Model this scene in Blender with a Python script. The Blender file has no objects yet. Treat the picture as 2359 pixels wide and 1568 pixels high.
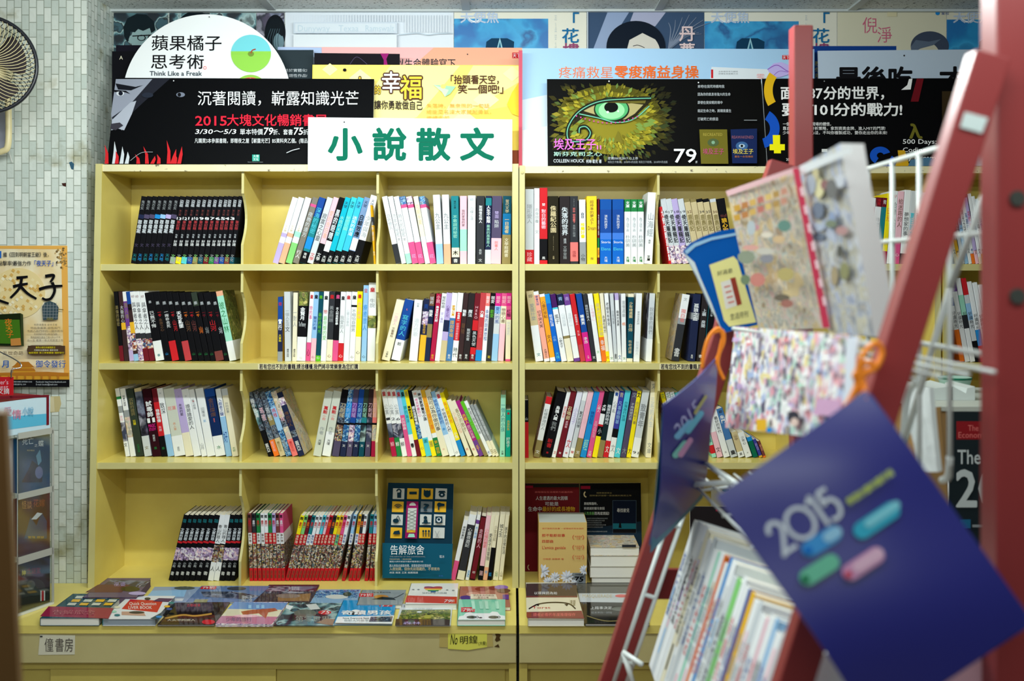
import bpy, math, random
from mathutils import Vector, Matrix
C = bpy.context.scene
COL = C.collection
EYE = 1.55            # eye height above the floor (m)
F = 2286.0            # focal length in pixels of the 2359-wide frame
CX, HY = 1179.5, 630.0

# ------------------------------------------------------------------ camera
cam = bpy.data.cameras.new('camera'); camo = bpy.data.objects.new('camera', cam); COL.objects.link(camo)
camo.location = (0, 0, EYE); camo.rotation_euler = (math.pi/2, 0, 0)
cam.sensor_width = 36; cam.sensor_fit = 'HORIZONTAL'; cam.lens = F/2359*36
cam.shift_y = -(784-HY)/2359
cam.dof.use_dof = True; cam.dof.focus_distance = 3.05; cam.dof.aperture_fstop = 2.5
cam.clip_start = 0.05
C.camera = camo
# ------------------------------------------------------------------ world and lamps
wd = bpy.data.worlds.new('world'); C.world = wd; wd.use_nodes = True
bg = wd.node_tree.nodes['Background']; bg.inputs[0].default_value = (.80, .90, 1.0, 1); bg.inputs[1].default_value = .03
def lamp(name, x, y, z, sx, sy, power, tilt, col=(.93, 1.0, .98)):
    l = bpy.data.lights.new(name, 'AREA'); l.shape = 'RECTANGLE'; l.size = sx; l.size_y = sy
    l.energy = power; l.color = col
    o = bpy.data.objects.new(name, l); COL.objects.link(o)
    o.location = (x, y, z); o.rotation_euler = (math.radians(tilt), 0, 0)
for nm, x, y, ln, pw, tl in (('ceiling_lamp_near', -.3, 2.08, 1.6, 19.6, 46), ('ceiling_lamp_middle', -.3, .70, 3.0, 14.5, 58), ('ceiling_lamp_far', -.1, -.85, 2.4, 8.5, 60)):
    lamp(nm, x, y, EYE+.66, ln, .04, pw, tl)
lamp('ceiling_lamp_near_rear_side', -.3, 2.075, EYE+.66, 1.6, .04, 25, -78)
C.view_settings.view_transform = 'Standard'; C.view_settings.look = 'None'
C.view_settings.gamma = 1; C.view_settings.use_curve_mapping = False
C.view_settings.exposure = 0.0
C.cycles.use_denoising = True
C.cycles.max_bounces = 7; C.cycles.diffuse_bounces = 4

# ------------------------------------------------------------------ materials
def lin(c):
    return tuple(((v/255)/12.92 if v/255 <= .04045 else ((v/255+.055)/1.055)**2.4) for v in c)
PAL = dict(w=((236,240,243),'white'), g=((150,156,160),'grey'), G=((205,212,218),'pale grey'), d=((50,52,57),'charcoal'),
 k=((18,18,22),'black'), r=((205,38,46),'red'), R=((178,32,72),'crimson'), m=((112,28,40),'maroon'), p=((222,86,142),'pink'),
 P=((240,192,206),'pale pink'), M=((214,40,138),'magenta'), C=((238,122,118),'coral'), y=((248,228,30),'yellow'),
 Y=((234,182,50),'golden'), o=((238,120,40),'orange'), O=((236,176,142),'peach'), b=((28,74,156),'blue'),
 B=((34,140,214),'bright blue'), c=((84,202,222),'turquoise'), s=((150,196,236),'pale blue'), t=((34,128,138),'teal'),
 T=((18,74,92),'dark teal'), n=((34,42,74),'navy'), v=((112,66,148),'violet'), V=((188,172,222),'lilac'), q=((82,74,104),'plum grey'),
 e=((236,230,204),'cream'), E=((206,190,148),'beige'), z=((144,130,84),'khaki'), Z=((112,80,56),'brown'), u=((38,130,70),'green'),
 l=((132,205,120),'light green'), L=((160,224,200),'mint'), f=((96,190,40),'grass green'),
 x=((120,62,60),'rust red'))
ARTS = {'a':(['c8b8b0','8a3a48','e8d8c0','3a3048','c88858','e8e0e8','506890','702838'],170,'picture'),
 'A':(['202430','485468','181820','6c8098','303848','98a8b4','503848','24201c'],190,'dark picture'),
 'D':(['2060a8','183868','4898d0','a8c8e0','203050','3078b8'],170,'blue picture'),
 'F':(['d8d0e0','b8a0c8','f0e8e8','705878','e8c8d0','a088b0'],170,'pastel picture'),
 'H':(['485828','78883c','2c3018','a0a848','584c34','c8c070'],95,'forest picture'),
 'J':(['7a4c48','c0b098','342c2c','94704c','d4ccbc','2c3232','b8a458','54646c','804844','a8a09c'],240,'comic picture'),
 'N':(['e8e4e4','d0b8b8','f4f2f0','b0a8b8','e8dca0','a8c0c0','d88890','88909c'],38,'newsprint'),
 'Q':(['f4f2f4','e8b8c4','fafafa','b8c8e8','f0e0a0','f6f6f6','8c88a0','c0e0d4','f0a8b4','f8f8f8','d8c8e0','605c70'],72,'comic print'),
 'K':(['dcc698','c0a880','e8dcc4','a8a49c','c8ccc0','dcb8b4','b0b0a0','ecd4b0','b8c8c8','a89078'],52,'photo print'),
 'I':(['c4cce0','98a2bc','e0e4ec','b0ac9c','d4d0bc','b4bccc','888c96','dcd4c4','a8b8d0'],46,'pale newsprint'),
 'S':(['1c6fb4','1f8cc8','35a5da','1a5f9a','2b97cf'],14,'blue sea'),
 'U':(['18222c','2c4450','5c8890','a8c4c4','101820','385c68'],26,'blue-green photo'),
 'X':(['2c3448','8088a0','484058','1c2030','a8a8b8','38405c'],24,'dark photo')}
_M = {}
def pr(name, rgb, rough=.45, spec=.5, metal=0, coat=0, linear=False):
    m = bpy.data.materials.new(name); m.use_nodes = True
    b = m.node_tree.nodes['Principled BSDF']
    b.inputs['Base Color'].default_value = (*(rgb if linear else lin(rgb)), 1)
    b.inputs['Roughness'].default_value = rough; b.inputs['Metallic'].default_value = metal
    b.inputs['Specular IOR Level'].default_value = spec; b.inputs['Coat Weight'].default_value = coat
    b.inputs['Coat Roughness'].default_value = .06
    return m
def art(code, gloss):
    cols, scale, nm = ARTS[code]
    m = pr('print_'+nm.replace(' ', '_')+('_glossy' if gloss else ''), (128,128,128), .07 if gloss else .4)
    nt = m.node_tree; N = nt.nodes; Lk = nt.links; b = N['Principled BSDF']
    tc = N.new('ShaderNodeTexCoord'); oi = N.new('ShaderNodeObjectInfo'); mp = N.new('ShaderNodeMapping')
    vm = N.new('ShaderNodeVectorMath'); vm.operation = 'SCALE'; vm.inputs[0].default_value = (37, 19, 53)
    Lk.new(oi.outputs['Random'], vm.inputs['Scale']); Lk.new(vm.outputs[0], mp.inputs['Location'])
    Lk.new(tc.outputs['Object'], mp.inputs['Vector'])
    nz = N.new('ShaderNodeTexNoise'); nz.inputs['Scale'].default_value = scale*.9; nz.inputs['Detail'].default_value = 3
    Lk.new(mp.outputs[0], nz.inputs['Vector'])
    mx = N.new('ShaderNodeVectorMath'); mx.operation = 'MULTIPLY_ADD'; mx.inputs[1].default_value = (1.6/scale,)*3
    Lk.new(nz.outputs['Color'], mx.inputs[0]); Lk.new(mp.outputs[0], mx.inputs[2])
    vo = N.new('ShaderNodeTexVoronoi'); vo.inputs['Scale'].default_value = scale; vo.feature = 'SMOOTH_F1' if code in 'SUXKIHDA' else 'F1'
    Lk.new(mx.outputs[0], vo.inputs['Vector'])
    sp = N.new('ShaderNodeSeparateColor'); Lk.new(vo.outputs['Color'], sp.inputs[0])
    rp = N.new('ShaderNodeValToRGB'); rp.color_ramp.interpolation = 'LINEAR' if code in 'SUXKIHDA' else 'CONSTANT'
    els = rp.color_ramp.elements
    while len(els) < len(cols): els.new(.5)
    for i, h in enumerate(cols):
        els[i].position = i/len(cols) if rp.color_ramp.interpolation == 'CONSTANT' else .15+.7*i/(len(cols)-1)
        els[i].color = (*lin(tuple(int(h[j:j+2], 16) for j in (0, 2, 4))), 1)
    Lk.new(sp.outputs[0], rp.inputs[0]); Lk.new(rp.outputs[0], b.inputs['Base Color'])
    return m
def M(code, gloss=False):
    """material of a colour letter, an rgb tuple or a ready material"""
    if isinstance(code, bpy.types.Material): return code
    k = (code, gloss)
    if k not in _M:
        if isinstance(code, str) and code in ARTS: _M[k] = art(code, gloss)
        else:
            rgb, nm = PAL[code] if isinstance(code, str) else (code, 'ink')
            _M[k] = pr('paint_'+nm.replace(' ', '_')+('_glossy' if gloss else ''), rgb, .07 if gloss else .55, .5 if gloss else .06)
    return _M[k]
def nodes(m): return m.node_tree.nodes, m.node_tree.links, m.node_tree.nodes['Principled BSDF']
# pale yellow painted shelving with small dirt and a slight gloss
def shelf_paint(name, rgb, rough, worn=False):
    m = pr(name, rgb, rough); N, Lk, b = nodes(m)
    tc = N.new('ShaderNodeTexCoord'); nz = N.new('ShaderNodeTexNoise'); nz.inputs['Scale'].default_value = 7; nz.inputs['Detail'].default_value = 6
    Lk.new(tc.outputs['Object'], nz.inputs['Vector'])
    rp = N.new('ShaderNodeValToRGB'); a = lin(rgb); rp.color_ramp.elements[0].position = .35; rp.color_ramp.elements[1].position = .7
    rp.color_ramp.elements[0].color = (a[0]*.9, a[1]*.88, a[2]*.84, 1); rp.color_ramp.elements[1].color = (*a, 1)
    Lk.new(nz.outputs[0], rp.inputs[0]); last = rp.outputs[0]
    if worn:
        n2 = N.new('ShaderNodeTexNoise'); n2.inputs['Scale'].default_value = 60; n2.inputs['Detail'].default_value = 5
        Lk.new(tc.outputs['Object'], n2.inputs['Vector'])
        r2 = N.new('ShaderNodeValToRGB'); r2.color_ramp.elements[0].position = .64; r2.color_ramp.elements[1].position = .70
        Lk.new(n2.outputs[0], r2.inputs[0]); mx = N.new('ShaderNodeMix'); mx.data_type = 'RGBA'
        Lk.new(r2.outputs[0], mx.inputs[0]); Lk.new(last, mx.inputs[6]); mx.inputs[7].default_value = (*lin((120,110,88)), 1); last = mx.outputs[2]
    Lk.new(last, b.inputs['Base Color']); return m
SHELF = shelf_paint('pale_yellow_paint', (238,220,120), .26)
EDGE = shelf_paint('pale_yellow_edge_paint', (214,206,142), .4)
EDGEW = shelf_paint('worn_edge_paint', (236,228,184), .5, True)
LEDGE = shelf_paint('beige_ledge_paint', (202,190,134), .45)
CABINET = shelf_paint('cabinet_paint', (204,186,96), .45)
PAGES = pr('page_paper', (232,226,206), .8)
PAGESW = pr('white_page_paper', (240,238,228), .8)
def tilemat(name, axis):
    m = pr(name, (205,214,205), .22); N, Lk, b = nodes(m)
    tc = N.new('ShaderNodeTexCoord'); sx = N.new('ShaderNodeSeparateXYZ'); cb = N.new('ShaderNodeCombineXYZ')
    Lk.new(tc.outputs['Object'], sx.inputs[0]); Lk.new(sx.outputs['Z'], cb.inputs[0]); Lk.new(sx.outputs[axis], cb.inputs[1])
    br = N.new('ShaderNodeTexBrick'); br.offset = .5; br.inputs['Scale'].default_value = 1
    br.inputs['Brick Width'].default_value = .0455; br.inputs['Row Height'].default_value = .0228; br.inputs['Mortar Size'].default_value = .0013
    br.inputs['Mortar Smooth'].default_value = .2; br.inputs['Bias'].default_value = 0
    br.inputs['Color1'].default_value = (*lin((240,246,238)), 1); br.inputs['Color2'].default_value = (*lin((204,216,208)), 1)
    br.inputs['Mortar'].default_value = (*lin((168,176,164)), 1)
    Lk.new(cb.outputs[0], br.inputs['Vector'])
    nz = N.new('ShaderNodeTexNoise'); nz.inputs['Scale'].default_value = 9; nz.inputs['Detail'].default_value = 7
    Lk.new(tc.outputs['Object'], nz.inputs['Vector'])
    rp = N.new('ShaderNodeValToRGB'); rp.color_ramp.elements[0].position = .28; rp.color_ramp.elements[0].color = (*lin((196,188,160)), 1)
    rp.color_ramp.elements[1].position = .42; rp.color_ramp.elements[1].color = (1, 1, 1, 1); Lk.new(nz.outputs[0], rp.inputs[0])
    mx = N.new('ShaderNodeMix'); mx.data_type = 'RGBA'; mx.blend_type = 'MULTIPLY'; mx.inputs[0].default_value = 1
    Lk.new(br.outputs['Color'], mx.inputs[6]); Lk.new(rp.outputs[0], mx.inputs[7]); Lk.new(mx.outputs[2], b.inputs['Base Color'])
    n2 = N.new('ShaderNodeTexNoise'); n2.inputs['Scale'].default_value = 35; Lk.new(tc.outputs['Object'], n2.inputs['Vector'])
    ad = N.new('ShaderNodeMath'); ad.operation = 'MULTIPLY_ADD'; ad.inputs[1].default_value = -1.0
    Lk.new(br.outputs['Fac'], ad.inputs[0]); Lk.new(n2.outputs[0], ad.inputs[2])
    bp = N.new('ShaderNodeBump'); bp.inputs['Strength'].default_value = .6; bp.inputs['Distance'].default_value = .004
    Lk.new(ad.outputs[0], bp.inputs['Height']); Lk.new(bp.outputs[0], b.inputs['Normal'])
    return m
TILEX = tilemat('glazed_mosaic_tiles', 'X'); TILEY = tilemat('glazed_mosaic_tiles_side', 'Y')
def ceilmat():
    m = pr('speckled_ceiling_board', (214,218,214), .9); N, Lk, b = nodes(m)
    tc = N.new('ShaderNodeTexCoord'); nz = N.new('ShaderNodeTexNoise'); nz.inputs['Scale'].default_value = 140; nz.inputs['Detail'].default_value = 2
    Lk.new(tc.outputs['Object'], nz.inputs['Vector']); rp = N.new('ShaderNodeValToRGB')
    rp.color_ramp.elements[0].position = .31; rp.color_ramp.elements[0].color = (*lin((110,112,108)), 1)
    rp.color_ramp.elements[1].position = .40; rp.color_ramp.elements[1].color = (*lin((232,238,236)), 1)
    Lk.new(nz.outputs[0], rp.inputs[0]); Lk.new(rp.outputs[0], b.inputs['Base Color']); return m
RED = pr('rust_red_paint', (152,58,58), .36); REDD = pr('dark_red_paint', (132,30,36), .42)
WIRE = pr('white_plastic_coated_wire', (226,234,232), .35); ORANGE = pr('orange_string', (250,140,10), .6)
CREAM = pr('cream_plastic', (232,218,168), .35); DARKP = pr('dark_guard_enamel', (22,26,36), .35)
CHROME = pr('chrome_wire', (200,200,205), .2, metal=1)
WOOD = pr('brown_board', (98,68,30), .5)
CARD = pr('brown_cardboard', (180,140,86), .8)
def clearmat(name, tint=(.93,.96,.97), mixv=.14):
    m = bpy.data.materials.new(name); m.use_nodes = True; nt = m.node_tree; N = nt.nodes; Lk = nt.links
    N.remove(N['Principled BSDF']); tr = N.new('ShaderNodeBsdfTransparent'); tr.inputs[0].default_value = (*tint, 1)
    gl = N.new('ShaderNodeBsdfGlossy'); gl.inputs['Roughness'].default_value = .08; mx = N.new('ShaderNodeMixShader'); mx.inputs[0].default_value = mixv
    Lk.new(tr.outputs[0], mx.inputs[1]); Lk.new(gl.outputs[0], mx.inputs[2]); Lk.new(mx.outputs[0], N['Material Output'].inputs[0]); return m
ACRYLIC = clearmat('clear_acrylic')

# ------------------------------------------------------------------ pixel of the frame -> point of the place
def ray(px, py): return Vector(((px-CX)/F, 1.0, (HY-py)/F))
def P(px, py, Y):
    r = ray(px, py)*Y; return Vector((r.x, r.y, r.z+EYE))
def PX(px, Y): return (px-CX)*Y/F
def PZ(py, Y): return EYE+(HY-py)*Y/F
ORG = Vector((0, 0, EYE))

# ------------------------------------------------------------------ mesh builder
class MB:
    def __init__(s): s.v = []; s.f = []; s.mi = []; s.ms = []
    def m(s, mat):
        mat = M(mat)
        if mat not in s.ms: s.ms.append(mat)
        return s.ms.index(mat)
    def add(s, vs, fs, mat):
        n = len(s.v); i = s.m(mat); s.v += [Vector(v) for v in vs]
        for f in fs: s.f.append([n+k for k in f]); s.mi.append(i)
    def poly(s, pts, mat): s.add(pts, [list(range(len(pts)))], mat)
    def box(s, a, b, mat):
        (x0, y0, z0), (x1, y1, z1) = a, b
        s.hexa([(x0,y0,z0),(x1,y0,z0),(x1,y1,z0),(x0,y1,z0),(x0,y0,z1),(x1,y0,z1),(x1,y1,z1),(x0,y1,z1)], mat)
    def hexa(s, c, mat): s.add(c, [(0,3,2,1),(4,5,6,7),(0,1,5,4),(1,2,6,5),(2,3,7,6),(3,0,4,7)], mat)
    def slab(s, pts, off, mat, side=None):
        """polygon pts extruded by the vector off"""
        n = len(pts); off = Vector(off); q = [Vector(p)+off for p in pts]
        s.add(list(pts)+q, [list(range(n)), list(range(2*n-1, n-1, -1))], mat)
        s.add(list(pts)+q, [(i, (i+1) % n, n+(i+1) % n, n+i) for i in range(n)], side or mat)
    def tube(s, pts, r, mat, n=8, closed=False, caps=True):
        pts = [Vector(p) for p in pts]; k = len(pts); rings = []; up = None
        for i, p in enumerate(pts):
            a = pts[(i-1) % k] if (closed or i) else p; b = pts[(i+1) % k] if (closed or i < k-1) else p
            d = (b-a).normalized()
            if up is None: up = d.orthogonal().normalized()
            up = (up-d*up.dot(d)); up = up.normalized() if up.length > 1e-6 else d.orthogonal().normalized()
            w = d.cross(up); rr = r[i] if isinstance(r, (list, tuple)) else r
            rings.append([p+(up*math.cos(t)+w*math.sin(t))*rr for t in [2*math.pi*j/n for j in range(n)]])
        vs = [v for g in rings for v in g]; fs = []
        for i in range(k if closed else k-1):
            for j in range(n): fs.append((i*n+j, i*n+(j+1) % n, ((i+1) % k)*n+(j+1) % n, ((i+1) % k)*n+j))
        if caps and not closed: fs += [list(range(n))[::-1], list(range((k-1)*n, k*n))]
        s.add(vs, fs, mat)
    def beam(s, a, b, wx, wy, mat):
        """box beam from a to b, wx across in x, wy deep in y"""
        a, b = Vector(a), Vector(b); h = Vector((wx/2, 0, 0)); k = Vector((0, wy, 0))
        s.hexa([a-h, a+h, a+h+k, a-h+k, b-h, b+h, b+h+k, b-h+k], mat)
    def build(s, name, parent=None, loc=None, smooth=False, bevel=0, local=False):
        me = bpy.data.meshes.new(name); o = bpy.data.objects.new(name, me)
        base = Vector(loc) if loc is not None else Vector((0, 0, 0))
        sub = Vector((0, 0, 0)) if local else (base if parent is None else Vector(parent.location))
        me.from_pydata([tuple(v-sub) for v in s.v], [], s.f)
        for m_ in s.ms: me.materials.append(m_)
        me.polygons.foreach_set('material_index', s.mi)
        if smooth: me.polygons.foreach_set('use_smooth', [True]*len(me.polygons))
        me.update(); COL.objects.link(o)
        if parent is not None: o.parent = parent
        else: o.location = base
        if bevel:
            b = o.modifiers.new('bevel', 'BEVEL'); b.width = bevel; b.segments = 2; b.limit_method = 'ANGLE'; b.angle_limit = math.radians(50)
        return o
def tag(o, label, cat, group=None):
    o['label'] = label; o['category'] = cat
    if group: o['group'] = group
    return o
def thing(name, label, cat, loc=(0, 0, 0), rot=(0, 0, 0), group=None):
    o = bpy.data.objects.new(name, None); o.empty_display_size = .05; COL.objects.link(o)
    o.location = loc; o.rotation_euler = rot
    return tag(o, label, cat, group)
def struct(mb, name, **k):
    o = mb.build(name, **k); o['kind'] = 'structure'; return o

# ------------------------------------------------------------------ lettering
_G = {}
def glyph(t, bold=0):
    """flat outline of a character or word; a bold one is the same outline dilated by laying shifted copies over each other"""
    k = (t, bold)
    if k not in _G:
        if bold:
            v0, f0, x1, x0 = glyph(t); n = 5 if bold < .02 else 10; vs = []; fs = []
            for i in range(n):
                a = 2*math.pi*i/n+.4; d = bold; N = len(vs)
                vs += [(x+d*math.cos(a), y+d*math.sin(a), i) for x, y, _ in v0]; fs += [tuple(j+N for j in f) for f in f0]
            _G[k] = (vs, fs, x1, x0); return _G[k]
        c = bpy.data.curves.new('t', 'FONT'); c.body = t; c.size = 1; c.resolution_u = 2
        o = bpy.data.objects.new('t', c); me = bpy.data.meshes.new_from_object(o)
        vs = [(v.co.x, v.co.y, 0) for v in me.vertices]; fs = [tuple(p.vertices) for p in me.polygons]
        bpy.data.objects.remove(o); bpy.data.curves.remove(c); bpy.data.meshes.remove(me)
        _G[k] = (vs, fs, max([v[0] for v in vs], default=.3), min([v[0] for v in vs], default=0))
    return _G[k]
def wide(ch): return ord(ch) > 0x2E00
def text(mb, s, fn, mat, bold=0, vert=False):
    """fn(a, b): a 0..1 along the line, b 0..1 from foot to head -> point"""
    n = len(s); o = fn(0, 0); nn = (fn(1, 0)-o).cross(fn(0, 1)-o).normalized()*.00003
    if vert:
        for i, ch in enumerate(s):
            if ch == ' ': continue
            vs, fs, x1, x0 = glyph(ch, bold); off = 0 if wide(ch) else .5-(x0+x1)/2
            mb.add([fn(x+off, 1-(i+1)/n+(y+.12)/n)+nn*k for x, y, k in vs], fs, mat)
        return
    if not any(wide(c) for c in s):
        vs, fs, x1, x0 = glyph(s, bold)
        mb.add([fn((x-x0)/(x1-x0), y/.73)+nn*k for x, y, k in vs], fs, mat); return
    items = []; x = 0; run = ''
    def flush():
        nonlocal x, run
        if run.strip():
            vs, fs, x1, x0 = glyph(run.strip(), bold); items.append((x-x0+.04, vs, fs)); x += x1-x0+.1
        elif run: x += .35
        run = ''
    for ch in s:
        if wide(ch):
            flush(); vs, fs, x1, x0 = glyph(ch, bold); items.append((x, vs, fs)); x += 1
        else: run += ch
    flush()
    for ox, vs, fs in items: mb.add([fn((ox+a)/x, b+.12)+nn*k for a, b, k in vs], fs, mat)

class Pl:
    """a flat face in the place; its drawing calls take frame pixels and land on the face"""
    def __init__(s, a, b, c, mb=None, eps=.0003):
        a, b, c = Vector(a), Vector(b), Vector(c); s.p = a; s.n = (b-a).cross(c-a).normalized()
        if s.n.dot(ORG-a) < 0: s.n = -s.n
        s.k = 0; s.mb = mb; s.eps = eps; s.warp = None
    def at(s, px, py, off=0):
        r = ray(px, py); q = s.p+s.n*off; t = (q-ORG).dot(s.n)/r.dot(s.n); h = ORG+r*t; return h+s.n*s.warp(h) if s.warp else h
    def nx(s): s.k += s.eps; return s.k
    def poly(s, pts, mat): o = s.nx(); s.mb.poly([s.at(x, y, o) for x, y in pts], mat)
    def rect(s, x0, y0, x1, y1, mat): s.poly([(x0,y1),(x1,y1),(x1,y0),(x0,y0)], mat)
    def ell(s, cx, cy, rx, ry, mat, a0=0, a1=360, n=40):
        s.poly([(cx+rx*math.cos(math.radians(a0+(a1-a0)*i/n)), cy+ry*math.sin(math.radians(a0+(a1-a0)*i/n))) for i in range(n if a1-a0 == 360 else n+1)], mat)
    def ring(s, cx, cy, r0, r1, mat, a0=0, a1=360, n=36, sy=1):
        o = s.nx(); A = [math.radians(a0+(a1-a0)*i/n) for i in range(n+1)]
        for t, u in zip(A, A[1:]):
            s.mb.poly([s.at(cx+r*math.cos(w), cy+sy*r*math.sin(w), o) for r, w in ((r0,t),(r1,t),(r1,u),(r0,u))], mat)
    def stroke(s, pts, w, mat, smooth=True):
        o = s.nx(); pts = cat(pts) if smooth and len(pts) > 2 else [Vector((*p, 0)) for p in pts]
        L = []; R = []
        for i, p in enumerate(pts):
            d = (pts[min(i+1, len(pts)-1)]-pts[max(i-1, 0)]).normalized(); ww = w if not isinstance(w, tuple) else w[0]+(w[1]-w[0])*i/(len(pts)-1)
            nn = Vector((-d.y, d.x, 0))*ww/2; L.append(p+nn); R.append(p-nn)
        for i in range(len(pts)-1):
            s.mb.poly([s.at(q.x, q.y, o) for q in (L[i], R[i], R[i+1], L[i+1])], mat)
    def text(s, t, x0, y0, x1, y1, mat, bold=0, vert=False, slant=0, rise=0):
        o = s.nx(); text(s.mb, t, lambda a, b: s.at(x0+(x1-x0)*a+slant*b, y1+(y0-y1)*b+rise*a, o), mat, bold, vert)
    def textq(s, t, bl, u, v, mat, bold=0):
        o = s.nx(); text(s.mb, t, lambda a, b: s.at(bl[0]+u[0]*a+v[0]*b, bl[1]+u[1]*a+v[1]*b, o), mat, bold)
    def capsule(s, cx, cy, ln, w, ang, mat):
        ca, sa = math.cos(math.radians(ang)), math.sin(math.radians(ang)); pts = []
        for e, st in ((1, -90), (-1, 90)):
            for i in range(9):
                t = math.radians(st+180*i/8); x = e*(ln-w)/2+math.cos(t)*w/2; y = math.sin(t)*w/2
                pts.append((cx+x*ca-y*sa, cy+x*sa+y*ca))
        s.poly(pts, mat)
def cat(pts, n=8):
    pts = [Vector((*p, 0)) if len(p) == 2 else Vector(p) for p in pts]; q = [pts[0]]+pts+[pts[-1]]; out = []
    for i in range(1, len(q)-2):
        a, b, c, d = q[i-1:i+3]
        for j in range(n):
            t = j/n; out.append(.5*((2*b)+(c-a)*t+(2*a-5*b+4*c-d)*t*t+(3*b-a-3*c+d)*t**3))
    return out+[pts[-1]]
def board(name, label, cat_, TL, TR, BR, BL, Yt, Yb, col, draw=None, thick=.004, outline=None, side='w', group=None, parent=None):
    mb = MB(); a, b, c = P(*BL, Yb), P(*BR, Yb), P(*TL, Yt)
    pl = Pl(a, b, c, mb); pts = [pl.at(*q) for q in (outline or [BL, BR, TR, TL])]
    mb.slab(pts, -pl.n*thick, col, side)
    if draw: draw(pl)
    lo = min(pts, key=lambda v: v.z); ctr = sum(pts, Vector())/len(pts)
    if parent is not None: return mb.build(name, parent=parent)
    return tag(mb.build(name, loc=(ctr.x, ctr.y, lo.z)), label, cat_, group)

# ================================================================== the room
D0, DBACK, DW = 3.0, 3.235, 3.25          # shelf fronts, shelf backs, tiled wall
CEIL = EYE+.861; ZLEDGE = EYE-.949; DL = 2.678
ZTOP = PZ(379, D0); ZS = [PZ(608, D0), PZ(836, D0), PZ(1065, D0)]
mb = MB(); mb.box((-3, -3.2, -.06), (3.2, DW+.1, 0), pr('grey_terrazzo_floor', (168,160,148), .35)); struct(mb, 'floor')
mb = MB(); mb.box((-3, -3.2, CEIL), (3.2, DW+.1, CEIL+.05), ceilmat()); struct(mb, 'ceiling')
mb = MB(); mb.box((-1.305, DW, 0), (3.2, DW+.1, CEIL), TILEX); struct(mb, 'wall_back')
mb = MB(); mb.box((-3, 3.045, 0), (-1.305, DW+.1, CEIL), TILEX); mb.add([(-1.3048,3.045,0),(-1.3048,DW,0),(-1.3048,DW,CEIL),(-1.3048,3.045,CEIL)], [(0,1,2,3)], TILEY)
struct(mb, 'wall_left')
BAR = pr('ceiling_grid_metal', (196,204,204), .5)
for i, px in enumerate((630, 1075, 1515, 1957, 2397)):
    x = (px-CX)*DW/F; mb = MB(); mb.box((x-.013, -3.2, CEIL-.006), (x+.013, DW, CEIL), BAR); struct(mb, f'trim_{i+1}')
mb = MB(); mb.box((-1.305, DW-.022, CEIL-.008), (3.2, DW, CEIL-.0005), BAR); struct(mb, 'trim_6')
mb = MB(); mb.box((-3, 2.62, CEIL-.005), (3.2, 2.646, CEIL-.0005), BAR); struct(mb, 'trim_7')

# ================================================================== bookcases and their cabinets
def divider(px, ztop, zbot, slant=0):
    """upright partition whose front edge is scooped in its middle"""
    mb = MB(); x = PX(px, D0); t = .0075; h = ztop-zbot
    prof = [(0, .012)]
    prof += [(.235, .012), (.25, .018)]
    prof += [(.25+.5*i/10, .018+.036*math.sin(math.pi*i/10)**.8) for i in range(1, 10)]
    prof += [(.76, .018), (.79, .012), (1, .012)]
    pts = [Vector((x-t/2-slant*q, D0+r, ztop-q*h)) for q, r in prof]+[Vector((x-t/2-slant, DBACK-.004, zbot)), Vector((x-t/2, DBACK-.004, ztop))]
    mb.slab(pts, (t, 0, 0), SHELF, EDGE); return mb
def bookcase(label, xl0, xl1, xr0, xr1, divs, ytop, lean=0, worn=True):
    """xl, xr: pixel limits of the two uprights at the front; lean: how far the foot of the left upright stands out (px)"""
    zt = PZ(ytop, D0); t = thing('bookcase', label, 'bookcase', (PX((xl0+xr1)/2, D0), (D0+DBACK)/2, ZLEDGE))
    X = lambda p: PX(p, D0)
    for a, b, ln in ((xl0, xl1, lean), (xr0, xr1, 0)):
        mb = MB(); q = ln/762
        mb.hexa([(X(a)-q, D0-.004, ZLEDGE), (X(b)-q, D0-.004, ZLEDGE), (X(b)-q, DBACK, ZLEDGE), (X(a)-q, DBACK, ZLEDGE),
                 (X(a), D0-.004, zt+.002), (X(b), D0-.004, zt+.002), (X(b), DBACK, zt+.002), (X(a), DBACK, zt+.002)], SHELF)
        mb.add([(X(a)-q, D0-.0045, ZLEDGE), (X(b)-q, D0-.0045, ZLEDGE), (X(b), D0-.0045, zt+.002), (X(a), D0-.0045, zt+.002)], [(0,1,2,3)], EDGE)
        mb.build('side_panel', t)
    def inset(z): return lean/762*(zt-z)/(zt-ZLEDGE)
    mb = MB(); mb.box((X(xl1), D0, zt-.0205), (X(xr0), DBACK, zt), SHELF)
    mb.box((X(xl1), D0-.0015, zt-.0205), (X(xr0), D0, zt), EDGEW if worn else EDGE); mb.build('top_board', t)
    mb = MB(); mb.hexa([(X(xl1)-lean/762, DBACK-.006, ZLEDGE), (X(xr0), DBACK-.006, ZLEDGE), (X(xr0), DBACK, ZLEDGE), (X(xl1)-lean/762, DBACK, ZLEDGE),
                        (X(xl1), DBACK-.006, zt-.0205), (X(xr0), DBACK-.006, zt-.0205), (X(xr0), DBACK, zt-.0205), (X(xl1), DBACK, zt-.0205)], SHELF); mb.build('back_panel', t)
    for z in ZS:
        mb = MB(); mb.box((X(xl1)-inset(z), D0, z-.0195), (X(xr0), DBACK-.006, z), SHELF)
        mb.box((X(xl1)-inset(z), D0-.001, z-.0195), (X(xr0), D0, z-.0005), EDGE); mb.build('shelf', t)
    lv = [zt-.0205]+[v for z in ZS for v in (z, z-.0195)]+[ZLEDGE]
    for k in range(4):
        for px, s in divs: divider(px-s*k/4, lv[2*k], lv[2*k+1], s/4/762).build('divider', t)
    return t
left_case = bookcase('pale yellow wooden bookcase of four shelves beside the tiled pillar', 221.5, 236.5, 1180, 1194.5, ((557, 7), (869, 4)), 379, 18)
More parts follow.
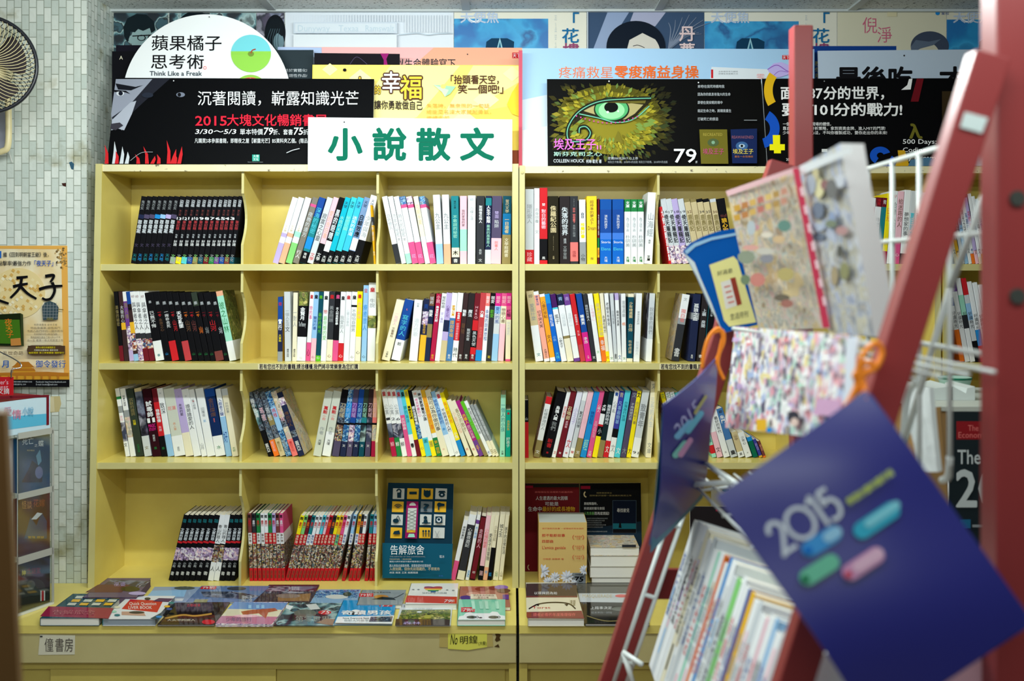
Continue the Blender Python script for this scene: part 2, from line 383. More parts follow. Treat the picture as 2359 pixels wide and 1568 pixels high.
mid_case = bookcase('pale yellow bookcase behind the red magazine rack, partly hidden by hanging folders', 1196.5, 1209, 2152, 2166, ((1518, -2), (1836, 0)), 383)
right_case = bookcase('narrowly visible pale yellow bookcase at the far right, behind the red post', 2172, 2189, 3110, 3125, ((2500, 0), (2810, 0)), 383)
mb = MB(); mb.tube([P(1203, 397, 2.996), P(1203, 397, 2.991)], .004, EDGE, 10); mb.build('screw_head', mid_case)

def cabinet(label, px0, px1, seams):
    """deep counter that carries a bookcase: top, apron below its edge, recessed sliding doors"""
    a, b = PX(px0, DL), PX(px1, DL); zb = PZ(1528, DL)
    t = thing('counter_cabinet', label, 'cabinet', ((a+b)/2, (DL+DBACK)/2, 0))
    mb = MB(); yb = DW-.001
    pts = [(a, DL), (b, DL), (b, yb), (a, yb)] if a > -1.3 else [(a, DL), (b, DL), (b, yb), (-1.302, yb), (-1.302, 3.043), (a, 3.043)]
    mb.slab([Vector((x, y, ZLEDGE-.022)) for x, y in pts], (0, 0, .022), SHELF)
    mb.build('counter_top', t, bevel=.003)
    mb = MB(); mb.box((a, DL+.003, zb), (b, DL+.022, ZLEDGE-.022), LEDGE); mb.build('apron', t, bevel=.002)
    mb = MB(); mb.box((a+.01, DL+.03, .06), (b-.01, 3.03, zb+.002), CABINET); mb.build('body', t)
    mb = MB(); mb.box((a+.03, DL+.06, 0), (b-.03, 3.0, .06), CABINET); mb.build('plinth', t)
    mb = MB(); mb.box((a+.005, DL+.016, zb-.022), (b-.005, DL+.03, zb), CABINET); mb.build('rail', t, bevel=.002)
    edges = [a+.03]+[PX(s, DL) for s in seams]+[b-.03]
    for i, (u, v) in enumerate(zip(edges, edges[1:])):
        mb = MB(); y = DL+.018 if i % 2 else DL+.024
        mb.box((u, y, .08), (v, y+.007, zb-.022), CABINET); mb.build('sliding_door', t, bevel=.002)
    for u, v in ((a, a+.022), (b-.02, b)):
        mb = MB(); mb.box((u, DL+.010, 0), (v, DL+.03, zb), CABINET); mb.build('stile', t)
    return t
cab_left = cabinet('beige counter cabinet under the left bookcase, with two paper notes on its apron', -330, 1189.5, (108, 632,))
cab_mid = cabinet('beige counter cabinet right of the black gap, behind the slanted rack foot', 1196, 2170, (1680,))
cab_right = cabinet('beige counter cabinet at the far right, behind the red post', 2175, 3130, (2650,))

# notes and shelf strips
mb = MB(); pl = Pl(P(0, 1480, DL+.0025), P(100, 1480, DL+.0025), P(0, 1500, DL+.0025), mb)
pts = [pl.at(*q, .0004) for q in ((88,1508),(172,1507),(173,1463),(92,1461))]; mb.slab(pts, -pl.n*.0003, (222,218,196)); pl.k = .0005
for ch, x in (('僮', 102), ('書', 126), ('房', 148)): pl.text(ch, x, 1468, x+22, 1502, (92,84,78))
pl.rect(92, 1464, 98, 1467, 'd')
tag(mb.build('paper_note', loc=P(130, 1508, DL)), 'small white paper note in grey handwriting on the left of the counter apron', 'note')
mb = MB(); pl = Pl(P(0, 1480, DL+.0025), P(100, 1480, DL+.0025), P(0, 1500, DL+.0025), mb)
pts = [pl.at(*q, .0016) for q in ((1032,1494),(1078,1497),(1122,1490),(1122,1447),(1077,1447),(1032,1450))]; mb.slab(pts, -pl.n*.0004, (226,222,96)); pl.k = .002
pl.text('No', 1037, 1459, 1053, 1484, 'k', slant=3); pl.text('明鍠', 1058, 1464, 1101, 1484, 'k', rise=-2); pl.text('(大樹)', 1102, 1476, 1121, 1486, 'k')
tag(mb.build('paper_note', loc=P(1077, 1496, DL)), 'yellow paper note with black handwriting taped to the counter apron', 'note')
for nm, q, lab in (('tape_strip', ((1012,1490),(1034,1491),(1034,1452),(1013,1453)), 'old brown tape left of the yellow note on the counter apron'),
                   ('tape_strip', ((1120,1490),(1136,1489),(1134,1452),(1121,1451)), 'brown tape with torn corner just right of the yellow note')):
    mb = MB(); pl = Pl(P(0, 1480, DL+.0025), P(100, 1480, DL+.0025), P(0, 1500, DL+.0025), mb)
    mb.slab([pl.at(*a, .0008) for a in q], -pl.n*.0003, (190,170,100)); pl.k = .001
    x = q[0][0]; pl.poly([(x, 1452), (x+13, 1452), (x+9, 1456), (x+2, 1456)], 'Z')
    tag(mb.build(nm, loc=P(x+10, 1490, DL)), lab, 'tape')
mb = MB(); pl = Pl(P(0, 1480, DL+.0025), P(100, 1480, DL+.0025), P(0, 1500, DL+.0025), mb)
for q in (((1139,1456),(1146,1454),(1150,1459),(1154,1462),(1151,1468),(1153,1474),(1144,1478),(1140,1474),(1143,1466)), ((1138,1489),(1148,1483),(1151,1491))):
    pl.poly(list(q), (78,58,30))
tag(mb.build('glue_stain', loc=P(1146, 1490, DL)), 'dark brown glue stain right of the yellow note on the counter apron', 'stain')
for x0, x1, s, lab in ((594, 828, '若有您找不到的書籍,請洽櫃檯,我們將非常樂意為您訂購', 'long handwritten paper strip on the edge of the second shelf, left bookcase'),
                       (1519, 1753, '若有您找不到的書籍,請洽櫃檯,我們將非常樂意為您訂購', 'handwritten paper strip on a shelf edge, running behind the narrow blue folder')):
    mb = MB(); y = 2.998; pl = Pl(P(x0, 840, y), P(x1, 840, y), P(x0, 850, y), mb)
    mb.slab([pl.at(*a, .0004) for a in ((x0,851),(x1,851),(x1,838),(x0,838))], -pl.n*.0004, (226,218,176)); pl.k = .0008
    pl.text(s, x0+3, 837.5, x1-3, 850.5, (20,14,40), .012)
    tag(mb.build('shelf_strip', loc=P((x0+x1)/2, 851, y)), lab, 'paper strip')

# ================================================================== books on the shelves
NM = lambda c: PAL[c][1] if c in PAL else ARTS[c][2]
ORD = 'first second third fourth fifth sixth seventh eighth ninth tenth eleventh twelfth thirteenth fourteenth fifteenth sixteenth seventeenth eighteenth nineteenth twentieth twenty-first twenty-second twenty-third twenty-fourth twenty-fifth twenty-sixth twenty-seventh twenty-eighth twenty-ninth thirtieth thirty-first'.split()
POOL = ['時光旅人','遠方的信','月光之城','花開時節','人間行路','山中歲月','風的名字','夜行列車','海邊的家','星夜物語','雨後晴天','青春記事','白色森林','最後一課','春日來信','無聲之歌','長夜將盡','小鎮醫生','記憶書店','北方之海']
LIGHT = set('wGeEPVscLlyYoOCaFJpgY')
for k, rgb, nm in (('h1',(128,122,112),'warm grey'),('h2',(20,180,205),'turquoise'),('h3',(60,200,214),'light turquoise'),('h4',(60,190,228),'sky blue'),
 ('h5',(120,150,190),'grey blue'),('h6',(214,160,20),'yellow'),('h7',(20,110,165),'blue'),('h8',(24,84,168),'blue'),('h9',(66,124,220),'bright blue'),
 ('h10',(22,104,206),'bright blue'),('h11',(38,34,22),'black'),('h12',(44,38,40),'dark brown'),('h13',(250,212,50),'bright yellow'),('h14',(60,42,44),'dark brown'),
 ('h15',(192,66,72),'muted red'),('h16',(52,62,52),'dark green'),('h17',(70,120,178),'steel blue'),('h18',(244,170,150),'salmon pink'),('h19',(244,166,44),'orange'),
 ('h20',(70,30,96),'purple'),('h21',(120,60,86),'plum'),('h22',(48,14,24),'oxblood'),('h23',(206,212,200),'greenish grey'),('h24',(20,44,92),'dark blue'),
 ('h25',(20,164,144),'teal green'),('h26',(170,40,130),'magenta'),('h27',(226,228,244),'bluish white'),('h28',(26,44,48),'black'),('h29',(62,66,160),'violet blue'),
 ('h30',(14,104,84),'dark green')):
    PAL[k] = (rgb, nm)
LIGHT |= {'h3', 'h13', 'h18', 'h19', 'h23', 'h27', 'h4'}
def u_shape(mb, w, d, z0, z1, th, mat, g=0):
    c = min(.0016, w*.2); a = -g
    o = [(a, d), (a, c), (c*.35+a, c*.35-g), (c, a), (w-c, a), (w-c*.35+g, c*.35-g), (w+g, c), (w+g, d)]
    i = [(w-th, d), (w-th, th), (th, th), (th, d)]; p = o+i; n = len(p)
    mb.add([(x, y, z0) for x, y in p]+[(x, y, z1) for x, y in p], [(k, (k+1) % n, n+(k+1) % n, n+k) for k in range(n)], mat)
    qs = [(0,1,10,11), (1,2,3,10), (3,4,9,10), (4,5,6,9), (6,7,8,9)]
    return p, qs
def make_book(w, h, d, base, bands, titles, side, gloss, rnd):
    """meshes of one book standing on its foot: x along the spine's width, y into the shelf"""
    th = min(.0012, w*.12); cov = MB(); belt = None
    zs = sorted({0, h}|{h*(1-f) for a, b, c, bl in bands if not bl for f in (a, b)})
    def col(z):
        r = base
        for a, b, c, bl in bands:
            if not bl and h*(1-b)-1e-6 <= z <= h*(1-a)+1e-6: r = c
        return r
    for z0, z1 in zip(zs, zs[1:]): p, qs = u_shape(cov, w, d, z0, z1, th, M(col((z0+z1)/2), gloss))
    for z in (0, h):
        n0 = [(x, y, z) for x, y in p]; cov.add(n0, qs, M(col(z), gloss))
    if side:
        for x in (-.0002, w+.0002): cov.poly([(x, .004, 0), (x, d, 0), (x, d, h), (x, .004, h)], M(side, gloss))
    pg = MB(); pg.box((th, th, .0012), (w-th, d-.001, h-.0012), PAGES)
    for a, b, c, bl in bands:
        if bl:
            belt = belt or MB(); z0, z1 = h*(1-b)+.0004, h*(1-a); p, qs = u_shape(belt, w, d, z0, z1, .0003, M(c, gloss), .0003)
            for z in (z0, z1): belt.add([(x, y, z) for x, y in p], qs, M(c, gloss))
    def bcol(f):
        r = base
        for a, b, c, bl in bands:
            if a <= f <= b: r = c
        return r
    for s, a, b, c, bold, hor in titles:
        onbelt = belt is not None and any(bl and q0 <= (a+b)/2 <= q1 for q0, q1, _, bl in bands)
        tgt = belt if onbelt else cov; y = -.0008 if onbelt else -.0004
        n = len(s); H = h*(b-a); z1 = h*(1-a)
        if hor:
            tw = w*.8; x0 = w*.1
            text(tgt, s, lambda u, v: Vector((x0+tw*u, y, z1-H+H*v)), M(c, gloss), bold)
        else:
            tw = min(w*.78, H/n*1.15); x0 = (w-tw)/2
            text(tgt, s, lambda u, v: Vector((x0+tw*u, y, z1-H+H*v)), M(c, gloss), bold, True)
    return cov, pg, belt
def parse(line):
    t = line.split(); g = t[0].split(','); bands = []; titles = []; side = None; look = None; lit = None
    if t[2] != '-':
        for q in t[2].split(';'):
            bl = q.startswith('*'); r, c = q.lstrip('*').split(':'); a, b = (float(v) for v in r.split('-', 1)); bands.append((a, b, c, bl))
    for q in t[3:]:
        if q.startswith('T:'):
            s, r, c, *o = q[2:].split('@'); a, b = (float(v) for v in r.split('-', 1)); titles.append((s.replace('_', ' '), a, b, c, .022 if 'b' in o else 0, 'h' in o))
        elif q.startswith('s:'): side = q[2:]
        elif q.startswith('L:'): look = q[2:].replace('_', ' ')
    return [float(v) for v in g], t[1], bands, titles, side, look
NB = 0
def bay(where, group, z, d, bot, ytop0, lines, bd=.13, gloss=False, auto=True, label=None):
    """where: words for the bay; z, d: shelf height and distance of the spines; ytop0: usual pixel height of the heads"""
    global NB; ppm = F/d; rnd = random.Random(where); L = [x for x in lines.strip().split('\n') if x.strip()]
    for i, ln in enumerate(L):
        (xb, wp, yt, dx), base, bands, titles, side, look = parse(ln)
        yt = yt or ytop0; dz = bot-yt; a = math.atan2(dx, dz)
        w = wp*math.cos(a)/ppm*.985; H = (dz/ppm-w*abs(math.sin(a)))/math.cos(a)
        feats = [f"{NM(c)} {'paper belt' if bl else 'foot' if b > .9 else 'head' if f < .1 else 'band'}" for f, b, c, bl in sorted(bands, key=lambda q: -(q[1]-q[0])) if b-f > .03 and c != base][:1]
        lk = look or (NM(base)+' book'+(' with '+feats[0] if feats else ''))
        if len(lk.split())+len(where.split()) > 13: lk = NM(base)+' book'
        lab = label or f'{lk}, {ORD[i]} from left, {where}'
        if auto and not titles:
            fr = [(0, 1, base, False)]+bands; mid = [q for q in fr if q[0] <= .4 <= q[1]][-1][2]; low = [q for q in fr if q[0] <= .82 <= q[1]][-1][2]
            ink = lambda c: rnd.choice(['d', 'd', 'n', 'r', 'Z', 'b'] if c in LIGHT else ['w', 'w', 'G', 'e', 'E'])
            s = rnd.choice(POOL); f0 = rnd.uniform(.2, .3); titles.append((s, f0, f0+min(.34, .075*len(s)+rnd.uniform(0, .08)), ink(mid), 0, False))
            titles.append((rnd.choice(['文', '林海著', '大田', '長安', '春山']), .78, .86, ink(low), 0, False))
        cov, pg, belt = make_book(w, H, bd, base, bands, titles, side, gloss, rnd)
        r = thing('book', lab, 'book', (PX(xb, d), d, z+max(0, w*math.sin(a))+.0004), (0, a, 0), group)
        cov.build('cover', r, local=True); pg.build('page_block', r, local=True)
        if belt: belt.build('paper_belt', r, local=True)
        NB += 1

zA, zB, zC = ZS; zD = ZLEDGE
seq = '301,13 314,12.5 326.5,12.5 339,12.5 351.5,12.5 364,12.5 376.5,13 390,13 403.5,12.5 416.5,12.5 429.5,12 442,12 454.5,12 467,12 479.5,12 491.5,11.5 503.5,11.5 515.5,11.5 527.5,11'.split()
foot = ['k']*7+['g','y','c','b','z','T','m','u','v','b','x','T']; mid = ['n','q','q','B','s','V','q']
ln = ''
for i, s in enumerate(seq):
    if i < 7: ln += f'{s},450,25 k .27-.33:{mid[i]} T:鬼古女@.06-.2@g T:罪檔案@.35-.55@G@b T:文@.7-.75@q T:天地@.85-.96@{"B" if i%2 else "t"}\n'
    else:
        nu = str(20-i); ti = f'T:{nu}@.31-.35@w@b@h ' if i < 18 else ''
        ln += f'{s},450,{25 if i < 16 else 22} k .9-1:{foot[i]} T:盜墓@.05-.16@G T:第{"一二三四五六七八九十"[i%10]}冊@.2-.29@x {ti}T:筆記錄@.36-.5@h15 T:作者@.56-.62@G T:好讀@.65-.74@w T:文化@.86-.97@{"l" if i%2 else "g"}\n'
bay('top left bay, left bookcase', 'dark novel volumes in the top left bay', zA, 3.04, 607, 450, ln, .14)
bay('top middle bay, left bookcase', 'books leaning in the top middle bay', zA, 3.04, 608, 453, '''
628,13.5,0,47 w .54-.6:V;*.69-1:(V) T:花木蘭@.42-.52@E T:一@.08-.1@V
642,14,0,47 w .54-.6:O;*.69-1:O T:花木蘭@.42-.52@E T:二@.08-.1@V
658,15,0,47 w .52-.6:L;*.69-1:l T:花木蘭@.42-.52@E T:三@.08-.1@V
674,14.5,0,48 (128,122,112) .1-.14:p T:夜晚的遠方@.22-.6@G T:行人@.8-.92@w
690,16,0,47 t 0-.3:b;.6-.78:B;*.82-1:k T:深海的秘密@.15-.55@c T:青林@.84-.93@w
707.5,14.5,0,48 G - T:寂寞之心靈@.24-.66@d T:文學@.84-.96@r
723,13,0,47 P *.7-1:k T:愛的告白書@.2-.62@O T:文學@.84-.96@w
736.5,14,0,47 k .66-.82:w T:黑的眼睛@.18-.64@G@b T:大田@.88-.98@w
751,13.5,0,46 (20,180,205) *.81-1:k T:天使@.06-.16@n T:水底的天空@.28-.58@L T:大田@.88-.98@w
765.5,14,0,46 (60,200,214) *.81-1:k T:天使@.06-.16@n T:秘密花園@.28-.5@L T:大田@.88-.98@w
780,15,0,46 (60,190,228) *.81-1:k T:天使@.06-.16@n T:迷失的航道@.28-.58@w T:大田@.88-.98@w
796,15,0,45 (120,150,190) .62-.8:w;*.81-1:k T:天使@.05-.15@n T:白鯨效應@.26-.6@k@b T:大田@.88-.98@w
812,17,448,44 w *.66-1:k T:少年與海@.3-.62@g T:天使@.06-.16@n T:大田@.88-.98@w
'''.replace('(V)', 'V').replace('(128,122,112)', 'h1').replace('(20,180,205)', 'h2').replace('(60,200,214)', 'h3').replace('(60,190,228)', 'h4').replace('(120,150,190)', 'h5').replace('(214,160,20)', 'h6'), .14)
bay('top middle bay front', 'books leaning in the top middle bay', zA, 3.008, 607.5, 472, '''
861,4.5,472,-8 h6 .2-.34:d
''', .028, label='thin yellow booklet leaning in front of the divider, right end of the top middle bay')
bay('top right bay, left bookcase', 'books in the top right bay of the left bookcase', zA, 3.04, 608, 451, '''
912,12.5,0,-33 w *.71-1:d T:白色戀人@.26-.5@g
925,11.5,0,-32 w .9-1:G T:流年的秘密@.26-.6@g T:文@.62-.66@d
937,12.5,0,-31 w .85-1:L T:時光的秘密@.26-.6@g T:文@.62-.66@d
950,14,0,-31 w 0-.12:D;.12-.17:p;*.68-1:p T:公主請@.23-.38@G T:花@.86-.92@V
964.5,14,0,-30 w 0-.12:F;.12-.17:p;*.68-1:p T:公主請@.23-.38@G T:花@.86-.92@V
979.5,11.5,0,-28 (226,222,204) .6-1:w T:花開半夏@.12-.42@E
991,14,0,-27 w 0-.12:D;.12-.17:p;*.68-1:p T:幻想@.23-.38@G T:花@.86-.92@V
1006,16,448,-9 w *.71-1:s T:九公主@.26-.5@g@b
1023,16,448,-5 w *.71-1:O T:九公主@.26-.5@g@b
1041,17.5,0,-2 t .76-.9:e;.9-1:d T:現代文學@.07-.19@k T:不敢說的秘密@.28-.62@L T:木@.8-.87@k@b T:書@.92-.98@w
1059.5,16,0,0 P .49-.81:L;.81-1:P T:我的家我的家@.2-.45@d
1077,18,450,1 w - T:白樺之道@.17-.36@g T:印@.04-.08@t
1097,19,0,1 d - T:別相信任何人@.14-.4@w@b T:長安@.78-.86@G T:文@.92-.97@G
1117,14,0,2 (22,38,58) .03-.14:t;*.79-1:G T:人生不設限@.14-.4@w@b T:最美的風景是人@.42-.75@L
1131,23,0,3 q *.62-1:P T:雙面@.22-.33@V T:陷阱@.35-.47@G T:說書人@.66-.8@C
1156,20,0,3 T 0-.26:T;.26-.57:h7;*.57-1:z T:當代文學@.05-.25@E T:一日遊者@.32-.55@E@b T:文學館藏書@.62-.9@e
'''.replace('(226,222,204)', 'e').replace('(22,38,58)', 'n'), .14)
bay('top left bay, middle bookcase', 'books in the top left bay of the middle bookcase', zA, 3.035, 608.5, 452, '''
1210,20,436,0 G *.81-1:r T:隱形愛人@.2-.46@g T:珍藏@.84-.97@P
1230.6,12.5,434,0 w - T:肉身供養@.26-.46@g T:文@.55-.6@g
1243.5,18,433,0 r .67-1:k;.95-1:r T:對白的藝術@.28-.54@P@b T:雙@.2-.24@w T:風@.9-.94@w
1263,25,0,-1 (34,30,20) - T:侏羅紀公園@.14-.54@E@b T:Jurassic_Park@.58-.8@E T:文學@.88-.93@E
1290,24,0,-1 (44,38,40) - T:失落的世界@.16-.58@G@b T:遠流@.62-.7@G T:文學冒險@.73-.93@g
1314,18.5,0,-1 d .68-.96:C T:邪惡@.17-.24@C T:切勿留下@.26-.4@C@b T:Stories@.04-.15@G T:長篇小說選@.42-.6@g T:出版@.8-.9@m
1336,15,460,-2 w .66-1:g T:白日@.2-.29@n@b T:推薦好書@.36-.6@y@b T:小物@.84-.96@d
1352.5,23.5,0,-1 (250,212,50) - T:超神準的夢占卜@.06-.42@Z T:Dream@.44-.5@Z@h T:版@.9-.94@d
1377,4,458,0 m .6-.75:u;.75-.9:Y L:thin_dark_red_book
1382.5,27,459,0 b 0-.16:h8;.52-.62:h9;.62-1:h10 T:消失的孩子@.24-.46@w T:Storia@.64-.68@w@h T:Elena@.74-.79@c@h T:大塊@.88-.97@w
1411,26.5,459,0 b 0-.16:h8;.52-.62:h9;.62-1:h10 T:消失的孩子@.24-.46@w T:Storia@.64-.68@w@h T:Elena@.74-.79@c@h T:大塊@.88-.97@w
1438.8,14.5,459.5,0 w 0-.19:u T:文庫@.03-.13@w@b T:為了活下去@.28-.5@g T:朴研美@.55-.74@g T:大塊@.88-.97@u@b
1453.6,15,459.5,0 w 0-.19:u T:文庫@.03-.13@w@b T:為了活下去@.28-.5@g T:朴研美@.55-.74@g T:大塊@.88-.97@u@b
1469,14.5,459.5,0 w 0-.19:u T:文庫@.03-.13@w@b T:為了活下去@.28-.5@g T:朴研美@.55-.74@g T:大塊@.88-.97@u@b
1484,19,443,9 w - T:山海經@.28-.62@g T:長安@.66-.72@d T:文庫@.88-.96@k@b
'''.replace('(34,30,20)', 'h11').replace('(44,38,40)', 'h12').replace('(250,212,50)', 'h13'), .14)
hid = lambda t: t
bay('top middle bay, middle bookcase', 'comic volumes in the top middle bay of the middle bookcase', zA, 3.035, 608.5, 457, '''
1541,6,476,-21 r - T:大俠金庸漫畫集@.05-.95@w@b L:thin_red_book
1547,13,0,-26 G .72-1:(a) T:16@.18-.22@d@h T:倚天屠龍記@.24-.68@d@b
1560.5,13,0,-27 G .72-1:(a) T:17@.18-.22@d@h T:倚天屠龍記@.24-.68@d@b
1574,14,0,-28 (214,210,222) .72-1:(a) T:18@.18-.22@d@h T:倚天屠龍記@.24-.68@d@b
1588.5,14,0,-28 G .72-1:(a) T:19@.18-.22@d@h T:倚天屠龍記@.24-.68@d@b
1603,14,0,-28 E 0-.05:z;.75-1:w T:32@.18-.22@Z@h T:鹿鼎記@.24-.5@z@b
1617.5,14,0,-28 E 0-.05:z;.75-1:w T:33@.18-.22@E@h T:鹿鼎記@.24-.5@z@b
1632,14,0,-28 E 0-.05:k;.75-1:w T:34@.18-.22@d@h T:鹿鼎記@.24-.5@z@b
1646.5,14,0,-28 E 0-.05:k;.75-1:w T:35@.18-.22@d@h T:鹿鼎記@.24-.5@z@b
1661,14,0,-26 E 0-.05:G;.75-1:w T:36@.18-.22@Z@h T:鹿鼎記@.24-.5@z@b
1675.5,19,456,-25 k .93-1:k T:Wolf@.24-.29@x@h T:狼心狗肺@.3-.6@Y@b
'''.replace('(a)', 'F').replace('(214,210,222)', 'V'), .13)
bay('top right bay, middle bookcase', 'books behind the slanted red rail', zA, 3.035, 609, 440, '''
1990,14,456,15 P 0-.14:w T:白日夢@.3-.6@p
2004.5,14,455,15 w 0-.14:m T:海角@.02-.12@r T:時間的海@.3-.6@g
2019,11,456,15 t 0-.14:m T:青@.03-.1@w
2031,11,446,14 y .82-1:R T:日光@.2-.4@o
2043,14,0,13 w - T:給戀人的書@.15-.6@d T:好@.05-.1@r
2058,14,441,12 P .68-1:p T:給迷路的人@.1-.5@Z T:心@.85-.9@w
2073,15,438,12 w .86-1:d T:夢想家的事@.3-.62@d
2089,13,440,10 G .9-1:w T:夏日的水@.3-.62@c@b
2103,13,440,9 w - T:雨天書@.3-.6@g
2117,13,444,7 w .7-1:P T:春天@.3-.6@r
''', .13)
bay('upper row, far right bookcase', 'glossy thin books in the far right bookcase, upper row', zA, 3.03, 609, 445, '\n'.join(
 f'{2200+i*8.1:.1f},7.6,{[452,470,446,440,440,448,455,446,452,458,462,470][i]},{-30+i*.4:.1f} {"eeGwwwVwwGww"[i]} {["-","*.6-1:Y",".2-.6:t",".3-1:s","-",".85-1:o","*.8-1:P",".9-1:e",".85-1:Y","-",".9-1:Y","-"][i]} s:X' for i in range(12)), .12, True)

bay('second row, left bay, left bookcase', 'books in the second row left bay', zB, 3.06, 832, 672, '''
276,9.5,671,-15 k .78-1:m T:英倫的秘密@.2-.5@z
286,10.5,671,-14 (60,44,44) .45-.55:Y T:大衛的心@.2-.45@G
298,11,671,-17 h14 0-.14:w;.14-.5:v;.5-.85:F;.85-1:V T:異人傳@.16-.4@z
308.5,11,671,-20 h14 0-.18:b;.44-.6:Y;.6-.85:a;.9-1:s T:幻想@.18-.27@k@b
319.7,12,671,-21.5 w .6-.68:d;.68-1:F T:與傘者之人@.15-.55@d T:印@.05-.09@m
331.8,12,671,-24 w .6-.68:d;.68-.82:a;.82-1:m T:與傘者之人@.15-.55@d T:印@.05-.09@m
344.2,13,671,-24.5 w .6-.68:d;.68-.82:a;.82-1:m T:與傘者之人@.15-.55@d T:印@.05-.09@m
358.8,19.5,672,-27 k *.71-1:w T:已無不悔@.27-.52@w T:墨@.12-.16@G T:春@.9-.94@t
379.5,16,672,-29 k - T:一千@.27-.36@r@b T:永夜之心@.38-.57@Z T:墨@.13-.18@G T:山@.88-.92@B
396.5,16,672,-31 k *.71-1:r T:一掬命去死@.26-.52@w T:墨@.13-.18@G
413.5,12.5,672,-32 k - T:一千@.27-.36@r@b T:山河@.4-.57@r T:墨@.13-.18@G
426.5,15.5,673,-32 k *.71-1:h15 T:天花亂墜@.27-.52@w@b T:墨@.13-.18@G
442.7,14,673,-32 k - T:一千@.27-.36@o@b T:山河@.4-.57@Z T:墨@.13-.18@G T:山@.88-.92@u
457.4,13.5,673,-33 k - T:一千@.27-.36@r@b T:山河@.4-.57@x T:墨@.13-.18@G T:山@.88-.92@u
471.4,13.5,672,-33 (48,62,60) .2-1:k T:一千@.27-.36@o@b T:山河@.5-.6@o T:墨@.13-.18@G T:山@.88-.92@u
485.3,11.5,673,-31 k - T:一千@.27-.36@m@b T:山河@.5-.6@g T:墨@.13-.18@G T:山@.88-.92@u
497.3,19,672,-31 k .86-1:x T:一千@.27-.36@r@b T:山河@.4-.57@r T:墨@.13-.18@G
516.8,11.5,673,-32 k - T:一千@.27-.36@m@b T:山河@.5-.6@G T:墨@.13-.18@G T:山@.88-.92@u
529,16,669,-33 L 0-.07:O;*.72-1:w s:H T:彼之山林@.15-.6@u L:green_and_white_shrink-wrapped_book
'''.replace('(60,44,44)', 'h14').replace('(48,62,60)', 'h16'), .13)
bay('second row, middle bay, left bookcase', 'books in the second row middle bay', zB, 3.06, 832, 673, '''
639,11.5,684,1 n 0-.4:b;.85-1:g s:Y T:實行@.34-.52@w@b T:大富翁@.58-.7@y T:青@.08-.14@r
656,14.5,672,-2 G - T:一個人生活@.25-.5@g T:文@.5-.58@d T:遠流出版@.82-.94@k
672.5,10.5,674,3 e - T:一對人@.25-.5@g T:遠流出版@.82-.94@k
683,20.5,672,6 k 0-.2:H;*.65-1:w;.94-1:k T:金賢月@.22-.41@w@b T:The_Memory@.43-.5@G@h T:書@.93-.98@w
704,10,672,10 w *.73-1:p T:戀的事@.2-.4@M T:皇@.04-.1@r@b T:心@.82-.93@m
714.5,12,672,9 s .67-1:P T:寶貝的書@.35-.55@b T:皇@.04-.1@k@b T:心@.92-.96@d
726.8,11,672,8 T .92-1:f T:最好的時光@.3-.6@f T:皇@.05-.1@f@b T:心@.93-.97@w
738.2,12.5,671,8 w - T:最完整的愛@.35-.7@l T:皇@.06-.12@k@b T:戀@.26-.32@r
751.2,13.5,672,8 d *.69-1:e;.97-1:d T:黃金問題@.2-.44@g T:皇@.04-.1@r@b T:心@.9-.95@m
765.2,12.5,672,8 k *.7-1:p;.96-1:k T:女人的自慰哲學@.22-.48@w@b T:皇@.04-.1@p@b
778.2,12,672,7 w *.74-1:r;.97-1:w T:我愛的人@.34-.6@g T:皇@.06-.12@k@b T:心@.9-.95@w
790.6,13,672,7 w - T:心靈之旅事典@.25-.5@G T:皇@.05-.11@r@b
804,13,672,7 w .19-.22:k T:不相怕自戀男@.25-.58@g T:皇@.05-.11@k@b T:心@.92-.96@d
817.3,12.5,671,6 y .65-1:e T:幸福美味@.15-.4@O T:皇@.04-.1@r@b T:心@.85-.9@d
831.5,12,657,6 s - T:療癒旅人@.25-.6@B T:皇@.04-.1@r T:心@.92-.96@d
845.5,18.5,651,4 w .42-.58:H T:牛說@.2-.32@g T:皇@.06-.12@r@b
''', .13)
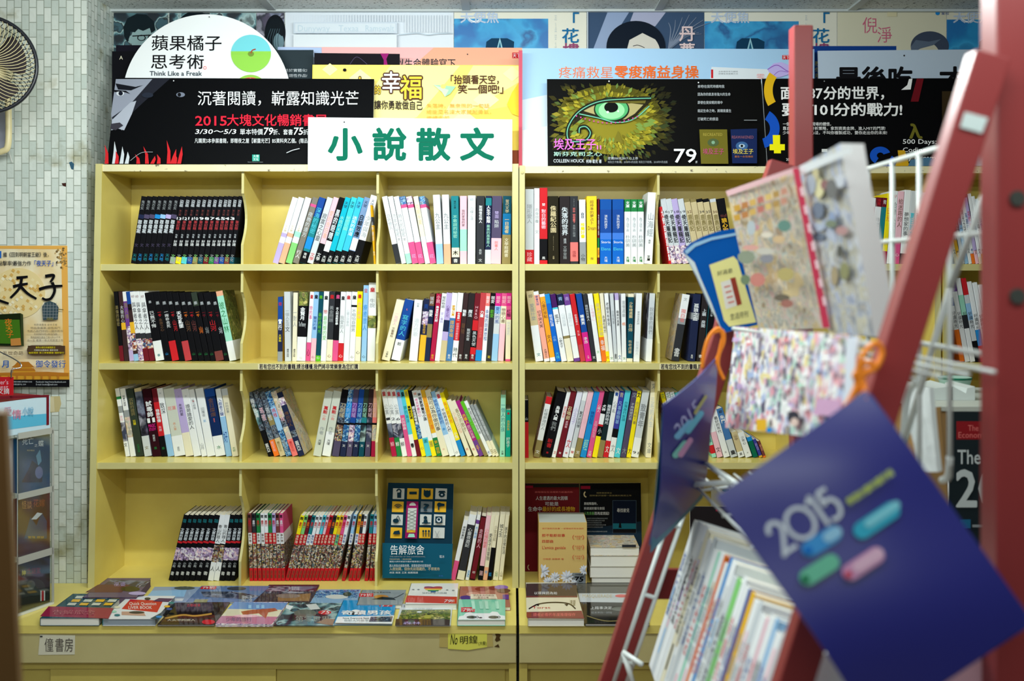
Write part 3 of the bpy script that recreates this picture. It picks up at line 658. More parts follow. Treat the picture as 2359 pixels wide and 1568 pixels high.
bay('second row, right bay, left bookcase', 'books in the second row right bay', zB, 3.06, 832, 675, '''
879,19.5,689,36 e - T:一路旅人@.2-.42@P T:文藝春秋@.45-.62@Z T:文學館@.85-.95@d
901.5,21,688,33 b *.66-1:w;.96-1:b T:寫字的人@.25-.6@c T:L@.14-.18@C@b T:郎@.7-.76@k
942,19.5,690,13 w - T:印象@.05-.12@g T:遠方的歌@.3-.6@G
963.7,14,688,13 n .2-.42:F;*.58-1:Y T:星空航道@.4-.56@Y T:青@.08-.16@b
977.5,12,676,13 n 0-.18:Z;.45-.65:z T:我愛@.24-.34@w@b T:城邦@.04-.16@G
989.7,11.5,676,16 R - T:美食烹飪大師@.18-.42@w@b T:小說@.02-.14@P T:春光@.9-.97@Y
1001.5,11.5,675,17 w - T:愛心寶典@.28-.44@V T:城邦物語@.04-.22@d
1013.2,13.5,674,16 V .4-.57:n;*.7-1:E T:心靈之光@.18-.36@v
1027,13,674,15 w *.37-1:h17 T:愛情公寓@.18-.34@Y@b T:誰說幸福@.4-.65@Y T:春光@.9-.97@w
1040.3,13,674,15 w .28-.7:r T:幸福歸一@.29-.42@w@b T:好想把你藏起來@.44-.69@P T:時代@.8-.95@d
1053.8,11.5,675,15 (62,46,42) - T:魅影@.24-.34@w@b T:蘭陵@.44-.6@Z T:春光@.9-.97@w
1065.5,15,675,15 (46,42,44) - T:魔法@.24-.35@G@b T:甄妮布雷@.52-.7@G T:春光@.9-.97@w
1081,13.2,675,14 m .4-.55:r;.55-.8:k;.8-.9:r T:HERO@.18-.38@P T:黑色天使@.56-.78@G T:春光@.9-.97@w
1094.6,14,674,13 (190,70,74) *.84-1:B T:力量@.26-.36@w@b T:朗達拜恩@.5-.66@C
1109,10.5,675,11 w 0-.19:C T:幸福的甜美旅程@.24-.7@b T:親愛@.04-.15@w
1119.8,12,675,11 d 0-.19:k T:歡愛@.24-.36@f T:親愛@.04-.15@w T:花@.92-.96@y
1132,14,675,10 G 0-.19:M;.19-.3:s;*.6-1:s T:夏天的風@.2-.45@b T:親愛@.04-.15@P
1147,13,675,9 e 0-.19:p;*.45-1:P T:戀戀心書@.22-.44@Z T:親愛@.04-.15@P
1164,12,675,3 e 0-.19:M;.19-.39:p;.97-1:p T:紅豔@.24-.35@k T:親愛@.04-.15@P T:時光美容的@.42-.62@G
'''.replace('(62,46,42)', 'h14').replace('(46,42,44)', 'h12').replace('(190,70,74)', 'h15'), .13)
bay('second row, left bay, middle bookcase', 'books in the second row of the middle bookcase', zB, 3.04, 834, 676, '''
1234,18,669.5,-22.5 E *.49-1:w T:愛是什麼@.18-.42@g T:印@.05-.1@d T:文@.88-.93@t
1254,13,671,-26.5 h18 0-.05:w;.96-1:w T:學會大說@.06-.2@b T:切不哭大笑@.27-.52@d T:大塊文化@.82-.95@d
1268,12.5,677,-26 h19 0-.04:w;.94-1:w T:心靈的原點@.1-.36@Z T:女人@.6-.72@Z
1281,12,677,-27 B .14-1:h10 T:銀蛋紅蓮@.3-.48@w T:小說@.62-.7@s T:大塊@.86-.96@c
1293.7,13,677,-27 w 0-.2:h20;.2-.225:c T:風子@.3-.44@d T:小野洋子@.64-.8@d
1307.3,15,677,-26 w 0-.165:n;.62-.66:z;.66-1:e T:山城故事@.28-.48@G T:青@.04-.1@s
1323,14,677,-26 w 0-.165:v;.62-.63:g;.95-1:v T:溫暖的山@.28-.48@G T:青@.04-.1@V
1337.7,12,677,-26 r .75-1:h15 T:你是我男人@.3-.46@w T:朱少麟@.54-.62@P
1350,14,676,-24 b *.57-1:M T:睡美男@.31-.46@w@b T:李昂@.64-.74@w T:大塊@.91-.96@P
1364.8,10,677,-23 d - T:我的另外某人@.16-.4@G T:文@.92-.96@w
1375.2,11.5,676.5,-22 w - T:少年情懷心@.16-.4@P T:文@.84-.88@l
1387.2,12,676,-20 y *.64-1:o T:最美的生命與幸福@.14-.62@E T:幸福@.68-.84@w
1396,9,676,-15 e *.85-1:y T:永遠在他方@.32-.58@d T:花@.92-.96@r
1405,9.5,676,-13 w - T:老爺男有意見@.13-.48@d T:文@.93-.97@u
1415,8.3,676.5,-10 G - T:日夜風景@.25-.45@g T:書@.88-.96@d
1423.6,9,676,-7.5 V .1-1:w T:最美的風景@.25-.48@d T:文@.9-.97@b
1433,10.5,677,-2 w - T:園慢遲樂@.1-.35@g T:楓@.42-.47@o T:文@.93-.97@u
1444,13.5,677,3.5 T 0-.05:e;.95-1:e T:少年晴邁圖@.12-.36@E@b T:自傳@.44-.56@E T:布老虎書@.68-.88@E
1459.5,14,676,6.5 w - T:愛與自由的詩@.26-.46@g T:說故事的人@.7-.9@G
1488,13,676,9 G *.67-1:w s:X T:說故事的我們@.2-.6@g L:pale_shrink-wrapped_book
''', .14)
bay('second row, middle bay, middle bookcase', 'dark books in the second row of the middle bookcase', zB, 3.05, 833, 677, '''
1547,18,677,26 d 0-.36:w;.36-.45:g s:K T:獨白者@.22-.42@C T:文@.05-.1@g T:書@.8-.94@w
1584,18,677,14 n .28-.38:g T:孤狼之血@.14-.4@w@b T:皇冠@.9-.96@w
1605,15,677,14 (40,38,42) - T:上鎖@.22-.33@G@b T:房間@.39-.5@G@b T:書@.9-.95@w
1623,13.5,677,14 k 0-.12:v;*.65-1:t s:c T:boy@.16-.2@w@h T:燦爛少年@.2-.34@G T:小說@.7-.78@s
1637.5,12,677,13 h21 .55-1:P T:一年之死@.18-.45@P
'''.replace('(40,38,42)', 'h12'), .13)
bay('second row, far right bookcase', 'books in the far right bookcase, second row', zB, 3.03, 834, 645, '\n'.join(
 f'{2212+i*12.2:.1f},11.3,{[638,640,640,640,648,650,655,660][i]},{-36+i*.6:.1f} {"wwwGwwwl"[i]} {q} T:好讀時光@.4-.6@d' for i, q in enumerate(['.24-.34:b;.62-1:o', '0-.16:v;.6-1:w', '.2-.44:L;.44-.6:d;.85-1:w', '0-.2:r;.3-.5:s;.75-1:k', '.6-.8:B;.8-1:r', '0-.1:w;.86-1:P', '.6-1:r', '.5-1:m'])), .13)
bay('third row, left bay, left bookcase', 'books in the third row left bay', zC, 3.093, 1052, 894, '''
289,10,0,-25 w .12-.16:u;.26-.36:g;.5-.78:X T:夢想@.4-.48@P T:文@.8-.86@d
300.5,12.5,0,-25 w .32-.42:g;.42-.72:K T:現實大偵探@.1-.26@d
314,17,0,-25 h16 - T:沉默的證詞@.14-.4@z T:拉爾@.46-.54@y T:好讀出版@.82-.94@u
333,16.5,893,-25 X 0-.05:E;*.7-1:G T:記憶@.58-.68@k T:文@.85-.9@z
351.5,20.5,894,-25 h22 - T:試毒師@.18-.42@w@b T:II@.43-.5@w@b@h T:MAGIC@.52-.57@M@b@h T:STUDY@.58-.62@M@b@h T:瑪麗亞@.68-.78@G T:墨@.86-.9@u
372,14.5,894,-24 m .2-.7:r;.7-1:k T:徐勝怡傳@.3-.5@w@b T:朱麗@.55-.63@P T:墨@.86-.9@u
386.7,14.5,893,-27 w *.68-1:s T:致深@.21-.38@d T:文@.06-.09@g
402,25.5,893,-27 h23 *.7-1:w T:花蓮@.26-.32@C@h T:美人書@.5-.62@O T:皇冠@.86-.93@g
428,18,894,-29 V .12-.28:V;*.65-1:e T:未來的星@.22-.4@d T:文@.1-.13@g
446.5,17,895,-30 w - T:誰是誰愛的人@.22-.6@d T:文@.09-.12@g
464.5,12.5,896,-31 w - T:紅花戀情@.14-.3@g T:星@.16-.19@r T:山月@.8-.9@g
477.5,19,893,-29 w - T:回覆者@.28-.42@g T:藍@.46-.5@s
497,23,893,-28 h24 0-.12:b;*.7-1:w T:金日燦爛@.14-.42@Z T:彼岸花@.44-.5@C T:水@.84-.9@u
521.3,12.5,895,-26 w *.41-1:s T:入戲者之聲@.14-.4@b T:好@.62-.8@b
534.8,14.5,894,-26 e 0-.1:G s:e T:你的故事@.2-.36@g T:大田@.86-.93@u
''', .135)
bay('third row, middle bay, left bookcase', 'books in the third row middle bay', zC, 3.093, 1052, 897, '''
618,12,902,-50 A .2-.5:U;.6-1:k T:殺手歐陽@.1-.4@w T:蓋亞@.8-.94@w
631.5,13,901,-50 A .75-1:o T:瑪雅@.24-.45@P T:蓋亞文化@.77-.93@P
645.5,13,901,-50 A .38-.52:z;*.72-1:E T:瑪雅@.24-.45@G T:蓋亞文化@.77-.93@z
659.5,13.5,900,-51 D .24-.6:s T:瑪雅@.26-.4@r T:蓋亞文化@.75-.93@g
674,13.5,900,-52 K .4-.55:A;*.74-1:C T:瑪雅@.3-.46@P T:蓋亞文化@.77-.93@r
688.5,14,902,-53 n .08-.2:F;.6-.7:A s:K T:傳說的人@.3-.54@Z T:蓋亞@.76-.92@w
721,19,899,29 h23 - T:萬能@.23-.35@r@b T:小說@.36-.45@C T:作者@.55-.67@g T:光復@.74-.83@d
742,19.5,899,27 h23 *.63-1:w T:萬能@.23-.35@r@b T:小說@.36-.45@C T:作者@.55-.67@g T:光復@.74-.83@d
764.5,16.5,896,24 A 0-.2:k;.5-.53:k;.53-.77:J;.77-1:q T:刀劍域@.2-.42@E
782.5,13.5,896,20 D .2-.42:B;.5-.53:k;.78-1:n T:刀劍域@.2-.42@s T:文@.82-.86@w
797,13,896,18 F 0-.2:q;.2-.42:v;.42-.5:b;.5-.53:k;.78-1:q T:刀劍域@.2-.42@V T:文@.82-.86@w
811,13,896,17 D 0-.42:b;.5-.53:k;.78-1:n T:刀劍域@.2-.42@s T:文@.82-.86@w
825.5,12.5,896,13 U 0-.42:h16;.42-.5:t;.5-.53:k;.78-1:T T:刀劍域@.2-.42@L T:文@.82-.86@w
840,12.5,896,10 X 0-.42:h14;.5-.53:k;.78-1:q T:刀劍域@.2-.42@P T:文@.82-.86@w
854.5,10,896,6 K 0-.42:O;.42-.5:C;.5-.53:k;.77-1:R T:刀劍域@.2-.42@P
''', .13)
bay('third row, right bay, left bookcase', 'books in the third row right bay', zC, 3.093, 1052, 897, '''
903,11.5,896,-26 w .51-.72:X;*.72-1:R T:皇@.03-.1@r@b T:公寓@.22-.38@g T:1@.42-.46@d@h T:鯨@.78-.85@P
915,11.5,896,-26.5 w .51-.72:X;*.72-1:u T:皇@.03-.1@r@b T:公寓@.22-.38@g T:2@.42-.46@d@h T:鯨@.78-.85@w
927,11.5,896,-27.5 w .51-.73:X;*.73-1:w T:皇@.03-.1@r@b T:公寓@.22-.38@g T:6@.42-.46@d@h T:鯨@.78-.85@d
939,10.5,897,-28 s *.38-1:p T:皇@.03-.1@r@b T:花的戀曲@.42-.6@w
950,10.5,897,-30 c *.67-1:w T:皇@.03-.1@k@b T:夢的海洋@.24-.5@t T:春@.8-.87@k@b
961,10,897,-32 y *.75-1:m T:單騎走天涯@.24-.44@k@b T:黃@.02-.1@z
971.6,10,898,-33 k .5-.74:D;*.74-1:y T:請在這裡等著@.24-.52@w@b T:心@.85-.9@z
982,13,898,-34.5 w *.72-1:c T:老夫老妻的心@.12-.4@M T:貓@.03-.07@o T:圓@.74-.8@t
995.5,11,898,-38 w *.76-1:y T:我家那隻毛小孩@.1-.46@d@b T:貓@.04-.08@k@b T:圓@.77-.86@z
1007,11.5,897,-39 Y .65-.72:w;*.72-1:u T:奶油系貓的事@.1-.6@o T:第一個我@.76-.96@Y
1019,16,896,-43 e - T:我可以為你做的事@.1-.62@d T:心@.88-.91@r
1036,13,900,-47 s *.67-1:w T:被抱人們是對的@.12-.5@b T:水@.56-.6@B@b
1049.5,12,901,-49 w - T:皇@.03-.1@r@b T:不說再見的人們@.26-.62@n T:心@.92-.96@d
1062.5,11,903,-52 y *.75-1:B T:每天說抱抱@.14-.48@o T:小兔@.62-.72@w
1077,11.5,919,-50 e - T:小雨日和@.2-.6@O T:花@.86-.9@r
1092.5,11.5,921,-56 e - T:春日的散步@.14-.56@z T:花@.86-.9@r
1104.5,11,921,-57 (170,40,130) *.72-1:v T:共穩人@.24-.42@Y@b T:旅行的意義@.44-.68@P T:手@.8-.9@Y
1116,9.5,923,-58 f *.69-1:z T:輕鬆簡單一日旅行@.16-.6@l
1126,8.8,922,-59 w *.66-1:w T:旅遊日語完全手冊@.12-.6@d T:大@.9-.97@b
1135.2,7.5,931,-54 g *.7-1:e T:最後的晚餐@.1-.6@G T:田@.86-.95@z
1143,7.5,931,-54 g *.7-1:e T:最後的晚餐@.1-.6@G T:田@.86-.95@z
1151.2,12,909,2.5 L - T:一個人的小孩@.13-.6@t T:文庫@.9-.97@d
1164.5,11.5,944,1 h25 - T:皇@.05-.1@r@b T:洗澡的魚@.22-.44@Y T:好孩子@.58-.8@w
'''.replace('(170,40,130)', 'h26'), .13)
bay('third row, left bay, middle bookcase', 'books in the third row of the middle bookcase', zC, 3.075, 1054, 898, '''
1209,9,921,-.5 r 0-.38:k T:山@.3-.35@G
1229,14,912,31 r .12-.72:w;*.72-1:z s:a T:紅樓夢裡的人@.2-.55@g T:文@.88-.94@w
1248.5,21.5,899,37 k - T:烏鴉入藏@.22-.44@w@b T:我們@.46-.6@g T:新書@.72-.86@r T:鹽@.92-.95@r
1271,9.5,901,36 w .14-.3:w T:愛的藝術@.22-.4@C T:文@.9-.95@r
1281.5,13.5,899,35 m - T:召喚師@.23-.44@E@b T:愛德華@.45-.56@P T:鹽@.92-.95@w
1296,13.5,900,35 h27 - T:小王子@.24-.5@V T:文@.72-.86@r T:鹽@.92-.95@r
1310.5,11,900,34.5 w .14-.86:G T:夏天的回憶@.3-.55@d T:鹽@.9-.94@r
1322.5,13,900,34 P *.71-1:z T:紅色小花@.15-.5@P T:文@.9-.95@w
1336.5,14,900,33.5 B - T:韓語起飛@.3-.5@b T:輕@.72-.9@L
1351.5,12,899,31 p - T:心臟人@.2-.32@w T:五個人的生活@.45-.7@P T:文庫@.9-.98@w
1364.5,11.5,900,29 k .34-.5:w;.5-.53:r;*.68-1:y;.92-1:k T:犬神@.2-.3@w@b T:小@.55-.65@G
1376.5,12.5,900,28 (26,44,48) *.74-1:z;.97-1:k T:離棄好的時光@.2-.5@G@b
1389.8,11.5,899,27 w *.75-1:r;.98-1:w T:心不亂@.15-.33@g T:青@.02-.08@b@b T:文@.82-.93@w
1402,12.5,899,26 (56,60,150) .57-.7:k;*.7-1:w T:凡事最簡單@.15-.5@s T:青@.02-.1@E T:文@.8-.92@g
1415.2,13.5,898,26 (110,212,214) - T:台灣夜行女孩@.16-.46@t T:文@.85-.95@w
1429.3,13.2,899,28 q - T:不夠時間的我@.18-.44@G T:文@.02-.1@g T:大@.85-.95@g
1443.3,10.5,899,25 y - T:自己的超級力量@.16-.5@z T:文@.02-.1@k@b T:大@.85-.95@Z
1454.4,17,897,27 G *.71-1:w T:致青年@.2-.56@g@b T:91@.91-.95@d@h
1487.5,13,878,13 e - T:三毛的人生@.2-.6@G T:文@.02-.1@g T:文庫@.8-.95@g L:tall_cream_shrink-wrapped_book
'''.replace('(26,44,48)', 'h28').replace('(56,60,150)', 'h29').replace('(110,212,214)', 'c'), .13)
bay('third row, middle bay, middle bookcase', 'books behind the narrow blue folder', zC, 3.075, 1054, 945, '''
1556,10,902,-36 w 0-.16:y;.16-1:a T:花@.02-.1@u
1567.5,10,901,-36 w - T:花@.02-.1@u
1578.5,10,901,-36 w - T:花@.02-.1@u
1589.5,10.5,902,-36 h25 -
1641,10.5,940,-30 L .75-.92:r T:文庫@.5-.7@t
1652.5,14,935,-32 w .5-1:P T:文@.8-.9@d
1668,15,940,-33 w - T:最好的年代@.15-.5@d T:文@.88-.92@d
1684.5,16,938,-36 (92,132,184) .64-1:G T:印@.04-.1@d@b T:朱門@.14-.3@w@b T:皇@.86-.95@d@b
1702,15,992,-19 E .78-1:w T:山中@.1-.35@Z T:皇@.82-.93@d
1718.5,16,993,-21 w - T:少年心@.15-.5@d T:文@.8-.86@d
1736,12,1004,-17 (14,104,84) 0-.2:B T:文@.6-.8@u
1750,8,1010,-17 (72,80,170) .9-1:Y T:好日@.2-.6@V
1759,7,1014,-15 x .9-1:o T:好日@.2-.6@O
'''.replace('(92,132,184)', 'h17').replace('(14,104,84)', 'h30').replace('(72,80,170)', 'h29'), .13)
xs = [388, 399.6, 411, 423.3, 436, 449, 463, 478.5, 491.8, 505, 517.6, 530.5]; dxs = [36, 36, 35.5, 34.5, 33.5, 33, 31.5, 28, 27, 25, 23.5, 21.5]; ln = ''
for i, (x, q) in enumerate(zip(xs, dxs)):
    w = (xs+[541.5])[i+1]-x-.4
    if i in (7, 8): ln += f'{x},{w},1184.6,{q} w .44-.46:k;.46-.72:J T:青山的罪人@.15-.42@d T:人@.78-.86@d\n'
    else: ln += f'{x},{w},1184.6,{q} k .4-.43:r;.5-.69:F T:文豪的罪@.2-.39@G@b T:貓@.06-.12@t T:小說@.72-.8@G T:書@.86-.92@w\n'
bay('bottom row, left bay, left bookcase', 'novel volumes in the bottom left bay', zD, 3.064, 1338, 1185, ln, .12)
xs = [575, 584.6, 594.5, 604.3, 613, 622, 630.8, 639.4, 648.2]; cl = 'xduwwuVxp'; ln = ''
for i, x in enumerate(xs): ln += f'{x},8.4,1182,-5 r 0-.29:{cl[i]};.29-.45:{"rw"[i in (0,2,3,7,8)]};.45-.81:J T:館@.02-.07@k@b T:金田一@.1-.2@{"rwrrrrrww"[i]}@b T:事件簿@.3-.43@{"e" if i not in (0,2,3,7,8) else "Z"} T:漫畫@.84-.96@Z\n'
bay('bottom row, middle bay, left bookcase', 'comic volumes in the bottom middle bay', zD, 3.064, 1338, 1182, ln+'''
'''+''.join(f'{x},{w},{1186 if i < 13 else 1184},{q} r 0-.29:{c};.29-.45:{b};.45-.81:J T:館@.02-.07@k@b T:金田一@.1-.2@{"o" if c in "rmd" else "r"}@b T:事件簿@.3-.43@{"e" if b == "r" else "b"} T:漫畫@.84-.96@Z\n'
 for i, (x, w, q, c, b) in enumerate(zip([657,667.3,676,684.6,693.2,701.6,709.6,716.7,723.7,732.4,741.4,750.2,758.6,767.6,787,802.5,811,820.4,839.5,850.4,859],
 [9.6,8.2,8.2,8.2,8,7.6,6.7,6.6,8.2,8.4,8.4,8,8.4,8.6,8,8,8.6,8,8.4,7.6,6.5],[36,35.5,35,35.5,35.5,36,36.5,37,37,37,36,35.5,35,34,28,24,22,19,14,12,9],
 'ylmtwwcPrdyYpwsYdwtsP','rrrwwrrrrrrlrwwwrrrrr'))), .13)
bay('bottom row, right bay, left bookcase', 'books leaning in the bottom right bay', zD, 3.07, 1337, 1184, '''
1038,11,1197,31 w *.68-1:p T:單戀故事的@.1-.32@d
1052.5,17,1184,30 d 0-.155:w;*.86-1:e T:心靈夜遊記@.2-.5@w
1072,8.5,1185,28 w .08-.14:v T:天心物語@.18-.36@B T:遠@.84-.96@B
1082.5,12,1188,27 h22 .02-.98:m T:走路的人@.2-.5@P T:印@.86-.9@w
1101,11,1187,20 P *.78-1:k T:小紅帽的戀愛@.2-.5@C T:圓@.85-.93@P
1112.5,10,1186,19.5 e *.8-1:O T:愛孩子去冒險@.28-.7@d T:青@.85-.9@s
1123,9.5,1186,18.5 e *.5-1:k T:少女日記@.16-.4@z T:藍@.88-.94@B
1135.4,12.5,1185,17 e - T:城之生@.14-.34@d T:山河@.86-.95@u
1148.5,9.5,1186,16.5 e - T:孩子的日常生活@.18-.6@d T:山@.86-.95@z
''', .12)

# ================================================================== posters on the tiled wall
def head(pl, cx, cy, rx, ry, hair, face, glasses=False, side=1):
    pl.ell(cx+side*rx*.18, cy+ry*.72, rx*.72, ry*.95, face); pl.ell(cx-rx*.52, cy+ry*.72, rx*.15, ry*.26, face)
    pl.poly([(cx-rx*.95,cy+ry*.5),(cx-rx,cy-ry*.1),(cx-rx*.75,cy-ry*.7),(cx-rx*.2,cy-ry),(cx+rx*.4,cy-ry*.95),(cx+rx*.85,cy-ry*.5),(cx+rx*.95,cy+ry*.1),(cx+rx*.7,cy+ry*.3),(cx+rx*.6,cy-ry*.05),(cx+rx*.2,cy+ry*.15),(cx-rx*.1,cy+ry*.02),(cx-rx*.3,cy+ry*.25),(cx-rx*.55,cy+ry*.2),(cx-rx*.6,cy+ry*.5),(cx-rx*.75,cy+ry*.95)], hair)
    if glasses: pl.stroke([(cx-rx*.45, cy+ry*.5), (cx+rx*.9, cy+ry*.42)], 2.4, 'k'); pl.ring(cx+rx*.1, cy+ry*.62, rx*.2, rx*.26, 'k', sy=.7); pl.ring(cx+rx*.7, cy+ry*.6, rx*.16, rx*.22, 'k', sy=.7)
YW = 3.244
def w1(pl):
    pl.rect(262, 30, 386, 160, 'U')
    head(pl, 322, 66, 38, 34, (22,34,40), (150,178,180), True)
board('wall_poster', 'blue-toned portrait poster of a person with glasses, wall corner above the bookcase', 'poster', (262,30),(387,30),(387,165),(262,165), YW, YW, 'U', w1, .002)
def w2(pl): pl.rect(392, 31, 590, 90, 'U'); pl.ell(450, 60, 40, 34, (16,28,34))
board('wall_poster', 'dark blue photo poster on the wall behind the white round sign', 'poster', (390,30),(589,30),(589,165),(390,165), YW, YW, 'U', w2, .002)
def w3(pl):
    pl.rect(592, 31, 655, 112, 'X'); pl.ell(634, 76, 24, 42, (16,22,28)); pl.ell(642, 96, 12, 20, (112,140,150)); pl.poly([(612,70),(622,46),(640,42),(654,60),(650,84),(640,76),(628,86),(622,112),(612,112)], (18,26,32)); [pl.stroke([(618+i*6,112),(616+i*6,90),(624+i*5,66)], 1.2, (70,92,102)) for i in range(5)]
board('wall_poster', 'small dark poster of a dark-haired head, right of the round sign', 'poster', (591,30),(655,30),(655,165),(591,165), YW, YW, 'X', w3, .002)
def w4(pl):
    a = (206,218,230)
    for i in range(60): pl.rect(662+i*6.3, 34, 664.5+i*6.3, 74 if i > 42 or i < 3 else 50, (222,230,238))
    pl.rect(676, 51, 915, 77, a); pl.rect(680, 54, 911, 73, (220,230,238))
    for s, x0, x1 in (('Dunyway', 686, 760), ('Texaa', 780, 826), ('Ramswalt', 842, 908)): pl.text(s, x0, 57, x1, 72, (196,214,226))
    pl.stroke([(918, 80), (960, 76), (985, 80), (1010, 77), (1044, 76)], 1.5, (180,200,214)); pl.rect(676, 79, 914, 160, (226,234,240))
board('wall_poster', 'very pale bluish-white drawing poster, the widest on the wall', 'poster', (657,28),(1045,28),(1045,165),(657,165), YW, YW, (224,232,240), w4, .002)
def sea(x0, x1, ytop):
    def f(pl):
        pl.rect(x0, ytop, x1, 160, 'S')
        c = (x0+x1)/2-4
        pl.poly([(c-38,160),(c-30,96),(c-18,88),(c+18,88),(c+34,96),(c+30,160)], (18,60,90)); pl.poly([(c-8,120),(c+1,86),(c+10,120)], (150,200,214)); pl.poly([(c-4,120),(c+1,96),(c+6,120)], (24,90,120))
        pl.ring(x0+48, 32, 16, 20, 'w', 40, 250, 14)
        for ch, k in zip('天使魚', (0, 30, 60)): pl.text(ch, x0+14+k, 23, x0+44+k, 54, (190,205,225), .02)
        t = x1+12
        for i, ch in enumerate('「花'): pl.text(ch, t+18, 28+i*36, t+60, 64+i*36, (30,110,160), .015)
        pl.text('樓', t+20, 98, t+60, 136, (150,70,110), .015); pl.text('HAN LIJUN HUA LIU', t+2, 34, t+8, 110, (190,204,214), vert=True)
    return f
board('wall_poster', 'blue sea poster with cream title band, directly left of the dark-haired woman poster', 'poster', (1046,27),(1351,27),(1351,165),(1046,165), YW, YW, (232,230,214), sea(1046, 1263, 43), .002)
def w6(pl):
    pl.rect(1353, 27, 1621, 160, (62,84,114)); pl.poly([(1360,130),(1400,27),(1450,27),(1385,130)], (150,168,200)); pl.poly([(1452,48),(1460,27),(1535,27),(1510,60),(1480,70)], (176,180,206))
    for i in range(7): pl.stroke([(1540,112),(1545+8*i,70),(1540+16*i,34+abs(i-3)*6)], (3,1), (128,140,162)); pl.stroke([(1545,112),(1560+4*i,84),(1580+6*i,60+3*i)], 1.5, (104,118,142))
    pl.ell(1465, 108, 68, 60, (18,28,42)); pl.ell(1480, 128, 42, 52, (222,216,204)); pl.poly([(1405,150),(1415,80),(1470,50),(1515,72),(1512,92),(1480,76),(1450,92),(1440,130),(1430,160)], (18,28,42))
    pl.stroke([(1458,106),(1470,104),(1485,110)], 1.5, 'd'); pl.text('丹', 1564, 58, 1602, 96, (232,206,206), .02); pl.text('薔', 1564, 98, 1602, 136, (232,206,206), .02)
    pl.rect(1352, 27, 1355, 160, (196,206,214))
board('wall_poster', 'dark blue poster of a black-haired woman above the light blue board', 'poster', (1352,26),(1622,26),(1622,165),(1352,165), YW, YW, (62,84,114), w6, .002)
board('wall_poster', 'blue sea poster with cream title band, behind the short red post', 'poster', (1623,26),(1928,26),(1928,165),(1623,165), YW, YW, (232,230,214), sea(1623, 1840, 49), .002)
def w8(pl):
    for ch, x, y in (('倪', 1986, 38), ('淨', 2020, 60)): pl.text(ch, x, y, x+36, y+40, (206,104,132))
    pl.ell(2142, 106, 44, 34, (66,76,96)); pl.ell(2130, 126, 34, 30, (206,202,180)); pl.poly([(2098,108),(2110,92),(2140,96),(2168,90),(2150,104),(2120,112),(2100,124)], (96,110,130))
    pl.ell(2160, 30, 5, 5, 'B'); pl.text('皇冠', 2168, 27, 2186, 34, 'b'); pl.rect(2044, 26, 2066, 38, (222,214,176))
board('wall_poster', 'beige wall poster with pink lettering and a grey-haired head', 'poster', (1929,25),(2180,25),(2180,165),(1929,165), YW, YW, (222,218,192), w8, .002)
board('wall_poster', 'blue sea poster with cream title band, beside the tall red post', 'poster', (2181,24),(2480,24),(2480,165),(2181,165), YW, YW, (226,222,200), sea(2181, 2400, 45), .002)

# ================================================================== boards standing on top of the bookcases
def dk(pl):
    for t, y in (('終於實體化!', 158), ('話題性作品!', 170)): pl.text(t, 655, y, 708, y+8, 'G')
board('advert_board', 'dark slate advertising board peeking out right of the round white sign', 'sign board', (560,115),(722,115),(722,389),(560,389), 3.165, 3.165, (44,56,62), dk, .003)
def bk(pl): pl.text('A', 275, 128, 283, 137, 'e')
board('advert_board', 'black board with a single letter A, left of the round white sign', 'sign board', (258,118),(330,118),(330,389),(258,389), 3.145, 3.145, (16,16,22), bk, .003)
board('advert_board', 'black board behind the round sign, edging out at its upper left', 'sign board', (267,104),(350,104),(350,389),(267,389), 3.185, 3.185, (24,22,34), None, .003)
def circ(pl):
    for i, ch in enumerate('蘋果橘子'): pl.text(ch, 348+i*41, 80, 389+i*41, 118, 'k', .006)
    for i, ch in enumerate('思考術'): pl.text(ch, 346+i*42, 124, 387+i*42, 160, 'k', .006)
    pl.ring(472, 156, 2.6, 3.8, 'C', n=14); pl.text('Think Like a Freak', 345, 163, 465, 174, (70,80,90), .012)
    pl.ell(578, 123, 46, 43, (120,214,224), 180, 360); pl.ell(578, 123, 46, 43, (150,214,84), 0, 180); pl.rect(532, 117, 624, 124, (120,214,224)); pl.poly([(532.2,118),(623.8,118),(624,124),(532,124)], (150,214,84))
    pl.ell(578, 124, 7, 6, (120,150,60)); pl.stroke([(578,123),(581,116),(589,113)], 2.6, (170,70,50))
    pl.ell(577, 210, 40, 38, (150,200,80)); pl.ell(577, 211, 34, 33, (226,96,90)); pl.stroke([(577,180),(577,200)], 2, 'w'); pl.ell(482, 39, 1.3, 1.3, 'd')
out = [(476+194*math.cos(math.radians(a)), 227+194*math.sin(math.radians(a))) for a in range(124, 417, 4)]
board('round_sign', 'white half-round sign with a green apple circle above the black sale board', 'sign board', (282,33),(670,33),(670,389),(282,389), 3.105, 3.105, (244,248,250), circ, .004, outline=[q for q in out])
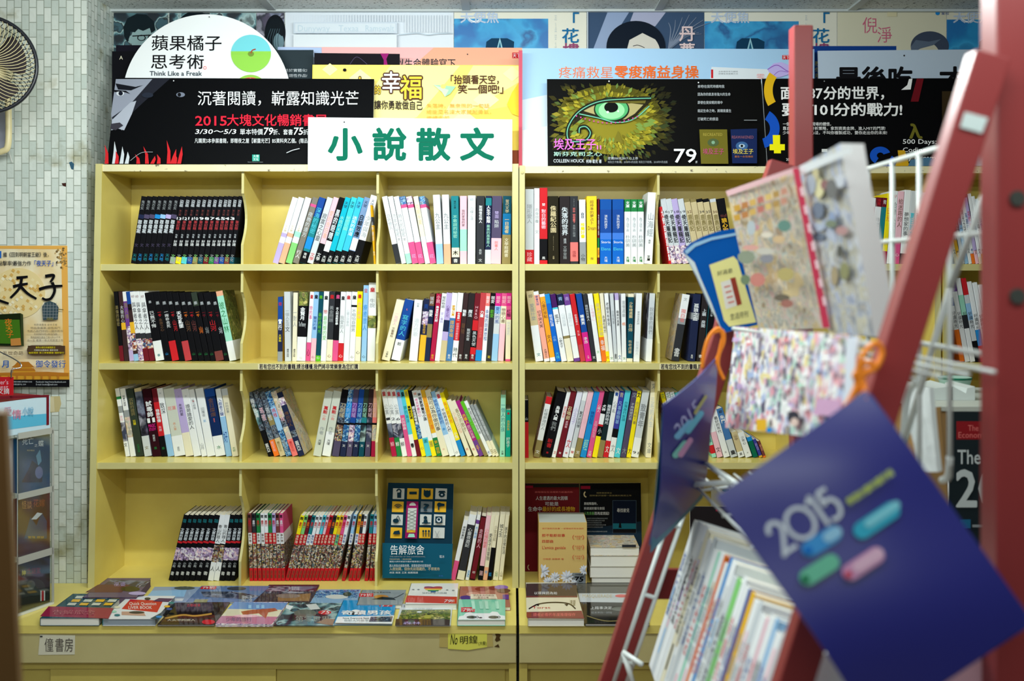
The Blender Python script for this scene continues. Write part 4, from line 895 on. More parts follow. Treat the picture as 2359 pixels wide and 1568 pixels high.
def bl(pl):
    pl.poly([(267,182),(352,182),(335,214),(300,262),(281,300),(258,284),(256,262)], (150,156,172)); pl.poly([(352,181),(392,181),(330,236),(262,300),(258,270),(300,240)], (36,38,48))
    pl.poly([(258,276),(300,236),(314,232),(304,262),(286,300),(272,296),(256,300)], (176,182,196)); pl.poly([(266,192),(312,200),(330,196),(302,208),(272,206)], (24,26,34))
    pl.ell(277, 215, 9, 6, (214,220,228)); pl.ell(278, 215, 5, 5, (24,28,40)); pl.poly([(262,207),(290,209),(300,216),(280,210),(264,212)], 'k'); pl.poly([(256,285),(276,282),(284,289),(266,300),(254,296)], (60,58,68))
    pl.ell(416, 218, 10, 5.5, (120,128,146)); pl.ell(413, 218, 4, 4.5, 'k'); pl.ell(340, 219, 13, 6, (40,46,60))
    pl.text('沉著閱讀，嶄露知識光芒', 454, 208, 828, 244, 'w', .002); pl.text('2015', 450, 266, 522, 289, (222,40,62), .014); pl.text('大塊文化暢銷書展', 522, 262, 754, 291, (222,40,62), .014)
    pl.text('3/30～5/3', 448, 295, 544, 310, 'w', .012, slant=3); pl.text('單本特價', 552, 296, 606, 311, 'w'); pl.text('79', 607, 293, 628, 310, 'w', .016, slant=2); pl.text('折、套書', 629, 297, 675, 311, 'w'); pl.text('75', 676, 293, 697, 310, 'w', .016, slant=2); pl.text('折', 698, 297, 711, 311, 'w')
    pl.text('凡購買3本參展書籍，即贈夜之屋【嶄露光芒】B5資料夾乙個。(贈品)', 448, 318, 712, 330, 'w'); pl.rect(581, 356, 598, 371, (40,160,140))
    pl.text('大塊', 583, 356, 596, 363, 'w'); pl.text('文化', 583, 363.5, 596, 370.5, 'w'); pl.text('Future Adventure Culture', 571, 372, 606, 374, 'g')
    rs = random.Random(3)
    for x, hh, c in ((245,44,'r'),(262,52,'G'),(268,30,'r'),(279,40,'G'),(291,28,'G'),(318,22,'r'),(338,40,'r'),(350,18,'r'),(365,22,'r'),(388,54,'r'),(396,34,'r'),(402,24,'r'),(412,40,'r')):
        k = rs.uniform(-8, 10); pl.poly([(x-4,377),(x+5,377),(x+6+k*.4,377-hh*.55),(x+k,377-hh),(x-1+k*.3,377-hh*.5)], (206,40,46) if c == 'r' else 'G')
    pl.stroke([(660,352),(674,346),(690,342)], 1.6, 'G'); pl.stroke([(300,370),(325,352),(352,350)], 1.2, 'g'); pl.ell(400, 186, 1.4, 1.4, 'w')
board('sale_board', 'black sale board with a half-hidden face and red grass, lying against the round sign', 'sign board', (268,179),(862,182),(858,378.5),(246,378.5), 3.085, 3.015, (7,8,11), bl, .004)
def yl(pl):
    for p in ([(722,150),(1195,152),(1195,240),(722,330)], [(900,150),(1060,151),(960,270),(760,330)], [(1090,151),(1195,152),(1195,190),(1000,300)]):
        pl.poly(p, (250,238,160) if p[0][0] != 722 else (250,226,120))
    for px, py, r in ((830,180,26),(1120,230,30),(760,160,18),(1070,280,34),(1180,170,22)): pl.poly([(px-r,py),(px,py-r*.8),(px+r,py),(px,py+r*.8)], (252,240,176))
    br = (84,52,40)
    for ch, x, y, s, c in (('的', 862, 196, 16, 'w'), ('幸', 878, 163, 46, 'w'), ('福', 922, 172, 52, 'w'), ('大', 812, 176, 34, 'w')):
        pl.text(ch, x, y, x+s, y+s+6, br, .07); pl.text(ch, x, y, x+s, y+s+6, 'w' if y < 170 else (252,214,70), .012)
    pl.text('讓你勇敢做自己', 862, 230, 974, 252, (50,40,40), .012, rise=2); pl.text('「抬頭看天空，', 1026, 172, 1162, 194, br, .016); pl.text('笑一個吧!」', 1054, 194, 1174, 216, br, .016)
    for t, y, x in (('失落時，無奈熊的一句話', 238, 1128), ('總能莫名讓大家鼓起勇氣，', 252, 1140), ('繼續向前', 266, 1036)): pl.text(t, 982, y, x, y+11, (224,160,70))
    pl.poly([(998,195),(1050,199),(1037,216),(1025,223),(1018,212)], (160,216,176)); pl.poly([(998,195),(1034,207),(1025,223),(1018,212)], (200,232,190)); pl.ell(1021, 199, 6, 5, (250,224,120)); pl.ell(794, 161, 4, 3.5, 'k')
    pl.poly([(1195,190),(1180,212),(1168,240),(1180,262),(1195,268)], (248,208,60)); pl.rect(1178, 346, 1195, 386, (140,70,44))
board('advert_board', 'yellow board with sunbeam pattern and brown lettering behind the white category sign', 'sign board', (720,149),(1196,150),(1196,388),(716,388), 3.108, 3.075, (250,222,100), yl, .003)
def bp(pl): pl.poly([(876,123),(896,123),(890,136),(893,150),(884,150),(884,138)], (150,30,110)); pl.stroke([(806,148),(822,131),(846,148)], 1, 'q')
board('advert_board', 'black board strip with a purple streak between yellow board and pink board', 'sign board', (724,122),(921,124),(921,389),(724,389), 3.125, 3.125, (20,17,24), bp, .003)
def pk(pl):
    pl.poly([(740,109),(1000,109),(920,180),(740,180)], (246,186,186)); pl.text('以生命體驗寫下', 912, 134, 1050, 159, 'd', .008); pl.rect(1180, 121, 1200, 134, 'r'); pl.text('天下', 1181, 122, 1199, 133, 'w'); pl.ell(1077, 125, 1.5, 1.5, 'd')
    pl.poly([(640,108),(741,109),(741,160),(640,160)], (180,200,236))
board('advert_board', 'salmon pink board with dark lettering behind the yellow board', 'sign board', (640,108),(1203,110),(1203,389),(640,389), 3.195, 3.195, (244,176,146), pk, .003)
board('board_edge', 'narrow magenta-red board edge beside the light blue board', 'sign board', (1195,116),(1203.5,116),(1203,386),(1195,386), 3.055, 3.055, (206,90,110), None, .01, side=(206,90,110))
def lb_(pl):
    pl.poly([(1203,230),(1300,210),(1840,112+70),(1840,389),(1203,389)], (216,232,246)); pl.poly([(1203,300),(1262,290),(1262,389),(1203,389)], (238,244,252))
    pl.text('疼痛救星', 1286, 152, 1414, 181, (240,128,84)); pl.text('零痠痛益身操', 1415, 150, 1610, 181, (236,110,44), .02); pl.rect(1802, 127, 1834, 137, 'r'); pl.text('天下文化', 1803, 127, 1833, 137, 'w')
    pl.poly([(1636,183),(1639,154),(1780,160),(1780,183)], (224,232,238)); pl.rect(1638, 160, 1643, 180, 'r'); pl.text('全新健身系列課程', 1655, 163, 1700, 166.5, 'g'); pl.text('舒緩全身痠痛方法', 1655, 168, 1700, 171.5, 'g'); pl.text('零', 1742, 169, 1762, 183, (240,170,170))
    pl.poly([(1768,160),(1782,146),(1800,143),(1822,152),(1840,164),(1840,176),(1815,172),(1796,178),(1778,178)], (196,180,238)); pl.stroke([(1768,160),(1790,150),(1815,164),(1840,168)], 2, (150,100,196)); pl.stroke([(1780,176),(1795,164),(1815,166)], 1.2, (150,100,196))
board('advert_board', 'light blue exercise board with orange lettering behind the eye board', 'sign board', (1203,111),(1876,113),(1876,389),(1203,389), 3.10, 3.07, (170,208,240), lb_, .003)
def eye(pl):
    rs = random.Random(7)
    pl.ell(1405, 270, 122, 74, (84,80,22)); pl.ell(1405, 272, 100, 60, (116,108,28)); pl.ell(1412, 312, 76, 44, (140,130,36)); pl.eps = .00001; fe = []
    for k in range(620):
        a = rs.uniform(0, 2*math.pi); R0 = rs.uniform(.3, 1.0)**.8; x = 1405+150*R0*math.cos(a); y = 276+100*R0*math.sin(a); fe.append((R0, a, x, y))
    for R0, a, x, y in sorted(fe, reverse=True):
        L = rs.uniform(13, 24); dx, dy = math.cos(a)*L, math.sin(a)*L*.7; nx_, ny_ = -dy*.24, dx*.24
        if not (1263 < x+dx < 1560 and 1263 < x < 1560 and 190 < y+dy < 379): continue
        q = max(.06, min(1, (1.1-R0)*2.1))*(.55 if y < 205 else 1)*(1 if x < 1500 else .6); c_ = rs.choice([(150,140,34),(170,158,46),(120,130,44),(132,126,34),(122,150,70),(112,102,26),(180,168,54)])
        pl.poly([(x,y),(x+dx*.5+nx_,y+dy*.5+ny_),(x+dx,y+dy),(x+dx*.5-nx_,y+dy*.5-ny_)], tuple(int(12+(v-12)*round(q*5)/5) for v in c_))
    pl.eps = .0003
    pl.poly([(1424,300),(1412,330),(1424,326),(1436,332)], (120,112,34))
    pl.poly([(1318,290),(1330,262),(1358,244),(1390,234),(1440,230),(1490,228),(1500,232),(1470,262),(1450,276),(1420,281),(1385,276),(1352,264)], (38,34,20))
    pl.poly([(1340,254),(1365,242),(1400,237),(1455,238),(1482,241),(1462,262),(1440,275),(1410,275),(1378,266)], (176,164,110)); pl.poly([(1356,240),(1390,231),(1450,227),(1490,226),(1486,238),(1440,238),(1380,240)], (104,96,38))
    pl.ell(1409, 252, 41, 29, (24,40,26)); pl.ell(1409, 251, 38, 26, (84,176,110)); pl.ell(1409, 254, 30, 20, (150,216,160)); pl.ell(1408, 247, 16, 12, (8,12,10)); pl.ell(1400, 258, 3, 2.6, 'w'); pl.ell(1424, 256, 2, 2, 'w')
    pl.poly([(1345,240),(1365,236),(1400,236),(1450,238),(1452,228),(1400,226),(1360,232)], (94,86,34))
    sw = [(1500,226),(1440,228),(1380,234),(1335,256),(1310,290),(1308,318),(1325,326),(1350,322),(1360,306),(1350,292),(1336,294),(1334,306)]
    pl.stroke(sw, 9, (26,30,20)); pl.stroke(sw, 2.2, (110,190,160)); pl.stroke([(1334,262),(1380,272),(1420,282),(1460,274),(1496,244)], 2.4, (110,190,160))
    for i in range(15): t = i/14; pl.ell(1328+t*140, 267+22*math.sin(t*2.6)-t*10, 2, 1.8, (196,70,150), n=8)
    pl.stroke([(1303,230),(1330,228),(1372,214)], (3,1), (56,50,16))
    pk_ = (226,112,206); pl.text('埃及王子', 1275, 318, 1374, 346, pk_, .012); pl.text('II', 1375, 334, 1385, 344, pk_); pl.text('斯芬克司之心', 1275, 349, 1387, 360, (180,230,210), .006); pl.text('COLLEEN HOUCK', 1275, 366, 1346, 374, 'G', .012); pl.text('柯琳·霍克 著', 1350, 367, 1386, 376, 'G', .01)
    pl.text('定價350元 2017.12上市', 1400, 361, 1470, 368, 'G'); pl.text('埃及王子第3集，2018年4月出版 埃及王子前傳，2018年9月出版', 1400, 370, 1538, 376, 'g'); pl.text('79', 1553, 341, 1604, 374, 'w', .01); pl.text('折', 1602, 370, 1607, 376, 'w')
    for t, y, x1 in (('來吧!在我死時親吻我', 195, 1669), ('因為你的氣息有強大的生命', 213, 1683), ('即使在我安眠的墳中', 232, 1665), ('銘記生命之吻，將賜我重生', 251, 1685), ('打破死亡的禁忌', 270, 1655)): pl.text(t, 1607, y, x1, y+8, 'G')
    pl.rect(1714, 276, 1744, 277.5, 'g')
    pl.poly([(1611,298),(1675,298),(1678,377),(1615,377)], (112,104,34)); pl.text('RECREATED', 1620, 306, 1664, 313, (176,160,70)); pl.ell(1643, 328, 13, 9, (80,96,60)); pl.ell(1643, 328, 4, 4, (130,170,140)); pl.text('埃及王子', 1619, 341, 1668, 356, (190,80,120), .01)
    pl.poly([(1683,298),(1744,296),(1744,376),(1687,376)], (22,38,84)); pl.text('REAWAKENED', 1686, 312, 1736, 319, (150,90,100)); pl.ell(1709, 336, 14, 10, (60,100,150)); pl.ell(1709, 336, 7, 4.5, (180,200,214)); pl.ell(1709, 336, 3, 3, 'k'); pl.text('埃及王子', 1688, 342, 1736, 355, (220,200,90), .01); pl.text('重生一永恆傳說', 1692, 358, 1735, 363, (190,120,60))
    pl.ell(1403, 187, 1.6, 1.6, 'w'); pl.ell(1609, 190, 1.6, 1.6, 'w')
board('advert_board', 'black board with a large green eye, standing on the middle bookcase', 'sign board', (1260,182),(1753,182),(1766,383),(1262,382), 3.04, 3.015, (6,6,6), eye, .004)
def b87(pl):
    w_ = (240,240,240); ye = (246,206,30); bu = (22,82,190)
    pl.ring(1832, 208, 52, 72, (226,178,30), 150, 215, 14); pl.ring(1750, 296, 24, 46, bu, -60, 75, 16); pl.poly([(1780,311),(1797,311),(1797,332),(1808,332),(1808,346),(1799,346),(1799,353),(1783,353),(1783,346),(1773,346),(1773,332),(1781,332)], (250,240,20))
    pl.text('面對87分的世界，', 1797, 198, 2058, 230, w_, .022); pl.text('要有101分的戰力!', 1800, 236, 2080, 268, w_, .022)
    for t, y, x1 in (('一個高三生在學習現場的體悟，', 281, 1920), ('靠自學與獨到的分析策略，拿到資奧金牌、進入MIT的門票!', 291, 2040), ('少年程式高手的心法，不叫你複製成功，要你走出你的未來!', 301, 2044)): pl.text(t, 1803, y, x1, y+9, w_)
    pl.poly([(2094,182),(2102,181),(2098,206),(2076,207),(2090,196)], w_); pl.poly([(2112,181),(2128,181),(2116,234),(2098,234)], (110,20,30))
    pl.text('λ', 2096, 286, 2124, 318, (110,104,36), .03)
    for t, y, x1 in (('500 Days:', 320, 2157), ('Coding', 339, 2133), ('My Dream', 357, 2155)): pl.text(t, 2080, y, x1, y+11, w_, .004)
    pl.ring(2028, 358, 8, 24, bu, 120, 340, 20, .85); pl.ring(2046, 372, 3, 17, bu, -60, 150, 14, .9); pl.poly([(2068,346),(2084,346),(2090,364),(2095,382),(2062,382),(2070,364)], (206,160,30)); pl.poly([(2098,368),(2140,362),(2168,372),(2168,382),(2092,382)], (80,120,150))
    pl.text('2018', 1811, 364, 1826, 370, w_); pl.rect(1893, 343, 1906, 350, (220,222,220)); pl.poly([(1972,351),(1981,351),(1981,366),(1975,360)], (220,222,220)); pl.rect(2170, 210, 2210, 300, (54,42,24)); pl.ell(1899, 187, 1.4, 1.4, 'g')
board('advert_board', 'black board with bold white lettering and a yellow plus, behind the short red post', 'sign board', (1755,181),(2232,180),(2232,382),(1768,383), 3.04, 3.015, (6,6,8), b87, .004)
def ky(pl):
    for i, ch in enumerate('教你用'): pl.text(ch, 1877, 140+i*14, 1888, 153+i*14, (200,190,90))
board('advert_board', 'dark blue board between the light blue board and the pale grey-blue board', 'sign board', (1868,106),(2065,106),(2065,389),(1868,389), 3.15, 3.15, (22,64,140), ky, .003)
def zh(pl): pl.text('最後吃，才是關鍵', 1925, 152, 2400, 214, 'k', .03); pl.ell(2083, 128, 2, 2, 'd')
board('advert_board', 'pale grey-blue board with heavy black lettering, partly behind the slanted red rail', 'sign board', (1884,117),(2440,112),(2440,389),(1890,389), 3.11, 3.09, (190,206,224), zh, .003)
def pw(pl):
    for t, y in (('的若千年後仍不停思考', 330), ('相關新聞與評論介紹', 346)): pl.text(t, 2262, y, 2390, y+11, 'd')
    pl.rect(2278, 360, 2280, 366, 'd')
board('advert_board', 'bluish white board with small black print beside the tall red post', 'sign board', (2236,216),(2420,214),(2420,382),(2236,382), 3.05, 3.03, (206,220,236), pw, .003)
def ss(pl):
    g = (0,104,80)
    for ch, x in (('小', 752), ('說', 854), ('散', 955), ('文', 1056)): pl.text(ch, x+3, 293, x+83, 371, g, .032)
    pl.ell(793, 281, 1.6, 1.5, 'k')
board('category_sign', 'white category sign with four large green characters on the bookcase edge', 'sign', (710,270),(1180,275),(1180,395),(709,393.5), 2.989, 2.989, (244,250,254), ss, .003)

# ================================================================== books lying on the counter
def ledge_book(label, xl, xr, yf, bxl, bxr, yb, t, col, draw, pages=PAGESW, name='book', group='books lying on the counter', spine=None, stack=0):
    z0 = ZLEDGE+stack+.0006
    def on(px, py, z): r = ray(px, py); k = (z-EYE)/r.z; return ORG+r*k
    ppm = F/on(xl, yf, z0).y; th = t/ppm; z1 = z0+th
    fl, fr = on(xl, yf, z0), on(xr, yf, z0); bl_, br_ = on(bxl, yb, z1), on(bxr, yb, z1)
    up = Vector((0, 0, 1)); c = .0011; B4 = [Vector((p.x, p.y, 0)) for p in (fl, fr, br_, bl_)]
    root = thing(name, label, 'book', ((fl.x+br_.x)/2, (fl.y+br_.y)/2, z0), group=group)
    sh = lambda z, ins: [(p+(sum(B4, Vector())/4-p).normalized()*ins)+up*z for p in B4]
    mb = MB(); q = sh(z1-c, 0); mb.slab(q, up*c, M(col, True)); q = sh(z0, 0); mb.slab(q, up*c, M(col, True))
    if th > .006:
        sp = [B4[0]+up*z0, B4[3]+up*z0, B4[3]+up*z1, B4[0]+up*z1]; mb.slab(sp, (B4[1]-B4[0]).normalized()*.0012, M(spine or col, True))
    pl = Pl(Vector((0,0,z1)), Vector((1,0,z1)), Vector((0,1,z1)), mb, .00012)
    if draw: draw(pl)
    mb.build('cover', root)
    if th > 2.4*c:
        mb = MB(); mb.slab(sh(z0+c, .002), up*(th-2*c), pages); mb.build('page_block', root)
    return root
G_ = lambda c: M(c, True)
def k1(pl):
    pl.poly([(112,1396),(262,1400),(250,1424),(92,1419)], G_((150,26,70)))
    for r in range(3):
        for c_ in range(4):
            y = 1372+r*8; x = 172+c_*28-(y-1372)*1.15; pl.poly([(x,y+5.5),(x+19,y+5.8),(x+24,y),(x+5,y-.3)], G_('Y' if (r+c_) % 2 else (206,210,198)))
    pl.text('告解旅舍', 120, 1404, 220, 1415, G_((190,90,110)))
ledge_book('thick dark blue book with gold squares and maroon band, front left of the counter', 92, 228, 1441, 168, 287, 1367, 18, 'T', k1)
def k2(pl):
    pl.poly([(300,1380),(376,1383),(362,1410),(280,1402)], G_('r')); pl.text('Quick Question', 298, 1386, 360, 1393, G_('w')); pl.text('LIVER BOOK', 296, 1395, 350, 1402, G_('w'))
    pl.poly([(280,1408),(330,1408),(336,1418),(280,1416)], G_((200,160,140))); pl.ell(315, 1410, 18, 3, G_('d')); pl.poly([(352,1384),(388,1386),(400,1378),(366,1377)], G_('h20')); pl.poly([(346,1424),(372,1410),(366,1427)], G_('T')); pl.ell(308, 1375, 8, 2, G_('r'))
    for x, y, c_ in ((262,1408,'L'),(270,1398,'e'),(270,1416,'t'),(395,1388,'t'),(385,1396,'Y'),(340,1378,'d'),(390,1402,'b'),(366,1420,'B')): pl.ell(x, y, 7, 2.6, G_(c_), n=14)
ledge_book('thick white book with a red title block and teal corner, front row of the counter', 236, 358, 1441, 296, 404, 1372, 16, (232,234,236), k2, M((150,160,170)), spine='t')
def k3(pl):
    pl.poly([(402,1388),(520,1388),(498,1416),(366,1416)], G_((26,22,22))); pl.stroke([(380,1424),(420,1416),(450,1418),(488,1413)], 4, G_((196,150,70))); pl.poly([(368,1432),(495,1435),(502,1425),(376,1424)], G_((76,48,34)))
    pl.text('古都故事', 430, 1390, 462, 1397, G_('r')); pl.ell(480, 1432, 15, 5.5, G_('r')); pl.text('大火中的旅人', 385, 1425, 450, 1430, G_('e'))
ledge_book('thin dark brown book with a red oval, front row of the counter', 362, 494, 1442, 408, 530, 1386, 4, (58,44,34), k3)
def k4(pl):
    pl.poly([(540,1386),(663,1388),(650,1404),(524,1402)], G_((110,150,206))); pl.poly([(524,1402),(650,1404),(640,1420),(510,1418)], G_((226,220,190))); pl.poly([(510,1418),(640,1420),(626,1437),(496,1435)], G_((190,120,150)))
    pl.poly([(555,1408),(580,1404),(634,1400),(640,1406),(618,1410),(612,1424),(596,1412),(560,1416)], G_((176,90,60))); pl.ell(568, 1418, 30, 3, G_('P')); pl.text('少年的旅行', 520, 1421, 580, 1431, G_('q'))
    for x in (572, 590, 602): pl.rect(x, 1393, x+7, 1401, G_('s'))
ledge_book('thin book with blue sky, red figure and pink foot, front row of the counter', 496, 628, 1443, 541, 664, 1386, 5, 'F', k4)
def k5(pl):
    pl.poly([(668,1388),(780,1390),(768,1440),(632,1440)], G_('U')); pl.ell(703, 1412, 26, 9, G_((96,104,96))); pl.poly([(660,1392),(676,1396),(668,1404),(658,1400)], G_('w')); pl.poly([(704,1392),(728,1390),(738,1402),(716,1404)], G_((206,210,210)))
    pl.ell(748, 1410, 15, 5, G_('r')); pl.text('75', 738, 1406, 758, 1413, G_('w'), slant=3); pl.text('第零世界', 680, 1418, 760, 1432, G_((150,160,150))); pl.poly([(728,1434),(752,1424),(772,1426),(766,1440)], G_((150,130,110)))
ledge_book('thin grey-green book with a red price oval, front row of the counter', 630, 770, 1442, 668, 788, 1387, 3, 'U', k5)
def k6(pl):
    pl.poly([(778,1420),(908,1417),(903,1436),(772,1434)], G_('w')); pl.rect(874, 1390, 904, 1396.5, G_('r')); pl.text('79', 879, 1390.5, 898, 1396, G_('w')); pl.text('奇蹟男孩', 786, 1405, 902, 1416, G_('w'), .03)
    pl.poly([(802,1416),(806,1407),(818,1404),(832,1407),(832,1416)], G_('k')); pl.ell(820, 1406, 9, 2.5, G_('w')); pl.text('Now Everyone Sees', 790, 1421, 850, 1425, G_('d')); pl.text('最動人的故事', 792, 1426, 850, 1431, G_('g'))
    pl.poly([(854,1420),(905,1419),(902,1431),(850,1431)], G_('A'))
    for i in range(4): pl.poly([(800+i*26,1382),(804+i*26,1382),(802+i*26,1404),(799+i*26,1404)], G_((60,160,220)))
ledge_book('sky blue and white book with a red price tag, front row of the counter', 769, 903, 1440, 791, 914, 1382, 8, (30,146,206), k6)
def k7(pl):
    pl.poly([(926,1404),(1039,1403),(1036,1440),(912,1440)], G_('H')); pl.poly([(912,1425),(1036,1426),(1036,1440),(910,1440)], G_((70,56,48))); pl.text('愛與和平的森林日子', 930, 1393, 1000, 1398, G_('d')); pl.text('The Forest Diary', 950, 1398.5, 996, 1402, G_('g')); pl.text('文', 1013, 1394, 1022, 1398, G_('d'))
    pl.ell(966, 1409, 6, 2, G_('G')); pl.ell(985, 1420, 9, 4, G_((170,170,80))); pl.text('森林', 928, 1431, 970, 1438, G_('V'))
ledge_book('thin book with a forest photo and pale grey head, front row of the counter', 911, 1038, 1442, 924, 1043, 1390, 3, (206,212,218), k7)
def k8(pl):
    pl.poly([(1055,1427),(1058,1419),(1068,1417),(1073,1411),(1084,1409),(1090,1412),(1128,1412),(1134,1408),(1146,1409),(1152,1416),(1163,1418),(1164,1427)], G_('w'))
    for x in (1087, 1137): pl.ell(x, 1421, 12, 3.4, G_((70,72,60))); pl.ring(x+2, 1421, 12, 14, G_('d'), -50, 50, 10, .3)
    pl.ell(1107, 1422, 4, 1.4, G_('d')); pl.rect(1062, 1398, 1094, 1409, G_('r')); pl.text('79', 1066, 1400, 1080, 1408, G_('w'), slant=2); pl.text('折', 1080, 1400, 1091, 1408, G_('w'))
    for i, x in enumerate((1085, 1103, 1116, 1140)): pl.poly([(x,1384),(x+8,1384),(x+10,1402),(x+3,1402)], G_((170,226,204)))
ledge_book('thick mint book with a white animal face, front right of the counter', 1053, 1164, 1441, 1056, 1164, 1380, 14, (128,206,178), k8, PAGESW)
def k9(pl):
    pl.poly([(256,1334),(346,1338),(330,1352),(240,1346)], G_('X')); pl.poly([(226,1346),(300,1346),(280,1364),(196,1364)], G_((96,40,62))); pl.ell(300, 1356, 22, 6, G_((50,54,34))); pl.text('巫婆', 262, 1340, 290, 1350, G_('V')); pl.ell(316, 1366, 20, 4, G_('V'))
ledge_book('thick purple and green book at the back left, behind the dark blue one', 190, 314, 1395, 248, 348, 1331, 20, (100,84,116), k9, M((110,90,110)))
def k10(pl): pl.poly([(350,1360),(430,1358),(424,1374),(338,1374)], G_('s')); pl.ell(425, 1354, 24, 4, G_((90,96,88))); pl.poly([(336,1377),(424,1378),(420,1384),(332,1383)], G_((214,220,224)))
ledge_book('pale blue thin book behind the white and red one, back row of the counter', 332, 446, 1391, 356, 462, 1351, 4, (150,170,200), k10)
def k11(pl):
    pl.poly([(466,1350),(500,1350),(496,1357),(460,1356)], G_('r')); pl.text('79折', 466, 1350, 496, 1356, G_('w')); pl.poly([(462,1362),(540,1362),(600,1372),(570,1380),(470,1374)], G_('X')); pl.poly([(450,1380),(480,1380),(476,1387),(445,1387)], G_((150,150,100))); pl.text('風行者', 556, 1370, 582, 1386, G_('G')); pl.ell(545, 1355, 22, 4, G_((70,74,84)))
ledge_book('blue-grey book with a red tag at its back corner, back row of the counter', 428, 582, 1390, 464, 622, 1349, 4, (100,126,172), k11)
def k12(pl): pl.poly([(620,1350),(732,1350),(716,1366),(604,1366)], G_('X')); pl.poly([(640,1372),(716,1366),(712,1384),(640,1384)], G_((150,112,70))); pl.ell(664, 1372, 28, 5, G_((140,120,110))); pl.text('失落的城', 664, 1350, 690, 1360, G_('G'))
ledge_book('dark brown fantasy book, back row middle of the counter', 584, 716, 1389, 620, 736, 1346, 3, (64,50,58), k12)
def k13(pl): pl.poly([(730,1360),(828,1358),(822,1376),(722,1376)], G_('D')); pl.ell(776, 1374, 26, 5, G_((210,214,210))); pl.ell(800, 1368, 10, 5, G_((66,80,70)))
ledge_book('thin blue and white sky book, back row of the counter, above the sky blue one', 714, 822, 1391, 734, 832, 1357, 3, (130,170,206), k13)
def k14(pl):
    pl.rect(827, 1366, 860, 1374, G_('r')); pl.text('79折', 829, 1366.5, 858, 1373.5, G_('w')); pl.ell(878, 1374, 17, 4.5, G_((190,130,50))); pl.poly([(856,1380),(880,1374),(905,1376),(912,1381)], G_((40,40,40))); pl.stroke([(900,1379),(915,1374),(930,1366)], 1.4, G_('d')); pl.text('Nils Karma', 858, 1362, 900, 1365, G_('d'))
ledge_book('grey book with a red tag and orange disc, back row of the counter', 822, 925, 1402, 834, 936, 1358, 10, (142,150,154), k14)
def k15(pl):
    pl.poly([(938,1371),(1053,1374),(1052,1390),(932,1387)], G_((206,66,40))); pl.text('79', 1022, 1380, 1038, 1387, G_('w'), slant=3); pl.text('折', 1039, 1380, 1048, 1387, G_('w'))
    for i, c_ in enumerate(((150,60,110),(226,110,60),(240,210,80),(70,150,90),(60,90,160))):
        y0 = 1351+i*2.5; w_ = (20, 22, 19, 13, 6)[i]; pl.poly([(998-w_,y0),(998+w_,y0),(998+w_*(.9 if i else 1.02),y0+2.6),(998-w_*(.9 if i else 1.02),y0+2.6)], G_(c_))
    pl.ell(987, 1351.5, 10, 1.5, G_((150,60,110))); pl.ell(1009, 1351.5, 10, 1.5, G_((190,80,90)))
    for x, y in ((952,1357),(964,1357),(1030,1358),(1044,1359)): pl.ell(x, y, 3, 1, G_('g'), n=10)
    pl.text('我們與愛的距離', 972, 1363, 1030, 1367, G_('g'))
ledge_book('white book with a rainbow heart and red band, back row of the counter', 933, 1052, 1404, 947, 1056, 1343, 14, (236,236,232), k15)
def k16(pl):
    for x, y, c_ in ((1080,1356,(190,110,90)),(1110,1356,(150,70,50)),(1140,1354,(150,70,60)),(1075,1376,(90,60,140)),(1155,1352,(150,110,190)),(1090,1368,(220,160,140)),(1160,1360,(120,80,60))): pl.ell(x, y, 16, 5, G_(c_), n=16)
    pl.poly([(1084,1368),(1142,1368),(1146,1379),(1084,1379)], G_((232,220,196))); pl.text('平凡女孩的自白', 1090, 1368.5, 1138, 1373, G_('m')); pl.text('生活日常', 1100, 1373.5, 1126, 1378, G_('m')); pl.rect(1158, 1369, 1172, 1380, G_('v'))
ledge_book('brown-red patterned book with a cream label, back right of the counter', 1057, 1176, 1406, 1059, 1169, 1350, 9, (186,120,100), k16)
def k17(pl):
    pl.poly([(1212,1344),(1328,1342),(1330,1374),(1212,1374)], G_((70,58,60))); pl.text('以罪與罰為始', 1230, 1362, 1284, 1369, G_('w'))
    pl.poly([(1212,1376),(1331,1374),(1340,1406),(1213,1409)], G_('e')); pl.rect(1212, 1372, 1330, 1375.5, G_('x'))
    pl.stroke([(1218,1402),(1240,1391),(1275,1387),(1310,1390),(1326,1402)], 3, G_('k'))
    for x in (1234, 1300): pl.poly([(x,1391),(x+10,1390),(x+6,1396)], G_('k'))
    pl.text('Torst', 1226, 1396, 1268, 1401, G_('r')); pl.text('渴望', 1312, 1381, 1326, 1395, G_('z'))
    pl.poly([(1213,1409),(1340,1406),(1346,1424),(1214,1423)], G_((140,70,72))); pl.text('讀者必看的年度推理傑作', 1228, 1411, 1326, 1419, G_('C')); pl.rect(1213, 1410, 1224, 1421, G_((150,76,56)))
ledge_book('thick cream and red-brown book nearest the black gap, on the middle counter', 1216, 1346, 1442, 1210, 1323, 1341, 17, (206,200,176), k17, PAGESW)
def k18(pl):
    pl.poly([(1326,1344),(1468,1344),(1480,1366),(1332,1366)], G_((96,94,86))); pl.poly([(1332,1366),(1470,1366),(1478,1388),(1336,1386)], G_('G')); pl.ell(1432, 1372, 15, 3.6, G_('C')); pl.text('MASQUERADE', 1342, 1368, 1410, 1376, G_('E'))
    pl.poly([(1336,1387),(1480,1390),(1490,1436),(1347,1436)], G_((34,34,32))); pl.text('上錯事決定', 1360, 1396, 1410, 1403, G_('w')); pl.ell(1430, 1402, 22, 5, G_((100,104,100))); pl.text('給未來的一封信', 1362, 1408, 1410, 1413, G_('g')); pl.stroke([(1352,1418),(1400,1430),(1470,1424)], 2, G_('z'))
ledge_book('dark book with a white band and red oval on the middle counter, beside the rack', 1348, 1496, 1442, 1327, 1470, 1341, 6, (54,54,50), k18)

